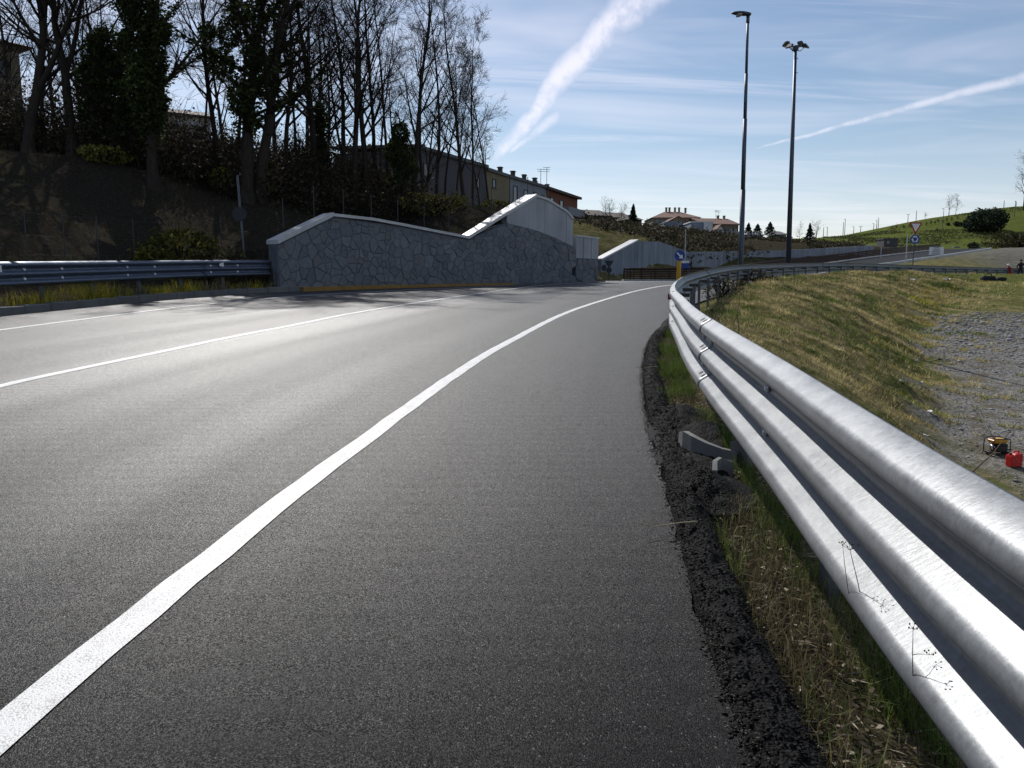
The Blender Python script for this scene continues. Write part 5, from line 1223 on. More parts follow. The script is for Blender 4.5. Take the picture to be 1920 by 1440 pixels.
b = bush(990, 62, 1.2, 0.8, 900, 58, 'pale blossoming shrub behind the peak of the wall', [(0.30, 0.28, 0.22), (0.5, 0.47, 0.38), (0.62, 0.58, 0.5)], name='blossoming_shrub', v=377, size=.10)
def hit(u, v, lo=2.0, hi=400.0, n=4000):
    """where the line of sight through (u, v) meets the ground"""
    r_ = ray(u, v); Y = np.geomspace(lo, hi, n); x = r_.x / r_.y * Y; z = EYE + r_.z / r_.y * Y; f = z - tz(x, Y)
    j = np.where(f < 0)[0]; j = j[0] if len(j) else n - 1
    return Vector((x[j], Y[j], float(tz(x[j], Y[j]))))

# ------------------------------------------------------------------ houses
def house(name, label, p0, p1, D, H, wall_m, roof_m, roof='gable', rise=1.5, windows=(), chimneys=(), doors=(), over=0.35, group=None, base=3.0, cat='house'):
    """front wall from p0 to p1 (seen left to right), depth D behind it; windows as (x share, sill height, width, height)"""
    p0 = Vector(p0); p1 = Vector(p1); W = math.hypot(p1.x - p0.x, p1.y - p0.y); rz = math.atan2(p1.y - p0.y, p1.x - p0.x)
    o = empty(name, p0, rz); tag(o, label, cat, group)
    MB().box((W / 2, D / 2, (H - base) / 2), (W, D, H + base)).build('wall', wall_m, o)
    mb = MB(); th = 0.22
    if roof == 'flat': mb.box((W / 2, D / 2, H + .12), (W + 2 * over, D + 2 * over, .24))
    elif roof == 'shed':
        mb.add([(-over, -over, H - .1), (W + over, -over, H - .1), (W + over, D + over, H + rise), (-over, D + over, H + rise), (-over, -over, H + th), (W + over, -over, H + th), (W + over, D + over, H + rise + th), (-over, D + over, H + rise + th)],
               [(0, 3, 2, 1), (4, 5, 6, 7), (0, 1, 5, 4), (1, 2, 6, 5), (2, 3, 7, 6), (3, 0, 4, 7)])
    elif roof == 'gable':                                                     # ridge along the front
        y0, y1 = -over, D + over
        pr = [(y0, H - .12), (D / 2, H + rise), (y1, H - .12), (y1, H + .1), (D / 2, H + rise + th), (y0, H + .1)]
        n = 6; vs = [(-over, y, z) for y, z in pr] + [(W + over, y, z) for y, z in pr]
        mb.add(vs, [(0, 1, 4, 5), (1, 2, 3, 4), (11, 10, 7, 6), (10, 9, 8, 7)] + [(i, i + n, (i + 1) % n + n, (i + 1) % n) for i in range(n)])
        g = MB(); g.add([(0, 0, H), (0, D, H), (0, D / 2, H + rise), (W, 0, H), (W, D, H), (W, D / 2, H + rise)], [(0, 1, 2), (5, 4, 3), (0, 2, 5, 3), (1, 4, 5, 2)]); g.build('gable', wall_m, o)
    elif roof == 'front_gable':                                               # gable end towards the viewer
        pr = [(-over, H - .2), (W / 2, H + rise), (W + over, H - .2), (W + over, H + .05), (W / 2, H + rise + th), (-over, H + .05)]
        n = 6; vs = [(x, -over, z) for x, z in pr] + [(x, D + over, z) for x, z in pr]
        mb.add(vs, [(5, 4, 1, 0), (4, 3, 2, 1), (6, 7, 10, 11), (7, 8, 9, 10)] + [((i + 1) % n, (i + 1) % n + n, i + n, i) for i in range(n)])
        g = MB(); g.add([(0, 0.002, H), (W, 0.002, H), (W / 2, 0.002, H + rise), (0, D, H), (W, D, H), (W / 2, D, H + rise)], [(0, 1, 2), (5, 4, 3), (0, 2, 5, 3), (1, 4, 5, 2)]); g.build('gable', wall_m, o)
    elif roof == 'hip':
        q = min(D / 2, W / 3)
        vs = [(-over, -over, H - .05), (W + over, -over, H - .05), (W + over, D + over, H - .05), (-over, D + over, H - .05), (q, D / 2, H + rise), (W - q, D / 2, H + rise)]
        mb.add(vs, [(0, 1, 5, 4), (1, 2, 5), (2, 3, 4, 5), (3, 0, 4), (3, 2, 1, 0)])
    rf = mb.build('roof', roof_m, o)
    for (fx, fy, h) in chimneys:
        c = MB(); zt = H + rise * (1 - abs(fy - .5) * 2 if roof in ('gable', 'hip') else (fy if roof == 'shed' else .5)); c.box((fx * W, fy * D, zt + h / 2), (.42, .42, h + .6)); c.box((fx * W, fy * D, zt + h + .22), (.55, .55, .10)); c.build('chimney', wall_m if roof != 'shed' else M['w_dark'], rf)
    for (fx, z, w, h) in windows:
        f = MB(); x = fx * W
        for bx, bz, sx, sz in ((0, h / 2 + .05, w + .2, .1), (0, -h / 2 - .06, w + .3, .12), (-w / 2 - .05, 0, .1, h), (w / 2 + .05, 0, .1, h)): f.box((x + bx, -.03, z + bz), (sx, .10, sz))
        wn = f.build('window', M['w_dark'] if wall_m in (M['w_grey'], M['w_brick'], M['w_cream']) else M['w_grey'], o)
        MB().box((x, -.012, z), (w, .02, h)).build('pane', M['glass'], wn)
    for (fx, w, h) in doors: MB().bbox((fx * W, -.04, h / 2), (w, .08, h), .02).build('door', M['shutter'], o)
    return o
def antenna(p, h, label, arms=4):
    o = empty('antenna', p); MB().tube([(0, 0, -.3), (0, 0, h)], .035, 6).build('mast', M['pole'], o)
    for k in range(arms): MB().tube([(-.45 + .04 * k, 0, h - .25 * k), (.45 - .04 * k, 0, h - .25 * k)], .025, 5).build('arm', M['pole'], o)
    return tag(o, label, 'antenna', 'roof antennas')
# terraced row climbing behind the wall
def row_pt(u, d, z): return Vector(((u - 960) / FPX * d, d, z))
ROWZ = 5.6
ra0, ra1, rb1, rc1 = row_pt(786, 70, ROWZ), row_pt(912, 82, ROWZ), row_pt(1023, 98, ROWZ), row_pt(1080, 110, ROWZ)
rowA = house('row_house', 'long dark grey terraced house half hidden behind the bare trees', ra0, ra1, 9, 7.35, M['w_grey'], M['roof_grey'], 'shed', 0.5, [(.12, 5.6, .8, 1.0), (.86, 5.6, .8, 1.0), (.12, 3.0, .8, 1.0)], [(.45, .35, .9)], over=.25)
mid = row_pt(956, 88, ROWZ)
rowB = house('row_house', 'ochre terraced house between the dark grey house and the pale one', ra1 + Vector((.1, .2, 0)), mid, 9, 7.1, M['w_ochre'], M['roof_grey'], 'shed', 0.4, [(.3, 5.9, .7, .8)], [(.9, .1, .75)], over=.25)
rowC = house('row_house', 'pale grey terraced house with a row of chimneys above the wall peak', mid + Vector((.05, .1, 0)), rb1, 9, 7.1, M['w_pale'], M['roof_grey'], 'shed', 0.4, [(.12, 5.4, 1.0, 1.6), (.4, 5.4, 1.0, 1.4), (.66, 5.4, 1.0, 1.4), (.88, 5.4, .9, 1.2)], [(.25, .1, .75), (.55, .1, .75), (.85, .1, .75)], over=.25)
rowD = house('apartment_house', 'orange brick apartment house with concrete balconies at the end of the row', rb1 + Vector((.05, .1, 0)), rc1, 10, 7.0, M['w_brick'], M['roof'], 'shed', 0.5, [(.15, 5.3, 1.2, 1.5), (.45, 5.3, 1.2, 1.5), (.45, 2.4, 1.2, 1.5), (.15, 2.4, 1.2, 1.5)], [(.1, .2, .8), (.45, .2, .9), (.6, .3, .7)], over=.5)
for zz in (1.6, 4.2):
    mb = MB(); W = (rc1 - rb1).length
    mb.box((W * .62, -.75, zz), (W * .55, 1.5, .16)); mb.box((W * .62, -1.47, zz + .5), (W * .55, .08, 1.0)); mb.box((W * .62 - W * .275, -.75, zz + .5), (.08, 1.42, 1.0)); mb.box((W * .62 + W * .275, -.75, zz + .5), (.08, 1.42, 1.0))
    mb.build('balcony', M['balcony'], rowD)
    mb = MB(); mb.box((W + .8, 3.0, zz), (1.6, 5.5, .16)); mb.box((W + 1.55, 3.0, zz + .5), (.08, 5.5, 1.0)); mb.build('balcony', M['balcony'], rowD)
antenna(row_pt(1012.5, 97, 13.1), 1.7, 'shorter left one of two masts on the row house roof', 2); antenna(row_pt(1023.5, 99, 13.1), 2.2, 'taller right one of two masts on the row house roof', 3)
house('house', 'dark shaded house with overhanging eaves at the left edge behind the wood', at(-75, 300, 62), at(52, 300, 66), 12, 9.6, M['w_cream'], M['roof'], 'hip', 2.0, [(.72, 7.6, .9, 1.2), (.72, 4.4, .9, 1.2), (.35, 7.6, .9, 1.2)], over=.9)
house('house', 'pale house glimpsed between the ivy trees on the hill', at(312, 285, 68), at(398, 290, 70), 8, 3.2, M['w_white'], M['roof'], 'gable', 1.0, [(.3, 1.8, .8, 1.0), (.75, 1.8, .8, 1.0)])
# low dark houses on the rise right of the row
house('house', 'low dark house with brown roof right of the brick balconies', at(1096, 420, 150), at(1142, 420, 152), 9, 1.6, M['w_dark'], M['roof'], 'gable', 1.3, [(.3, .8, .9, .8), (.7, .8, .9, .8)])
house('house', 'low brown roofed house behind the small bare trees', at(1140, 424, 158), at(1183, 426, 160), 8, 1.7, M['w_dark'], M['roof'], 'gable', 1.2, [(.5, .8, .9, .8)])
house('house', 'small brown hip roofed house beside the dark conifer', at(1183, 428, 150), at(1203, 428, 151), 6, 1.7, M['w_dark'], M['roof'], 'hip', 1.1, [(.5, .8, .8, .8)])
# group of houses in the middle distance
house('house', 'long brown roofed house with five chimneys behind the ochre gable', at(1224, 421, 178), at(1312, 421, 178), 11, 1.6, M['w_cream'], M['roof_red'], 'hip', 1.7, [(.1, .6, 1.0, 1.0), (.2, .6, 1.0, 1.0)], [(.38, .5, .7), (.45, .5, .7), (.57, .5, .7), (.66, .5, .7), (.8, .5, .6)])
house('house', 'ochre house with its gable end facing the road', at(1250, 435, 165), at(1291, 435, 165), 10, 1.9, M['w_ochre'], M['roof_red'], 'front_gable', 1.25, [(.62, 1.6, .8, 1.3), (.25, 1.2, .9, .9)])
house('house', 'brown roofed house with ochre wall at the right of the village', at(1318, 441, 172), at(1384, 441, 174), 11, 2.4, M['w_cream'], M['roof_red'], 'gable', 1.5, [(.62, 1.0, .9, 1.1), (.78, 1.0, .9, 1.1), (.92, 1.0, .9, 1.1)], [(.75, .5, .6), (.93, .5, .6)])
house('annex', 'blue grey annex wall with stepped top below the ochre gable', at(1246, 448, 158), at(1273, 448, 158), 6, 3.2, M['w_blue'], M['w_blue'], 'flat', 0, [(.5, 1.4, .7, .9)], over=.05, cat='building')
house('annex', 'boxy modern blue grey building with a pale side', at(1295, 448, 156), at(1336, 448, 156), 7, 3.2, M['w_blue'], M['w_white'], 'flat', 0, [(.82, 1.7, .8, 1.6)], over=.12, cat='building')
mb = MB(); px = at(1319, 448, 155.6); mb.box((px.x + .85, px.y + .1, px.z + 1.6), (1.75, .3, 3.15)); tag(mb.build('pale_wing', M['w_white']), 'tall pale wall slab on the front of the boxy building', 'wall')
house('porch', 'small white gabled porch right of the boxy building', at(1346, 441, 160), at(1356, 441, 160), 4, 1.3, M['w_white'], M['roof_red'], 'front_gable', .7, [(.5, .7, .5, .7)], over=.2, cat='building')
mb = MB(); a_, b_ = at(1180, 434, 160), at(1247, 436, 160); k = 9
gw = tag(empty('garden_fence', a_), 'long pale garden wall left of the village houses', 'fence')
for i in range(k): MB().bbox(((b_.x - a_.x) * (i + .5) / k, 0, .55 + (b_.z - a_.z) * i / k), ((b_.x - a_.x) / k - .04, .2, 1.5), .03).build('panel', M['w_blue'], gw)
gw2 = tag(empty('garden_fence', at(1354, 449, 160)), 'grey garden wall with pale pillars below the pines', 'fence'); x0 = at(1354, 449, 160).x; k = 8; L = at(1432, 449, 160).x - x0
for i in range(k):
    MB().bbox((L * (i + .5) / k, 0, .45), (L / k - .5, .2, 1.1), .02).build('panel', M['w_grey'], gw2); MB().bbox((L * i / k, 0, .75), (.42, .42, 1.7), .04).build('pillar', M['w_pale'], gw2)
mb = MB(); p = at(1320.5, 453, 150); ct = empty('container', p); W = at(1354, 453, 150).x - p.x
MB().bbox((W / 2, 1.2, .75), (W, 2.4, 1.45), .05).build('shell', M['lamp_dark'], ct)
for i in range(9): MB().box((W * (i + .5) / 9, -.02, .75), (.12, .06, 1.3)).build('rib', M['lamp_dark'], ct)
tag(ct, 'dark ribbed container standing on the slope below the village', 'container')
antenna(at(1342, 412, 172), 2.0, 'left of two masts on the village roofs', 2); antenna(at(1347, 412, 173), 1.9, 'right of two masts on the village roofs', 2)
house('house', 'small house with grey hip roof right of the pines', at(1457, 449, 185), at(1474, 449, 185), 6, 1.2, M['w_cream'], M['roof_grey'], 'hip', .9, [(.5, .6, .7, .7)], over=.5)
sh = house('shed', 'grey flat roofed shed below the green hill', at(1657, 461, 205), at(1683, 461, 205), 4, 1.7, M['w_grey'], M['w_grey'], 'flat', 0, [(.3, .9, .8, .8)], over=.15, cat='building')

# far trees and bushes
def conifer(u, v, d, H, rad, label, seed, group='dark conifers of the village', shape=1.0):
    p = at(u, v, d); o = empty('conifer', p); r = np.random.default_rng(seed)
    MB().tube([(0, 0, -.4), (0, 0, H * .95)], [H * .022, H * .006], 7).build('trunk', M['bark'], o)
    n = 2600; t = r.uniform(.08, 1, n) ** shape; tier = .55 + .45 * np.abs(np.sin(t * 16)); a = r.uniform(0, 6.28, n); q = rad * (1.04 - t) * tier * r.uniform(.25, 1.05, n) ** .6 * (.8 + .35 * np.sin(a * 3 + seed))
    pts = np.stack([np.cos(a) * q, np.sin(a) * q, t * H - q * .18], 1); link('crown', leaf_mesh('crown', pts, H * .055, seed, PINE), o); return tag(o, label, 'tree', group)
conifer(1187, 424, 142, 3.9, 1.5, 'dark pointed conifer beside the small hip roofed house', 61)
conifer(1403, 447, 165, 3.2, 1.9, 'leftmost dark pine partly behind the single lamp post', 62, shape=.5); conifer(1420, 447, 165, 3.0, 2.4, 'middle dark pine between the two lamp posts', 63, shape=.5); conifer(1443, 447, 165, 3.4, 2.5, 'widest dark pine left of the floodlight mast', 64, shape=.55)
conifer(1517, 455, 190, 4.6, 1.9, 'dark layered conifer between two bare trees right of the floodlight mast', 65)
def far_tree(kind, u, v, d, H, rz, label, thick=1.0):
    k = H / TREE_SPECS[kind]['H']; o = empty('bare_tree', at(u, v, d), rz); o.scale = (k * 1.25, k * 1.25, k); link('trunk', TREE_ME[kind][0], o); link('crown', TREE_ME[kind][1], o); return tag(o, label, 'tree', 'bare trees in the distance')
far_tree(0, 1137, 421, 130, 4.4, .5, 'round bare tree left of the conifer on the rise'); far_tree(4, 1146, 421, 128, 4.0, 2.1, 'wide bare tree beside the round one on the rise'); far_tree(1, 1166, 432, 120, 3.9, 1.0, 'small bare tree in front of the low brown houses')
far_tree(2, 1499, 455, 190, 5.0, .2, 'pale bare tree just right of the floodlight mast'); far_tree(1, 1530, 457, 192, 5.4, 3.1, 'dark bare tree right of the layered conifer')
far_tree(1, 1779, 405, 300, 7.6, .4, 'left bare tree on the hill crest behind the big bush'); far_tree(3, 1791, 404, 300, 7.8, 2.0, 'right bare tree on the hill crest behind the big bush'); far_tree(4, 1735, 411, 305, 2.6, 1.2, 'tiny umbrella shaped tree alone on the hill crest')
far_tree(4, 1921, 392, 260, 17.5, .9, 'big bare tree at the right edge on the hill')
bush(1832, 285, 7.4, 4.4, 5200, 71, 'big dark round bush on the green hill', PINE, size=.62, v=419, group='bushes on the green hill', twigs=20)
bush(1781, 300, 1.9, .95, 500, 72, 'clipped dark hedge under the bare trees on the hill crest', PINE, size=.4, v=405, group='bushes on the green hill', twigs=8); bush(1763, 303, .8, .6, 240, 73, 'small dark shrub left of the clipped hedge on the crest', PINE, size=.3, v=406, group='bushes on the green hill', twigs=6)
bush(1812, 235, 1.6, 1.1, 500, 74, 'dark shrub at the foot of the green hill above the parked cars', PINE, size=.35, v=461, group='bushes on the green hill', twigs=8)
bush(1900, 240, 10, 3.0, 2600, 75, 'broad brown thicket at the foot of the hill on the right edge', [(0.03, 0.028, 0.012), (0.06, 0.055, 0.025), (0.09, 0.085, 0.03)], size=.5, v=458, group='bushes on the green hill', twigs=60)
bush(1323, 176, 1.4, 1.1, 700, 76, 'round dark tree crown rising behind the village roof', PINE, size=.22, v=412, group='bushes of the village', twigs=8)
bush(1452, 168, 2.6, .6, 800, 77, 'green hedge in front of the small grey roofed house', [(0.012, 0.028, 0.018), (0.025, 0.05, 0.03), (0.03, 0.06, 0.035)], size=.25, v=452, group='bushes of the village', twigs=8)
VINE = ['second from the left of the loose row on the hill', 'third from the left of the loose row on the hill', 'fourth from the left, nearest the give way sign on the hill', 'first one right of the give way sign on the hill', 'second one right of the give way sign on the hill', 'third one right of the give way sign on the hill', 'fourth one right of the give way sign on the hill', 'fifth one right of the give way sign on the hill', 'sixth one right of the give way sign on the hill', 'second last before the big bush on the hill', 'last before the big bush on the hill', 'standing alone lower on the slope below the row', 'leftmost of the loose row on the hill']
for i, (u, v) in enumerate([(1681, 428), (1694, 429), (1706, 426), (1737, 424), (1745, 422), (1753, 421), (1759, 418), (1768, 419), (1775, 416), (1784, 414), (1795, 412), (1757, 436), (1672, 431)]):
    far = hit(u, v, 200, 340); o = empty('vine', far, i * 1.1); mb = MB(); mb.tube([(0, 0, -.2), (.05, 0, .7), (-.03, .05, 1.3)], [.07, .06, .05], 5).build('stem', M['bark'], o)
    q = np.random.default_rng(200 + i).normal(0, 1, (90, 3)) * [.28, .28, .35] + [0, 0, 1.0]; link('foliage', leaf_mesh('foliage', q, .22, 300 + i, PINE), o); tag(o, ORD[i] + ' small vine in the listing of the loose row on the green hill' if False else 'small dark vine, ' + VINE[i], 'vine', 'vines on the green hill')

def hillside_scrub():
    r = np.random.default_rng(88); U = r.uniform(1085, 1600, 1500); D = r.uniform(80, 165, 1500); x = (U - 960) / FPX * D; w = nearest(FP0[:, :2], np.concatenate([[0], np.cumsum(np.linalg.norm(np.diff(FP0[:, :2], axis=0), axis=1))]), x, D)[0]
    keep = (w < -5) & (hash_noise(x * .12, D * .12, 89) > .42); x, D = x[keep], D[keep]; z = tz(x, D); n = 26
    P = (np.stack([x, D, z], 1)[:, None] + r.normal(0, 1, (len(x), n, 3)) * [.7, .7, .28] * r.uniform(.5, 1.3, (len(x), 1, 1)) + [0, 0, .25]).reshape(-1, 3)
    tag(link('hillside_scrub', leaf_mesh('hillside_scrub', P, .30, 90, [(0.02, 0.018, 0.010), (0.05, 0.044, 0.026), (0.10, 0.088, 0.05)])), 'low brown scrub scattered over the slope below the village', 'scrub', kind='stuff')
    U = r.uniform(1560, 2000, 2600); V_ = r.uniform(395, 458, 2600); x = (U - 960) / FPX * 290; y = r.uniform(235, 326, 2600); z = tz(x, y); keep = (hash_noise(x * .05, y * .09, 91) > .52); x, y, z = x[keep], y[keep], z[keep]
    P = (np.stack([x, y, z], 1)[:, None] + r.normal(0, 1, (len(x), 14, 3)) * [1.4, 1.4, .12]).reshape(-1, 3)
    tag(link('hill_grass', leaf_mesh('hill_grass', P, .55, 92, [(0.06, 0.075, 0.022), (0.095, 0.11, 0.034), (0.14, 0.14, 0.055)])), 'uneven tufts of grass over the green hill', 'grass', kind='stuff')
hillside_scrub()
# ------------------------------------------------------------------ lamps
def street_lamp(u, v0, v1, d, label, r0=.10, r1=.045, heads=1, group=None, pale=False, arm=.5):
    a = at(u, v0, d); zt = at(u, v1, d).z; h = zt - a.z; o = empty('street_lamp', a); m = M['pole_pale'] if pale else M['pole']
    MB().tube([(0, 0, -.3), (0, 0, h)], [r0, r1], 8).build('post', m, o)
    for k in range(heads):
        sgn = (-1, 1)[k]; mb = MB(); mb.tube([(0, 0, h - .05), (sgn * arm, 0, h + .05)], [r1 * .8, r1 * .8], 6); mb.bbox((sgn * arm, 0, h + .05), (arm * .9, .22, .12), .04); mb.build('lamp_head', M['lamp_dark'], o)
    return tag(o, label, 'street lamp', group)
RIDGE = 'street lamps along the hill crest'
for u, v0, v1, hd, lb in [(1543.5, 447, 426, 0, 'leftmost slim pole where the green hill begins'), (1550.5, 447, 426, 1, 'lamp just right of the slim pole where the hill begins'), (1580.5, 441, 416, 0, 'shorter of two close poles on the low hill crest'), (1583.5, 440, 411, 1, 'tallest lamp of two close poles on the low hill crest'),
                          (1600.5, 437, 425, 1, 'small lamp between the two close poles and the double lamp'), (1613.5, 434, 425, 2, 'double headed lamp on the lower hill crest'), (1638, 430, 419, 1, 'single lamp just left of the three crest poles'), (1643.5, 428, 413, 1, 'left one of two poles standing closest on the crest'), (1646.5, 428, 408, 0, 'right one of two poles standing closest on the crest'),
                          (1702, 418, 402, 2, 'double lamp above the give way sign on the crest'), (1717.5, 414, 395, 0, 'bare pole right above the give way sign'), (1882, 390, 376, 0, 'short pole right of the big dark bush'), (1905, 388, 378, 1, 'lamp near the big bare tree at the right edge')]:
    street_lamp(u, v0, v1, 330, lb, .14, .10, hd, RIDGE)
street_lamp(1767, 430, 391, 270, 'dark tall post left of the big bush on the hillside', .11, .07, 1, 'street lamps on the hillside'); street_lamp(1902, 405, 376, 262, 'dark post on the hillside right of the big bush', .11, .07, 0, 'street lamps on the hillside')
street_lamp(1284, 492, 429, 76, 'pale slim lamp post behind the blue arrow sign', .055, .04, 1, pale=True, arm=.35)
street_lamp(1327.5, 470, 440, 120, 'pale thin post before the dark container', .05, .04, 0, 'thin posts before the village', True); street_lamp(1345.5, 470, 436, 120, 'pale thin post at the right end of the dark container', .05, .04, 0, 'thin posts before the village', True)
street_lamp(1697, 508, 437, 78, 'pale post left of the give way sign', .06, .045, 0, pale=True); street_lamp(1651, 486, 463, 100, 'short pale post before the brown fence on the ramp', .05, .045, 0, pale=True)
# tall single lamp beside the rail
a = at(1388.5, 520, 31.0); zt = at(1402.5, 30, 31.0); o = empty('street_lamp', (a.x, a.y, ground(a.x, a.y))); dv = zt - o.location; up = dv.length
o.rotation_euler = Vector((0, 0, 1)).rotation_difference(dv).to_euler()
MB().tube([(0, 0, -.4), (0, 0, up * .385)], [.10, .098], 14).build('lower_shaft', M['pole'], o, True); MB().tube([(0, 0, up * .38), (0, 0, up * .64)], [.083, .080], 14).build('middle_shaft', M['pole'], o, True)
MB().tube([(0, 0, up * .635), (0, 0, up * .80)], [.068, .065], 12).build('upper_shaft', M['pole'], o, True); MB().tube([(0, 0, up * .795), (0, 0, up * .985)], [.054, .05], 12).build('top_shaft', M['pole'], o, True)
MB().tube([(0, 0, up * .975), (0, 0, up)], .065, 10).build('socket', M['pole'], o, True)
mb = MB(); prof = []
for i in range(9):
    t = i / 8; w = .17 * math.sin(math.pi * (.12 + .80 * t)) ** .6; hh = .10 * math.sin(math.pi * (.18 + .74 * t)) ** .7; x = .10 - t * .72; z = up + .045 + .06 * t
    prof.append([(x, w * math.cos(q), z + (hh if math.sin(q) > 0 else hh * .45) * math.sin(q)) for q in [2 * math.pi * j / 12 for j in range(12)]])
vs = [p for ring in prof for p in ring]; fs = [(i * 12 + j, i * 12 + (j + 1) % 12, i * 12 + 12 + (j + 1) % 12, i * 12 + 12 + j) for i in range(8) for j in range(12)] + [tuple(reversed(range(12))), tuple(96 + j for j in range(12))]
mb.add(vs, fs); hd = mb.build('lamp_head', M['lamp_dark'], o, True); MB().disc((-.34, 0, up + .03), .20, .03, (.08, 0, -1), 16, .11).build('lamp_glass', M['lamp_glass'], hd)
tag(o, 'tall slim street lamp with one flat head beside the guardrail', 'street lamp')
# floodlight mast
a = at(1478.5, 492, 52.0); zt = at(1491.5, 92, 52.0); g = ground(a.x, a.y); o = empty('floodlight_mast', (a.x, a.y, min(g, a.z))); dv = zt - o.location; up = dv.length; o.rotation_euler = Vector((0, 0, 1)).rotation_difference(dv).to_euler()
MB().tube([(0, 0, -.4), (0, 0, up)], [.185, .095], 16).build('mast', M['pole'], o, True)
MB().bbox((0, 0, up + .05), (.34, .30, .34), .06).build('mast_head', M['lamp_dark'], o)
for i, (ax, ay) in enumerate(((-.43, -.36), (.43, -.36), (-.40, .38), (.40, .38))):
    dz = .02 if ay < 0 else .38
    MB().tube([(0, 0, up - .08), (ax * .6, ay * .5, up - .18 + dz * .6), (ax * .92, ay, up + dz - .05)], .026, 7).build('bracket', M['lamp_dark'], o)
    mb = MB(); R3 = Matrix.Rotation(math.atan2(ay, ax), 3, 'Z') @ Matrix.Rotation(math.radians(22), 3, 'Y'); c = Vector((ax * 1.18, ay * 1.1, up + dz + .03))
    vs = [R3 @ Vector(q) + c for q in [(-.24, -.15, .07), (.16, -.20, .02), (.16, .20, .02), (-.24, .15, .07), (-.20, -.10, -.10), (.20, -.19, -.06), (.20, .19, -.06), (-.20, .10, -.10), (-.05, -.12, .16), (-.05, .12, .16)]]
    mb.add(vs, [(0, 3, 7, 4), (1, 5, 6, 2), (4, 7, 6, 5), (0, 4, 5, 1), (3, 2, 6, 7), (0, 1, 8), (3, 9, 2), (1, 2, 9, 8), (0, 8, 9, 3)]); fl = mb.build('floodlight', M['lamp_dark'], o)
    c2 = MB(); c2.add([R3 @ Vector(q) + c for q in [(-.17, -.10, -.105), (.17, -.16, -.072), (.17, .16, -.072), (-.17, .10, -.105)]], [(0, 3, 2, 1)]); c2.build('lamp_glass', M['lamp_glass'], fl)
for zz in (.62, 1.5): MB().tube([(.05, 0, up - zz), (.20, 0, up - zz + .05)], .022, 6).build('step_iron', M['pole'], o)
tag(o, 'tall tapered mast with four floodlights beyond the guardrail', 'floodlight mast')

# ------------------------------------------------------------------ signs
def arrow_poly(pts, c, ax, up_, nrm, th):
    vs = [Vector(c) + Vector(ax) * x + Vector(up_) * z for x, z in pts]; n = len(pts); mb = MB(); mb.add([v + Vector(nrm) * th for v in vs] + vs, [tuple(range(n))] + [(i, i + n, (i + 1) % n + n, (i + 1) % n) for i in range(n)]); return mb
F = Vector((0, -1, 0)); AX = Vector((1, 0, 0)); UP = Vector((0, 0, 1))
# keep right arrow over the yellow marker
d = 44.0; c = at(1274.5, 479, d); g = ground(c.x, c.y); o = tag(empty('traffic_sign', (c.x, c.y, g)), 'round blue sign with white arrow pointing down right above a yellow marker', 'traffic sign'); cz = c.z - g
MB().tube([(0, .04, -.2), (0, .04, cz + .2)], .03, 8).build('post', M['pole'], o)
MB().disc((0, 0, cz), .30, .02, F, 28).build('sign_plate', M['sign_blue'], o)
pl = [(-.19, .13), (-.13, .19), (.07, -.01), (.14, .06), (.19, -.19), (-.06, -.14), (.01, -.07)]
arrow_poly(pl, (0, -.012, cz), AX, UP, F, .004).build('arrow', M['sign_white'], o)
c2 = at(1268, 508, d); mb = MB(); z1 = at(1270, 489, d).z - g; z0 = at(1270, 509, d).z - g
prof = [(.12 * math.cos(q), .10 * math.sin(q)) for q in [math.pi + math.pi * j / 10 for j in range(11)]] + [(.12, .05), (-.12, .05)]
n = len(prof); vs = [(x - .02, y - .02, z0 - .5) for x, y in prof] + [(x * .9 - .02, y * .9 - .02, z1) for x, y in prof]; mb.add(vs, [tuple(reversed(range(n))), tuple(range(n, 2 * n))] + [(i, (i + 1) % n, (i + 1) % n + n, i + n) for i in range(n)]); mb.build('marker_body', M['yellow'], o)
d = 48.0; c = at(1285, 497, d); g = ground(c.x, c.y); o = tag(empty('direction_sign', (c.x, c.y, g)), 'small white and blue direction panel right of the yellow marker', 'traffic sign'); zc = c.z - g
for xx in (-.18, .18): MB().tube([(xx, .03, -.2), (xx, .03, zc + .2)], .025, 7).build('post', M['pole'], o)
MB().bbox((0, 0, zc + .19), (.48, .03, .13), .01).build('white_panel', M['sign_white'], o); MB().bbox((0, 0, zc - .05), (.48, .03, .30), .01).build('blue_panel', M['sign_blue'], o)
# give way and roundabout
d = 57.0; cT = at(1717, 425, d); cB = at(1716.5, 448.5, d); g = ground(cT.x, d); o = tag(empty('traffic_sign', (cT.x, d, g)), 'red and white give way triangle above a blue roundabout disc on one post', 'traffic sign')
MB().tube([(0, .05, -.3), (0, .05, cT.z - g + .35)], .035, 9).build('post', M['pole'], o)
def tri(s, r_=.0): return [(-s, s * .577), (-s * .93, s * .65), (s * .93, s * .65), (s, s * .577), (.05 * s, -s * 1.13), (-.05 * s, -s * 1.13)]
zt = cT.z - g; arrow_poly(tri(.46), (0, 0, zt), AX, UP, F, .02).build('red_triangle', M['sign_red'], o); arrow_poly(tri(.315), (0, -.022, zt + .01), AX, UP, F, .004).build('white_triangle', M['sign_white'], o)
zb = cB.z - g; MB().disc((0, -.01, zb), .34, .02, F, 28).build('blue_disc', M['sign_blue'], o)
for k in range(3):
    a0 = math.radians(120 * k + 20); A = []; B = []
    for j in range(7): q = a0 - math.radians(72) * j / 6; A.append((.235 * math.cos(q), .235 * math.sin(q))); B.append((.155 * math.cos(q), .155 * math.sin(q)))
    q = a0 - math.radians(72); e = a0 - math.radians(104); head = [(.285 * math.cos(q), .285 * math.sin(q)), (.19 * math.cos(e), .19 * math.sin(e)), (.105 * math.cos(q), .105 * math.sin(q))]
    arrow_poly(list(reversed(A + head + B[::-1])), (0, -.021, zb), AX, UP, F, .004).build('ring_arrow', M['sign_white'], o)
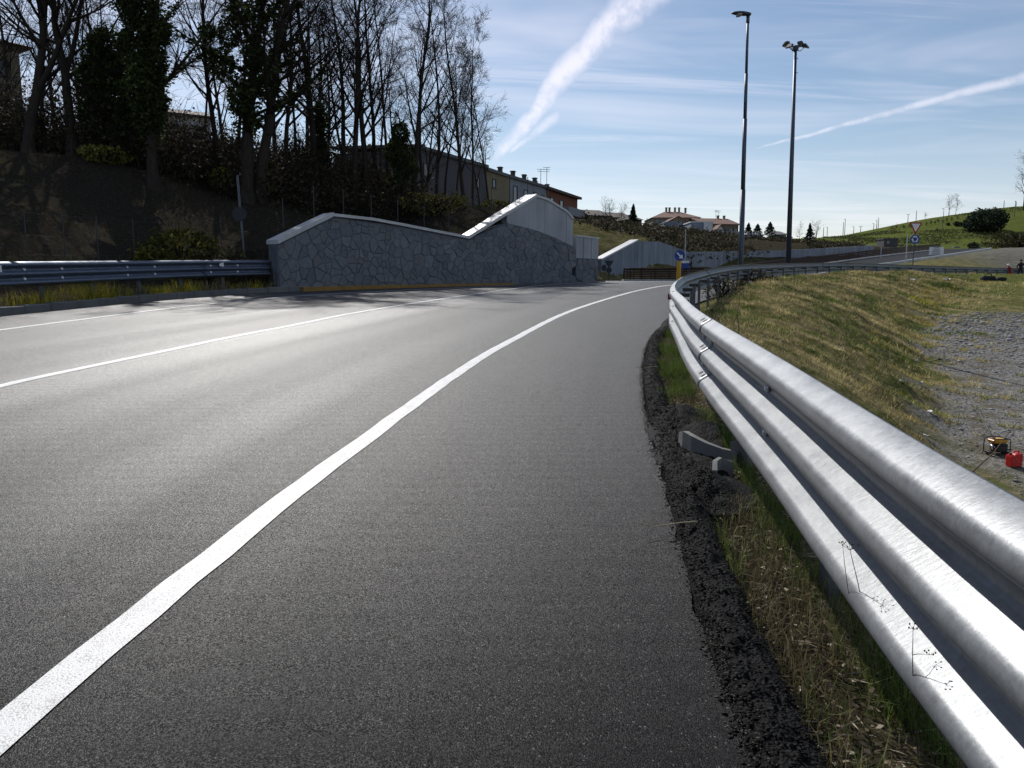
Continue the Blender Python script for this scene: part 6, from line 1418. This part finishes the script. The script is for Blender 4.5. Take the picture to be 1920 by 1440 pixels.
# stack of direction boards
d = 98.0; a = at(1743, 463, d); b = at(1769, 478, d); W = b.x - a.x; g = ground((a.x + b.x) / 2, d); o = tag(empty('direction_sign', ((a.x + b.x) / 2, d, g)), 'stack of white direction boards on two posts before the gravel bank', 'traffic sign'); Hh = a.z - b.z
for xx in (-.27 * W, .27 * W): MB().tube([(xx, .05, -.3), (xx, .05, a.z - g)], .045, 8).build('post', M['pole'], o)
for k in range(4):
    z = b.z - g + Hh * (k + .5) / 4; pl = MB().bbox((0, 0, z), (W, .04, Hh / 4 - .02), .01).build('board', M['sign_white'], o)
    MB().box((-.04 * W + .02 * k, -.022, z), (W * (.62 - .07 * k), .006, Hh / 4 * .34)).build('lettering', M['sign_back'], pl)
# leaning sign post on the left verge, seen from behind
pa = at(463, 541, 31.2); pb = at(445, 329, 31.5); o = empty('traffic_sign', pa); dv = pb - pa; up = dv.length; o.rotation_euler = Vector((0, 0, 1)).rotation_difference(dv).to_euler()
MB().tube([(0, 0, -.3), (0, 0, up)], .042, 10).build('post', M['galv_post'], o, True)
zs = up * .66; MB().disc((-.02, -.07, zs), .28, .015, (.10, -1, 0), 24).build('sign_plate', M['sign_back'], o)
for zz in (-.12, .12): MB().box((-.02, -.05, zs + zz), (.34, .03, .05)).build('bracket', M['sign_back'], o)
MB().tube([(0, 0, up - .05), (.13, 0, up + .04)], .02, 6).build('arm', M['galv_post'], o)
tag(o, 'leaning grey sign post seen from behind at the end of the far guardrail', 'traffic sign')
# backs of signs by the second wall
d = 62.0; c = at(1142, 494, d); g = 1.28; o = tag(empty('traffic_sign', (c.x, d, g)), 'dark backs of a triangular and two round signs against the second wall', 'traffic sign'); zc = c.z - g
MB().tube([(0, -.03, -.2), (0, -.03, zc + .3)], .03, 8).build('post', M['pole'], o); arrow_poly(tri(.34), (0, -.01, zc), AX, UP, F, .02).build('triangle_back', M['sign_back'], o); MB().disc((0, 0, zc - .52), .22, .02, F, 20).build('round_back', M['sign_back'], o); MB().disc((-.40, 0, zc - .35), .2, .02, F, 20, .26).build('round_back', M['sign_back'], o)

# ------------------------------------------------------------------ second concrete wall, brown timber fence, climbing side road
o = tag(empty('retaining_wall'), 'blue grey board marked concrete wall beyond the stone wall', 'wall')
for i, (a, b) in enumerate(zip(top2[:-1], top2[1:])):
    n_ = max(int((b - a).length / 2.4), 1)
    for k in range(n_):
        p = a.lerp(b, k / n_); q = a.lerp(b, (k + 1) / n_); t = (q - p); t.z = 0; t.normalize(); nn = Vector((-t.y, t.x, 0)); q = q - t * .02
        vs = [Vector((p.x, p.y, .8)), Vector((q.x, q.y, .8)), Vector((q.x, q.y, q.z)), Vector((p.x, p.y, p.z))]; vs += [v + nn * .45 for v in vs]
        mb = MB(); mb.add(vs, [(0, 1, 2, 3), (7, 6, 5, 4), (3, 2, 6, 7), (0, 3, 7, 4), (1, 5, 6, 2), (0, 4, 5, 1)]); mb.build('concrete_panel', M['concrete_blue'], o)
    if i < 2:
        t = (b - a); t.z = 0; t.normalize(); nn = Vector((-t.y, t.x, 0)); vs = [a - nn * .06, b - nn * .06, b + nn * .9, a + nn * .9]; vs = [v + Vector((0, 0, .01)) for v in vs] + [v + Vector((0, 0, .16)) for v in vs]
        mb = MB(); mb.add(vs, [(3, 2, 1, 0), (4, 5, 6, 7), (0, 1, 5, 4), (2, 3, 7, 6), (1, 2, 6, 5), (3, 0, 4, 7)]); mb.build('coping', M['concrete_pale'], o)
FP, FS = spline(fence_pts, 0.5)
fence = tag(empty('timber_fence'), 'brown slatted railing bending round the junction and up the side road', 'fence')
sv = 0.0; st = 1.6
while sv < FS[-1] - .4:
    e = min(sv + st, FS[-1]); p = Vector([np.interp(sv, FS, FP[:, k]) for k in range(3)]); q = Vector([np.interp(e, FS, FP[:, k]) for k in range(3)]); dq = q - p; L = math.hypot(dq.x, dq.y); rz = math.atan2(dq.y, dq.x)
    MB().bbox((0, 0, .46), (.09, .10, 1.02), .012).build('post', M['wood'], fence, loc=p).rotation_euler = (0, 0, rz)
    nb = 5 if p.y < 66 else 4; hb = .80 / nb
    for k in range(nb):
        z = .12 + (k + .5) * .84 / nb; ob = MB().bbox((L / 2, -.05, 0), (L - .005, .035, hb * (.62 if p.y < 66 else .86)), .008).build('slat', M['wood'], fence, loc=p + Vector((0, 0, z))); ob.rotation_euler = (0, -math.atan2(dq.z, L), rz)
    ob = MB().bbox((L / 2, -.02, 0), (L, .12, .05), .01).build('top_rail', M['wood'], fence, loc=p + Vector((0, 0, .985))); ob.rotation_euler = (0, -math.atan2(dq.z, L), rz)
    sv = e; st = 1.1 if p.y < 63 else (2.0 if p.y < 90 else 3.0)
# kerb round the fence foot
mb = MB(); K = FP[::1]; t = normals2(K); vs = []; fs = []
for i in range(len(K)):
    for o_, z in ((.30, -.3), (.30, .12), (-.14, .12), (-.14, -.3)): vs.append((K[i, 0] + t[i, 0] * o_, K[i, 1] + t[i, 1] * o_, K[i, 2] + z))
for i in range(len(K) - 1):
    for j in range(4): fs.append((i * 4 + j, i * 4 + 4 + j, i * 4 + 4 + (j + 1) % 4, i * 4 + (j + 1) % 4))
mb.add(vs, fs + [(0, 1, 2, 3)]); tag(mb.build('kerb', M['concrete_pale']), 'pale concrete kerb at the foot of the brown railing', 'kerb', kind='structure')
R_, RS = FP[FP[:, 1] > 74], None; t = normals2(R_); n = len(R_); rows = 9
V = []
for i in range(n):
    for j in range(rows): o_ = .3 + 7.6 * j / (rows - 1); V.append((R_[i, 0] + t[i, 0] * o_, R_[i, 1] + t[i, 1] * o_, R_[i, 2] + .02))
I = np.arange(n * rows).reshape(n, rows); Q = np.stack([I[:-1, :-1], I[:-1, 1:], I[1:, 1:], I[1:, :-1]], -1).reshape(-1, 4)
me = np_mesh('side_road', np.array(V), quads=Q, mats=[M['asphalt_old']], smooth=True); tag(link('side_road', me), 'dark side road climbing to the right beside the brown railing', 'road', kind='structure')
mb = MB(); vs = []; fs = []
for i in range(n):
    for o_, z in ((7.85, -.6), (7.85, .12), (8.05, .12), (8.05, -.6)): vs.append((R_[i, 0] + t[i, 0] * o_, R_[i, 1] + t[i, 1] * o_, R_[i, 2] + z))
for i in range(n - 1):
    for j in range(4): fs.append((i * 4 + j, i * 4 + (j + 1) % 4, i * 4 + 4 + (j + 1) % 4, i * 4 + 4 + j))
mb.add(vs, fs); tag(mb.build('kerb', M['concrete_pale']), 'pale kerb on the right side of the climbing side road', 'kerb', kind='structure')

# ------------------------------------------------------------------ wire fence on the bank
s0, s1 = kb_hit(300)[1] if False else kb_s_at(-12, 20), WALL_S[-2]
wf = tag(empty('wire_fence'), 'thin wire fence with slim dark posts along the bank above the wall', 'fence'); tops = []
for k in range(18):
    s = s0 + 4 + (s1 - s0 - 4) * k / 17; off = -(3.6 if s < WALL_S[0] else 1.5); x, y, _ = wall_pt(s, 0, off); z = ground(x, y); MB().tube([(x, y, z - .3), (x, y, z + 1.7)], .020, 6).build('post', M['wire'], wf); tops.append(Vector((x, y, z)))
for h in (.3, .9, 1.6): MB().tube([p + Vector((0, 0, h)) for p in tops], .003, 4).build('wire', M['wire'], wf)

# ------------------------------------------------------------------ generator, fuel can, litter, stems
p = at(1868, 852, 14.2); g = ground(p.x, p.y); gen = tag(empty('generator', (p.x, p.y, g + .02), .12), 'portable generator with yellow tank in a black tube frame on the basin floor', 'generator'); gen.scale = (.74, .74, .80)
for yy in (-.17, .17):
    fr = [(-.23, yy, .03), (-.23, yy, .33), (-.19, yy, .37), (.19, yy, .37), (.23, yy, .33), (.23, yy, .03), (-.23, yy, .03)]; MB().tube(fr, .0125, 8).build('frame', M['black_plastic'], gen, True)
for xx, zz in ((-.21, .36), (.21, .36), (-.23, .04), (.23, .04)): MB().tube([(xx, -.17, zz), (xx, .17, zz)], .0125, 8).build('crossbar', M['black_plastic'], gen, True)
MB().bbox((.0, 0, .305), (.38, .29, .10), .035).build('fuel_tank', M['gen_yellow'], gen); MB().lathe([(.035, 0), (.035, .025), (.02, .03)], (-.10, 0, .35), 14).build('tank_cap', M['black_plastic'], gen)
MB().bbox((.05, -.02, .145), (.30, .26, .20), .025).build('engine_panel', M['black_plastic'], gen); MB().tube([(-.20, -.05, .16), (-.12, -.05, .16)], .06, 14).build('muffler', M['chrome'], gen, True)
for k in range(3): MB().disc((.0 + .07 * k, -.152, .16), .022, .01, (0, -1, 0), 12).build('socket', M['lamp_dark'], gen)
for xx in (-.19, .19): MB().bbox((xx, 0, .02), (.05, .30, .04), .01).build('foot', M['tyre'], gen)
p = at(1900, 878, 13.4); g = ground(p.x, p.y); jc = tag(empty('jerry_can', (p.x, p.y, g), .25), 'red plastic fuel can on the basin floor beside the generator', 'jerry can'); jc.scale = (.85, .85, .9)
mb = MB(); ol = [(-.135, 0), (.135, 0), (.14, .02), (.14, .235), (.115, .265), (-.03, .265), (-.075, .235), (-.13, .235), (-.14, .20), (-.14, .02)]
n = len(ol); vs = []
for yy, k in ((-.085, .93), (-.065, 1), (.065, 1), (.085, .93)): vs += [(x * k, yy, .13 + (z - .13) * k) for x, z in ol]
fs = [tuple(range(n)), tuple(reversed(range(3 * n, 4 * n)))] + [(a * n + i, a * n + n + i, a * n + n + (i + 1) % n, a * n + (i + 1) % n) for a in range(3) for i in range(n)]; mb.add(vs, fs); mb.build('body', M['red_plastic'], jc)
MB().tube([(-.02, 0, .262), (-.01, 0, .30), (.09, 0, .30), (.11, 0, .262)], .014, 8).build('handle', M['red_plastic'], jc, True); MB().lathe([(.03, 0), (.03, .035), (.024, .04)], (-.10, 0, .235), 14).build('cap', M['black_plastic'], jc)
for (x0, z0, x1, z1) in ((-.09, .05, .09, .19), (.09, .05, -.09, .19)): MB().tube([(x0, -.086, z0), (x1, -.086, z1)], .007, 6).build('rib', M['red_plastic'], jc)
cp = [hit(u, v, 5, 60) for u, v in [(1862, 826), (1846, 792), (1826, 757), (1800, 724), (1772, 700), (1764, 680), (1768, 660), (1750, 640)]]
MB().tube([q + Vector((0, 0, .02)) for q in cp], .009, 6).build('power_cable', M['cable'], None, True); tag(bpy.data.objects['power_cable'], 'thin pale cable running up from the generator over the stones', 'cable')
def litter(u, v, s_, seed, label):
    q = hit(u, v, 4, 80); rr = random.Random(seed); mb = MB(); n = 7; vs = [(0, 0, .05 * s_)] + [(s_ * math.cos(6.28 * k / n) * rr.uniform(.5, 1), s_ * math.sin(6.28 * k / n) * rr.uniform(.5, 1), rr.uniform(.0, .6) * s_) for k in range(n)] + [(0, 0, -.02)]
    mb.add(vs, [(0, 1 + k, 1 + (k + 1) % n) for k in range(n)] + [(n + 1, 1 + (k + 1) % n, 1 + k) for k in range(n)]); tag(mb.build('litter', M['litter'], loc=q + Vector((0, 0, .03))), label, 'litter', 'scraps of litter on the grass bank')
for u, v, s_, lb in [(1692, 718, .13, 'larger left scrap of the white pair at the foot of the grass bank'), (1727, 722, .12, 'right scrap of the white pair at the foot of the grass bank'), (1744, 774, .07, 'small white scrap beside the yellow flowers above the generator'), (1736, 820, .07, 'white scrap on the bank just above the near guardrail'),
                     (1746, 597, .14, 'pale scrap where bank and stony floor meet farther off'), (1808, 521, .28, 'white scrap left of the bending worker'), (1776, 527, .22, 'small white scrap on the grass below the sign boards'), (1712, 527, .20, 'white scrap below the give way sign on the grass')]: litter(u, v, s_, int(u), lb)
def stem(name, pts, r0, mat, label, umbels=(), cat='dry plant', group='dry stems by the near guardrail'):
    o = empty(name, pts[0]); b = Vector(pts[0]); L = [Vector(q) - b for q in pts]; k = len(L)
    MB().tube(L, [r0 * (1 - .6 * i / (k - 1)) for i in range(k)], 6).build('stalk', mat, o, True)
    for (i, sz, ns) in umbels:
        rr = random.Random(i + ns); c = L[i]
        for j in range(ns):
            a = 6.28 * j / ns + rr.uniform(-.3, .3); e = c + Vector((math.cos(a) * sz, math.sin(a) * sz, sz * rr.uniform(.4, .9))); mb = MB(); mb.tube([c, e], [r0 * .35, r0 * .25], 4); mb.lathe([(.0006, -.002), (.0018, 0), (.0012, .002)], e, 6); mb.build('ray', mat, o)
    return tag(o, label, cat, group)
def pts_uv(L, d): return [at(u, v, d + k * .0) for k, (u, v) in enumerate(L)]
stem('dry_umbel', pts_uv([(1640, 1290), (1620, 1150), (1608, 1090), (1597, 1045), (1594, 1032)], 1.80), .0014, M['stem'], 'upper dry umbel stalk standing in front of the lowest rail wave', [(4, .020, 8)])
stem('dry_umbel', pts_uv([(1600, 1180), (1584, 1060), (1580, 1022)], 1.84), .0010, M['stem'], 'thin dry stalk just left of the upper umbel', [(2, .008, 4)])
stem('dry_umbel', pts_uv([(1722, 1420), (1712, 1290), (1711, 1225), (1712, 1180)], 1.44), .0013, M['stem'], 'lower dry umbel stalk with a side shoot before the rail', [(3, .010, 6)])
stem('dry_umbel', pts_uv([(1711, 1228), (1722, 1226), (1744, 1228)], 1.44), .0009, M['stem'], 'bent side shoot of the lower dry umbel touching the rail', [(2, .010, 5)])
q = hit(1384, 640, 4, 30); stem('dry_weed', [q, q + Vector((.02, .05, .25)), q + Vector((-.01, .1, .5)), q + Vector((.04, .15, .75)), q + Vector((.05, .2, .92))], .010, M['stem'], 'dark upright sapling stem on the bank behind the rail')
q = hit(1398, 560, 8, 30); stem('dry_weed', [q, q + Vector((-.02, 0, .2)), q + Vector((.01, 0, .45))], .012, M['straw'], 'pale straw stalk beside the dark sapling stem')
a = at(1822, 886, 7.2); b = at(1862, 850, 7.4); c = at(1908, 790, 7.6); stem('dry_weed', [a - Vector((.12, 0, .25)), a, b, c], .009, M['stem'], 'dark leaning stick crossing in front of the generator')
for i, (u, v, lb) in enumerate([(1230, 640, 'dry twig poking out over the asphalt near the far bend'), (1215, 700, 'bent straw on the black kerb right of the asphalt edge'), (1262, 1010, 'pale twig lying at the asphalt edge by the black kerb')]):
    q = Vector((0, 0, 0)); r_ = ray(u, v); t_ = EYE / (SLOPE * r_.y - r_.z); q = Vector((r_.x * t_, r_.y * t_, EYE + r_.z * t_ + .03)); stem('dry_twig', [q + Vector((.12, .02, .05)), q + Vector((.03, 0, .05)), q + Vector((-.09, .03, .02)), q + Vector((-.17, .02, .05))], .004, M['straw'] if i else M['stem'], lb)

# ------------------------------------------------------------------ people
def person(name, loc, rz, J, colours, label, hair=(0.02, 0.015, 0.012)):
    """one continuous skinned body; J = joint name -> position, colours by height bands are materials for limbs"""
    order = ['pelvis', 'belly', 'chest', 'neck', 'head', 'crown', 'shl', 'ell', 'hal', 'fil', 'shr', 'elr', 'har', 'fir', 'hil', 'knl', 'anl', 'tol', 'hir', 'knr', 'anr', 'tor']
    E_ = [('pelvis', 'belly'), ('belly', 'chest'), ('chest', 'neck'), ('neck', 'head'), ('head', 'crown'), ('chest', 'shl'), ('shl', 'ell'), ('ell', 'hal'), ('hal', 'fil'), ('chest', 'shr'), ('shr', 'elr'), ('elr', 'har'), ('har', 'fir'),
          ('pelvis', 'hil'), ('hil', 'knl'), ('knl', 'anl'), ('anl', 'tol'), ('pelvis', 'hir'), ('hir', 'knr'), ('knr', 'anr'), ('anr', 'tor')]
    Rd = dict(pelvis=.15, belly=.14, chest=.165, neck=.06, head=.098, crown=.075, shl=.075, shr=.075, ell=.05, elr=.05, hal=.036, har=.036, fil=.028, fir=.028, hil=.095, hir=.095, knl=.062, knr=.062, anl=.045, anr=.045, tol=.035, tor=.035)
    me = bpy.data.meshes.new(name); me.from_pydata([J[k] for k in order], [(order.index(a), order.index(b)) for a, b in E_], [])
    ob = bpy.data.objects.new('tmp', me); COL.link(ob); ob.modifiers.new('skin', 'SKIN'); ob.modifiers.new('sub', 'SUBSURF').levels = 1
    for i, k in enumerate(order): me.skin_vertices[0].data[i].radius = (Rd[k], Rd[k] * (.78 if k in ('pelvis', 'belly', 'chest') else 1.0)); me.skin_vertices[0].data[i].use_root = (k == 'pelvis')
    dg = bpy.context.evaluated_depsgraph_get(); body = bpy.data.meshes.new_from_object(ob.evaluated_get(dg)); bpy.data.objects.remove(ob)
    names = ['skin'] + sorted(set(colours.values())); body.materials.clear()
    for k in names: body.materials.append(M[k])
    JP = {k: Vector(v) for k, v in J.items()}
    seg = {('neck', 'head'): 'skin', ('head', 'crown'): 'skin', ('hal', 'fil'): 'skin', ('har', 'fir'): 'skin'}
    for a, b in E_: seg.setdefault((a, b), colours['legs'] if b[:2] in ('hi', 'kn', 'an') else (colours['shoes'] if b[:2] == 'to' else colours['top']))
    for f in body.polygons:
        c = f.center; best = None
        for (a, b), m in seg.items():
            A, B = JP[a], JP[b]; t = max(0, min(1, (c - A).dot(B - A) / max((B - A).length_squared, 1e-6))); dd = (c - A.lerp(B, t)).length - .5 * (Rd[a] + Rd[b])
            if best is None or dd < best[0]: best = (dd, m)
        f.material_index = names.index(best[1]); f.use_smooth = True
    o = empty(name, loc, rz); link('body', body, o)
    h = (JP['head'] + JP['crown']) / 2; up_ = (JP['crown'] - JP['neck']).normalized(); q = up_.to_track_quat('Z', 'Y').to_matrix()
    mb = MB(); mb.lathe([(.098, -.01), (.108, .03), (.10, .075), (.07, .115), (.02, .13)], (0, 0, 0), 12); mb.v = [tuple(q @ Vector(p) + h) for p in mb.v]; mb.build('hair', M[colours['hat']], o, True)
    fw = q @ Vector((0, -.1, 0)); MB().bbox(tuple(h + fw * .98 - up_ * .045), (.025, .03, .04), .008).build('nose', M['skin'], o)
    for k, e in (('hal', 'fil'), ('har', 'fir')):
        dvv = (JP[e] - JP[k]).normalized(); sd = dvv.orthogonal().normalized()
        for j in range(5):
            b0 = JP[e] + sd * (.016 * (j - 2)); ln = (.05, .075, .08, .075, .06)[j] if j else .045; b1 = b0 + dvv * ln * .6 + sd * (-.02 if j == 0 else 0); MB().tube([b0 - dvv * .02, b1, b1 + (dvv + Vector((0, 0, -.4))).normalized() * ln * .45], [.009, .008, .006], 6).build('finger', M['skin'], o, True)
    return tag(o, label, 'person', 'workers at the end of the guardrail')
STAND = dict(pelvis=(0, 0, .93), belly=(0, 0, 1.08), chest=(0, -.02, 1.30), neck=(0, -.02, 1.48), head=(0, -.05, 1.60), crown=(0, -.04, 1.70), shl=(-.19, -.02, 1.38), ell=(-.34, .04, 1.16), hal=(-.22, -.12, 1.02), fil=(-.16, -.16, .98), shr=(.19, -.02, 1.38), elr=(.34, .04, 1.16), har=(.22, -.12, 1.02), fir=(.16, -.16, .98),
             hil=(-.10, 0, .88), knl=(-.13, -.02, .48), anl=(-.15, .02, .08), tol=(-.16, -.14, .04), hir=(.10, 0, .88), knr=(.13, -.02, .48), anr=(.15, .02, .08), tor=(.17, -.14, .04))
BEND = dict(pelvis=(.22, 0, .85), belly=(.08, 0, .97), chest=(-.14, 0, 1.06), neck=(-.32, 0, 1.06), head=(-.43, 0, 1.03), crown=(-.53, 0, 1.01), shl=(-.18, -.18, 1.04), ell=(-.22, -.24, .78), hal=(-.34, -.20, .58), fil=(-.38, -.18, .50), shr=(-.18, .18, 1.04), elr=(-.24, .24, .80), har=(-.38, .18, .62), fir=(-.42, .16, .54),
            hil=(.22, -.10, .82), knl=(.10, -.13, .46), anl=(.20, -.14, .08), tol=(.06, -.15, .04), hir=(.22, .10, .82), knr=(.14, .14, .46), anr=(.26, .15, .08), tor=(.12, .16, .04))
KNEEL = dict(pelvis=(.05, 0, .50), belly=(.02, 0, .66), chest=(-.06, 0, .88), neck=(-.10, 0, 1.06), head=(-.16, 0, 1.16), crown=(-.18, 0, 1.26), shl=(-.08, -.19, .97), ell=(-.20, -.25, .74), hal=(-.38, -.16, .60), fil=(-.44, -.14, .56), shr=(-.08, .19, .97), elr=(-.20, .25, .74), har=(-.38, .14, .58), fir=(-.44, .12, .54),
             hil=(.03, -.11, .48), knl=(-.36, -.15, .50), anl=(-.32, -.15, .08), tol=(-.46, -.15, .04), hir=(.05, .11, .48), knr=(-.18, .15, .10), anr=(.24, .15, .09), tor=(.36, .15, .04))
def put_person(u, d, J, rz, colours, label): x = (u - 960) / FPX * d; person('person', (x, d, ground(x, d)), rz, J, colours, label)
put_person(1832, 66, BEND, .1, dict(top='cloth_green', legs='cloth_dark', shoes='black_plastic', hat='cloth_dark'), 'person in dark olive jacket bending over the ground in front of the rail')
put_person(1883, 68, KNEEL, .3, dict(top='cloth_red', legs='cloth_orange', shoes='black_plastic', hat='sign_white'), 'person in bright orange trousers kneeling at the end of the rail')
put_person(1903.5, 69, STAND, 2.9, dict(top='cloth_dark', legs='cloth_dark', shoes='black_plastic', hat='cloth_dark'), 'person in black standing with hands on hips right of the orange one')
put_person(1919, 67, STAND, 3.5, dict(top='cloth_dark', legs='cloth_grey', shoes='black_plastic', hat='cloth_grey'), 'person in black jacket cut off by the right edge of the picture')
# their gear on the ground
p = hit(1852, 527, 50, 80); o = tag(empty('tool_bag', p), 'dark heap of tool bags on the grass beside the bending worker', 'bag'); MB().bbox((0, 0, .16), (.9, .45, .34), .1).build('bag', M['cloth_dark'], o); MB().bbox((.8, -.1, .12), (.6, .4, .26), .08).build('bag', M['cloth_dark'], o); MB().tube([(-.25, 0, .3), (-.15, 0, .46), (.15, 0, .46), (.25, 0, .3)], .025, 6).build('strap', M['cloth_dark'], o)

# ------------------------------------------------------------------ parked cars far off
def car(u, v, d, paint, label, rz=0.0, seed=0):
    p = at(u, v, d); o = tag(empty('parked_car', p, rz), label, 'car', 'cars parked below the green hill'); W = 1.7
    prof = [(-2.05, .30), (-2.1, .62), (-2.0, .86), (-1.15, .95), (-.45, 1.42), (.75, 1.46), (1.55, 1.02), (2.05, .92), (2.1, .55), (2.0, .30)]
    mb = MB(); n = len(prof); vs = []
    for y, k in ((-W / 2, .96), (-W / 2 + .12, 1), (W / 2 - .12, 1), (W / 2, .96)): vs += [(x, y if z < 1.0 else y * .84, .3 + (z - .3) * k) for x, z in prof]
    mb.add(vs, [tuple(range(n)), tuple(reversed(range(3 * n, 4 * n)))] + [(a * n + i, a * n + n + i, a * n + n + (i + 1) % n, a * n + (i + 1) % n) for a in range(3) for i in range(n)]); mb.build('body', paint, o)
    for sy in (-1, 1):
        g_ = [(-.95, .98), (-.42, 1.34), (.15, 1.37), (.15, .98)]; g2 = [(.22, .98), (.22, 1.37), (.70, 1.37), (1.25, 1.0)]
        for poly in (g_, g2): mb = MB(); mb.add([(x, sy * (W / 2 * .90 + .015 if z > 1.1 else W / 2 * .955 + .02), z) for x, z in poly], [(0, 1, 2, 3)]); mb.build('side_window', M['glass'], o)
    mb = MB(); mb.add([(-1.12, -.66, .985), (-1.12, .66, .985), (-.50, .58, 1.40), (-.50, -.58, 1.40)], [(0, 1, 2, 3)]); mb.build('windscreen', M['glass'], o)
    for x in (-1.3, 1.3):
        for sy in (-1, 1):
            w_ = MB().disc((x, sy * W / 2 * .96, .31), .31, .2, (0, 1, 0), 18).build('wheel', M['tyre'], o); MB().disc((x, sy * (W / 2 * .96 + .105), .31), .19, .02, (0, 1, 0), 14).build('rim', M['car_silver'], w_)
    for sy in (-.55, .55): MB().bbox((-2.06, sy, .70), (.06, .3, .14), .02).build('headlight', M['lamp_glass'], o)
    return o
car(1790, 471, 245, M['car_blue'], 'dark blue car, leftmost of those parked below the hill', .05); car(1829, 471, 245, M['car_white'], 'white car in the middle of those parked below the hill', -.05); car(1852, 465.5, 262, M['car_silver'], 'silver car parked behind the white one', .1); car(1915, 470.5, 240, M['car_silver'], 'pale car cut off by the right edge below the hill', .0)
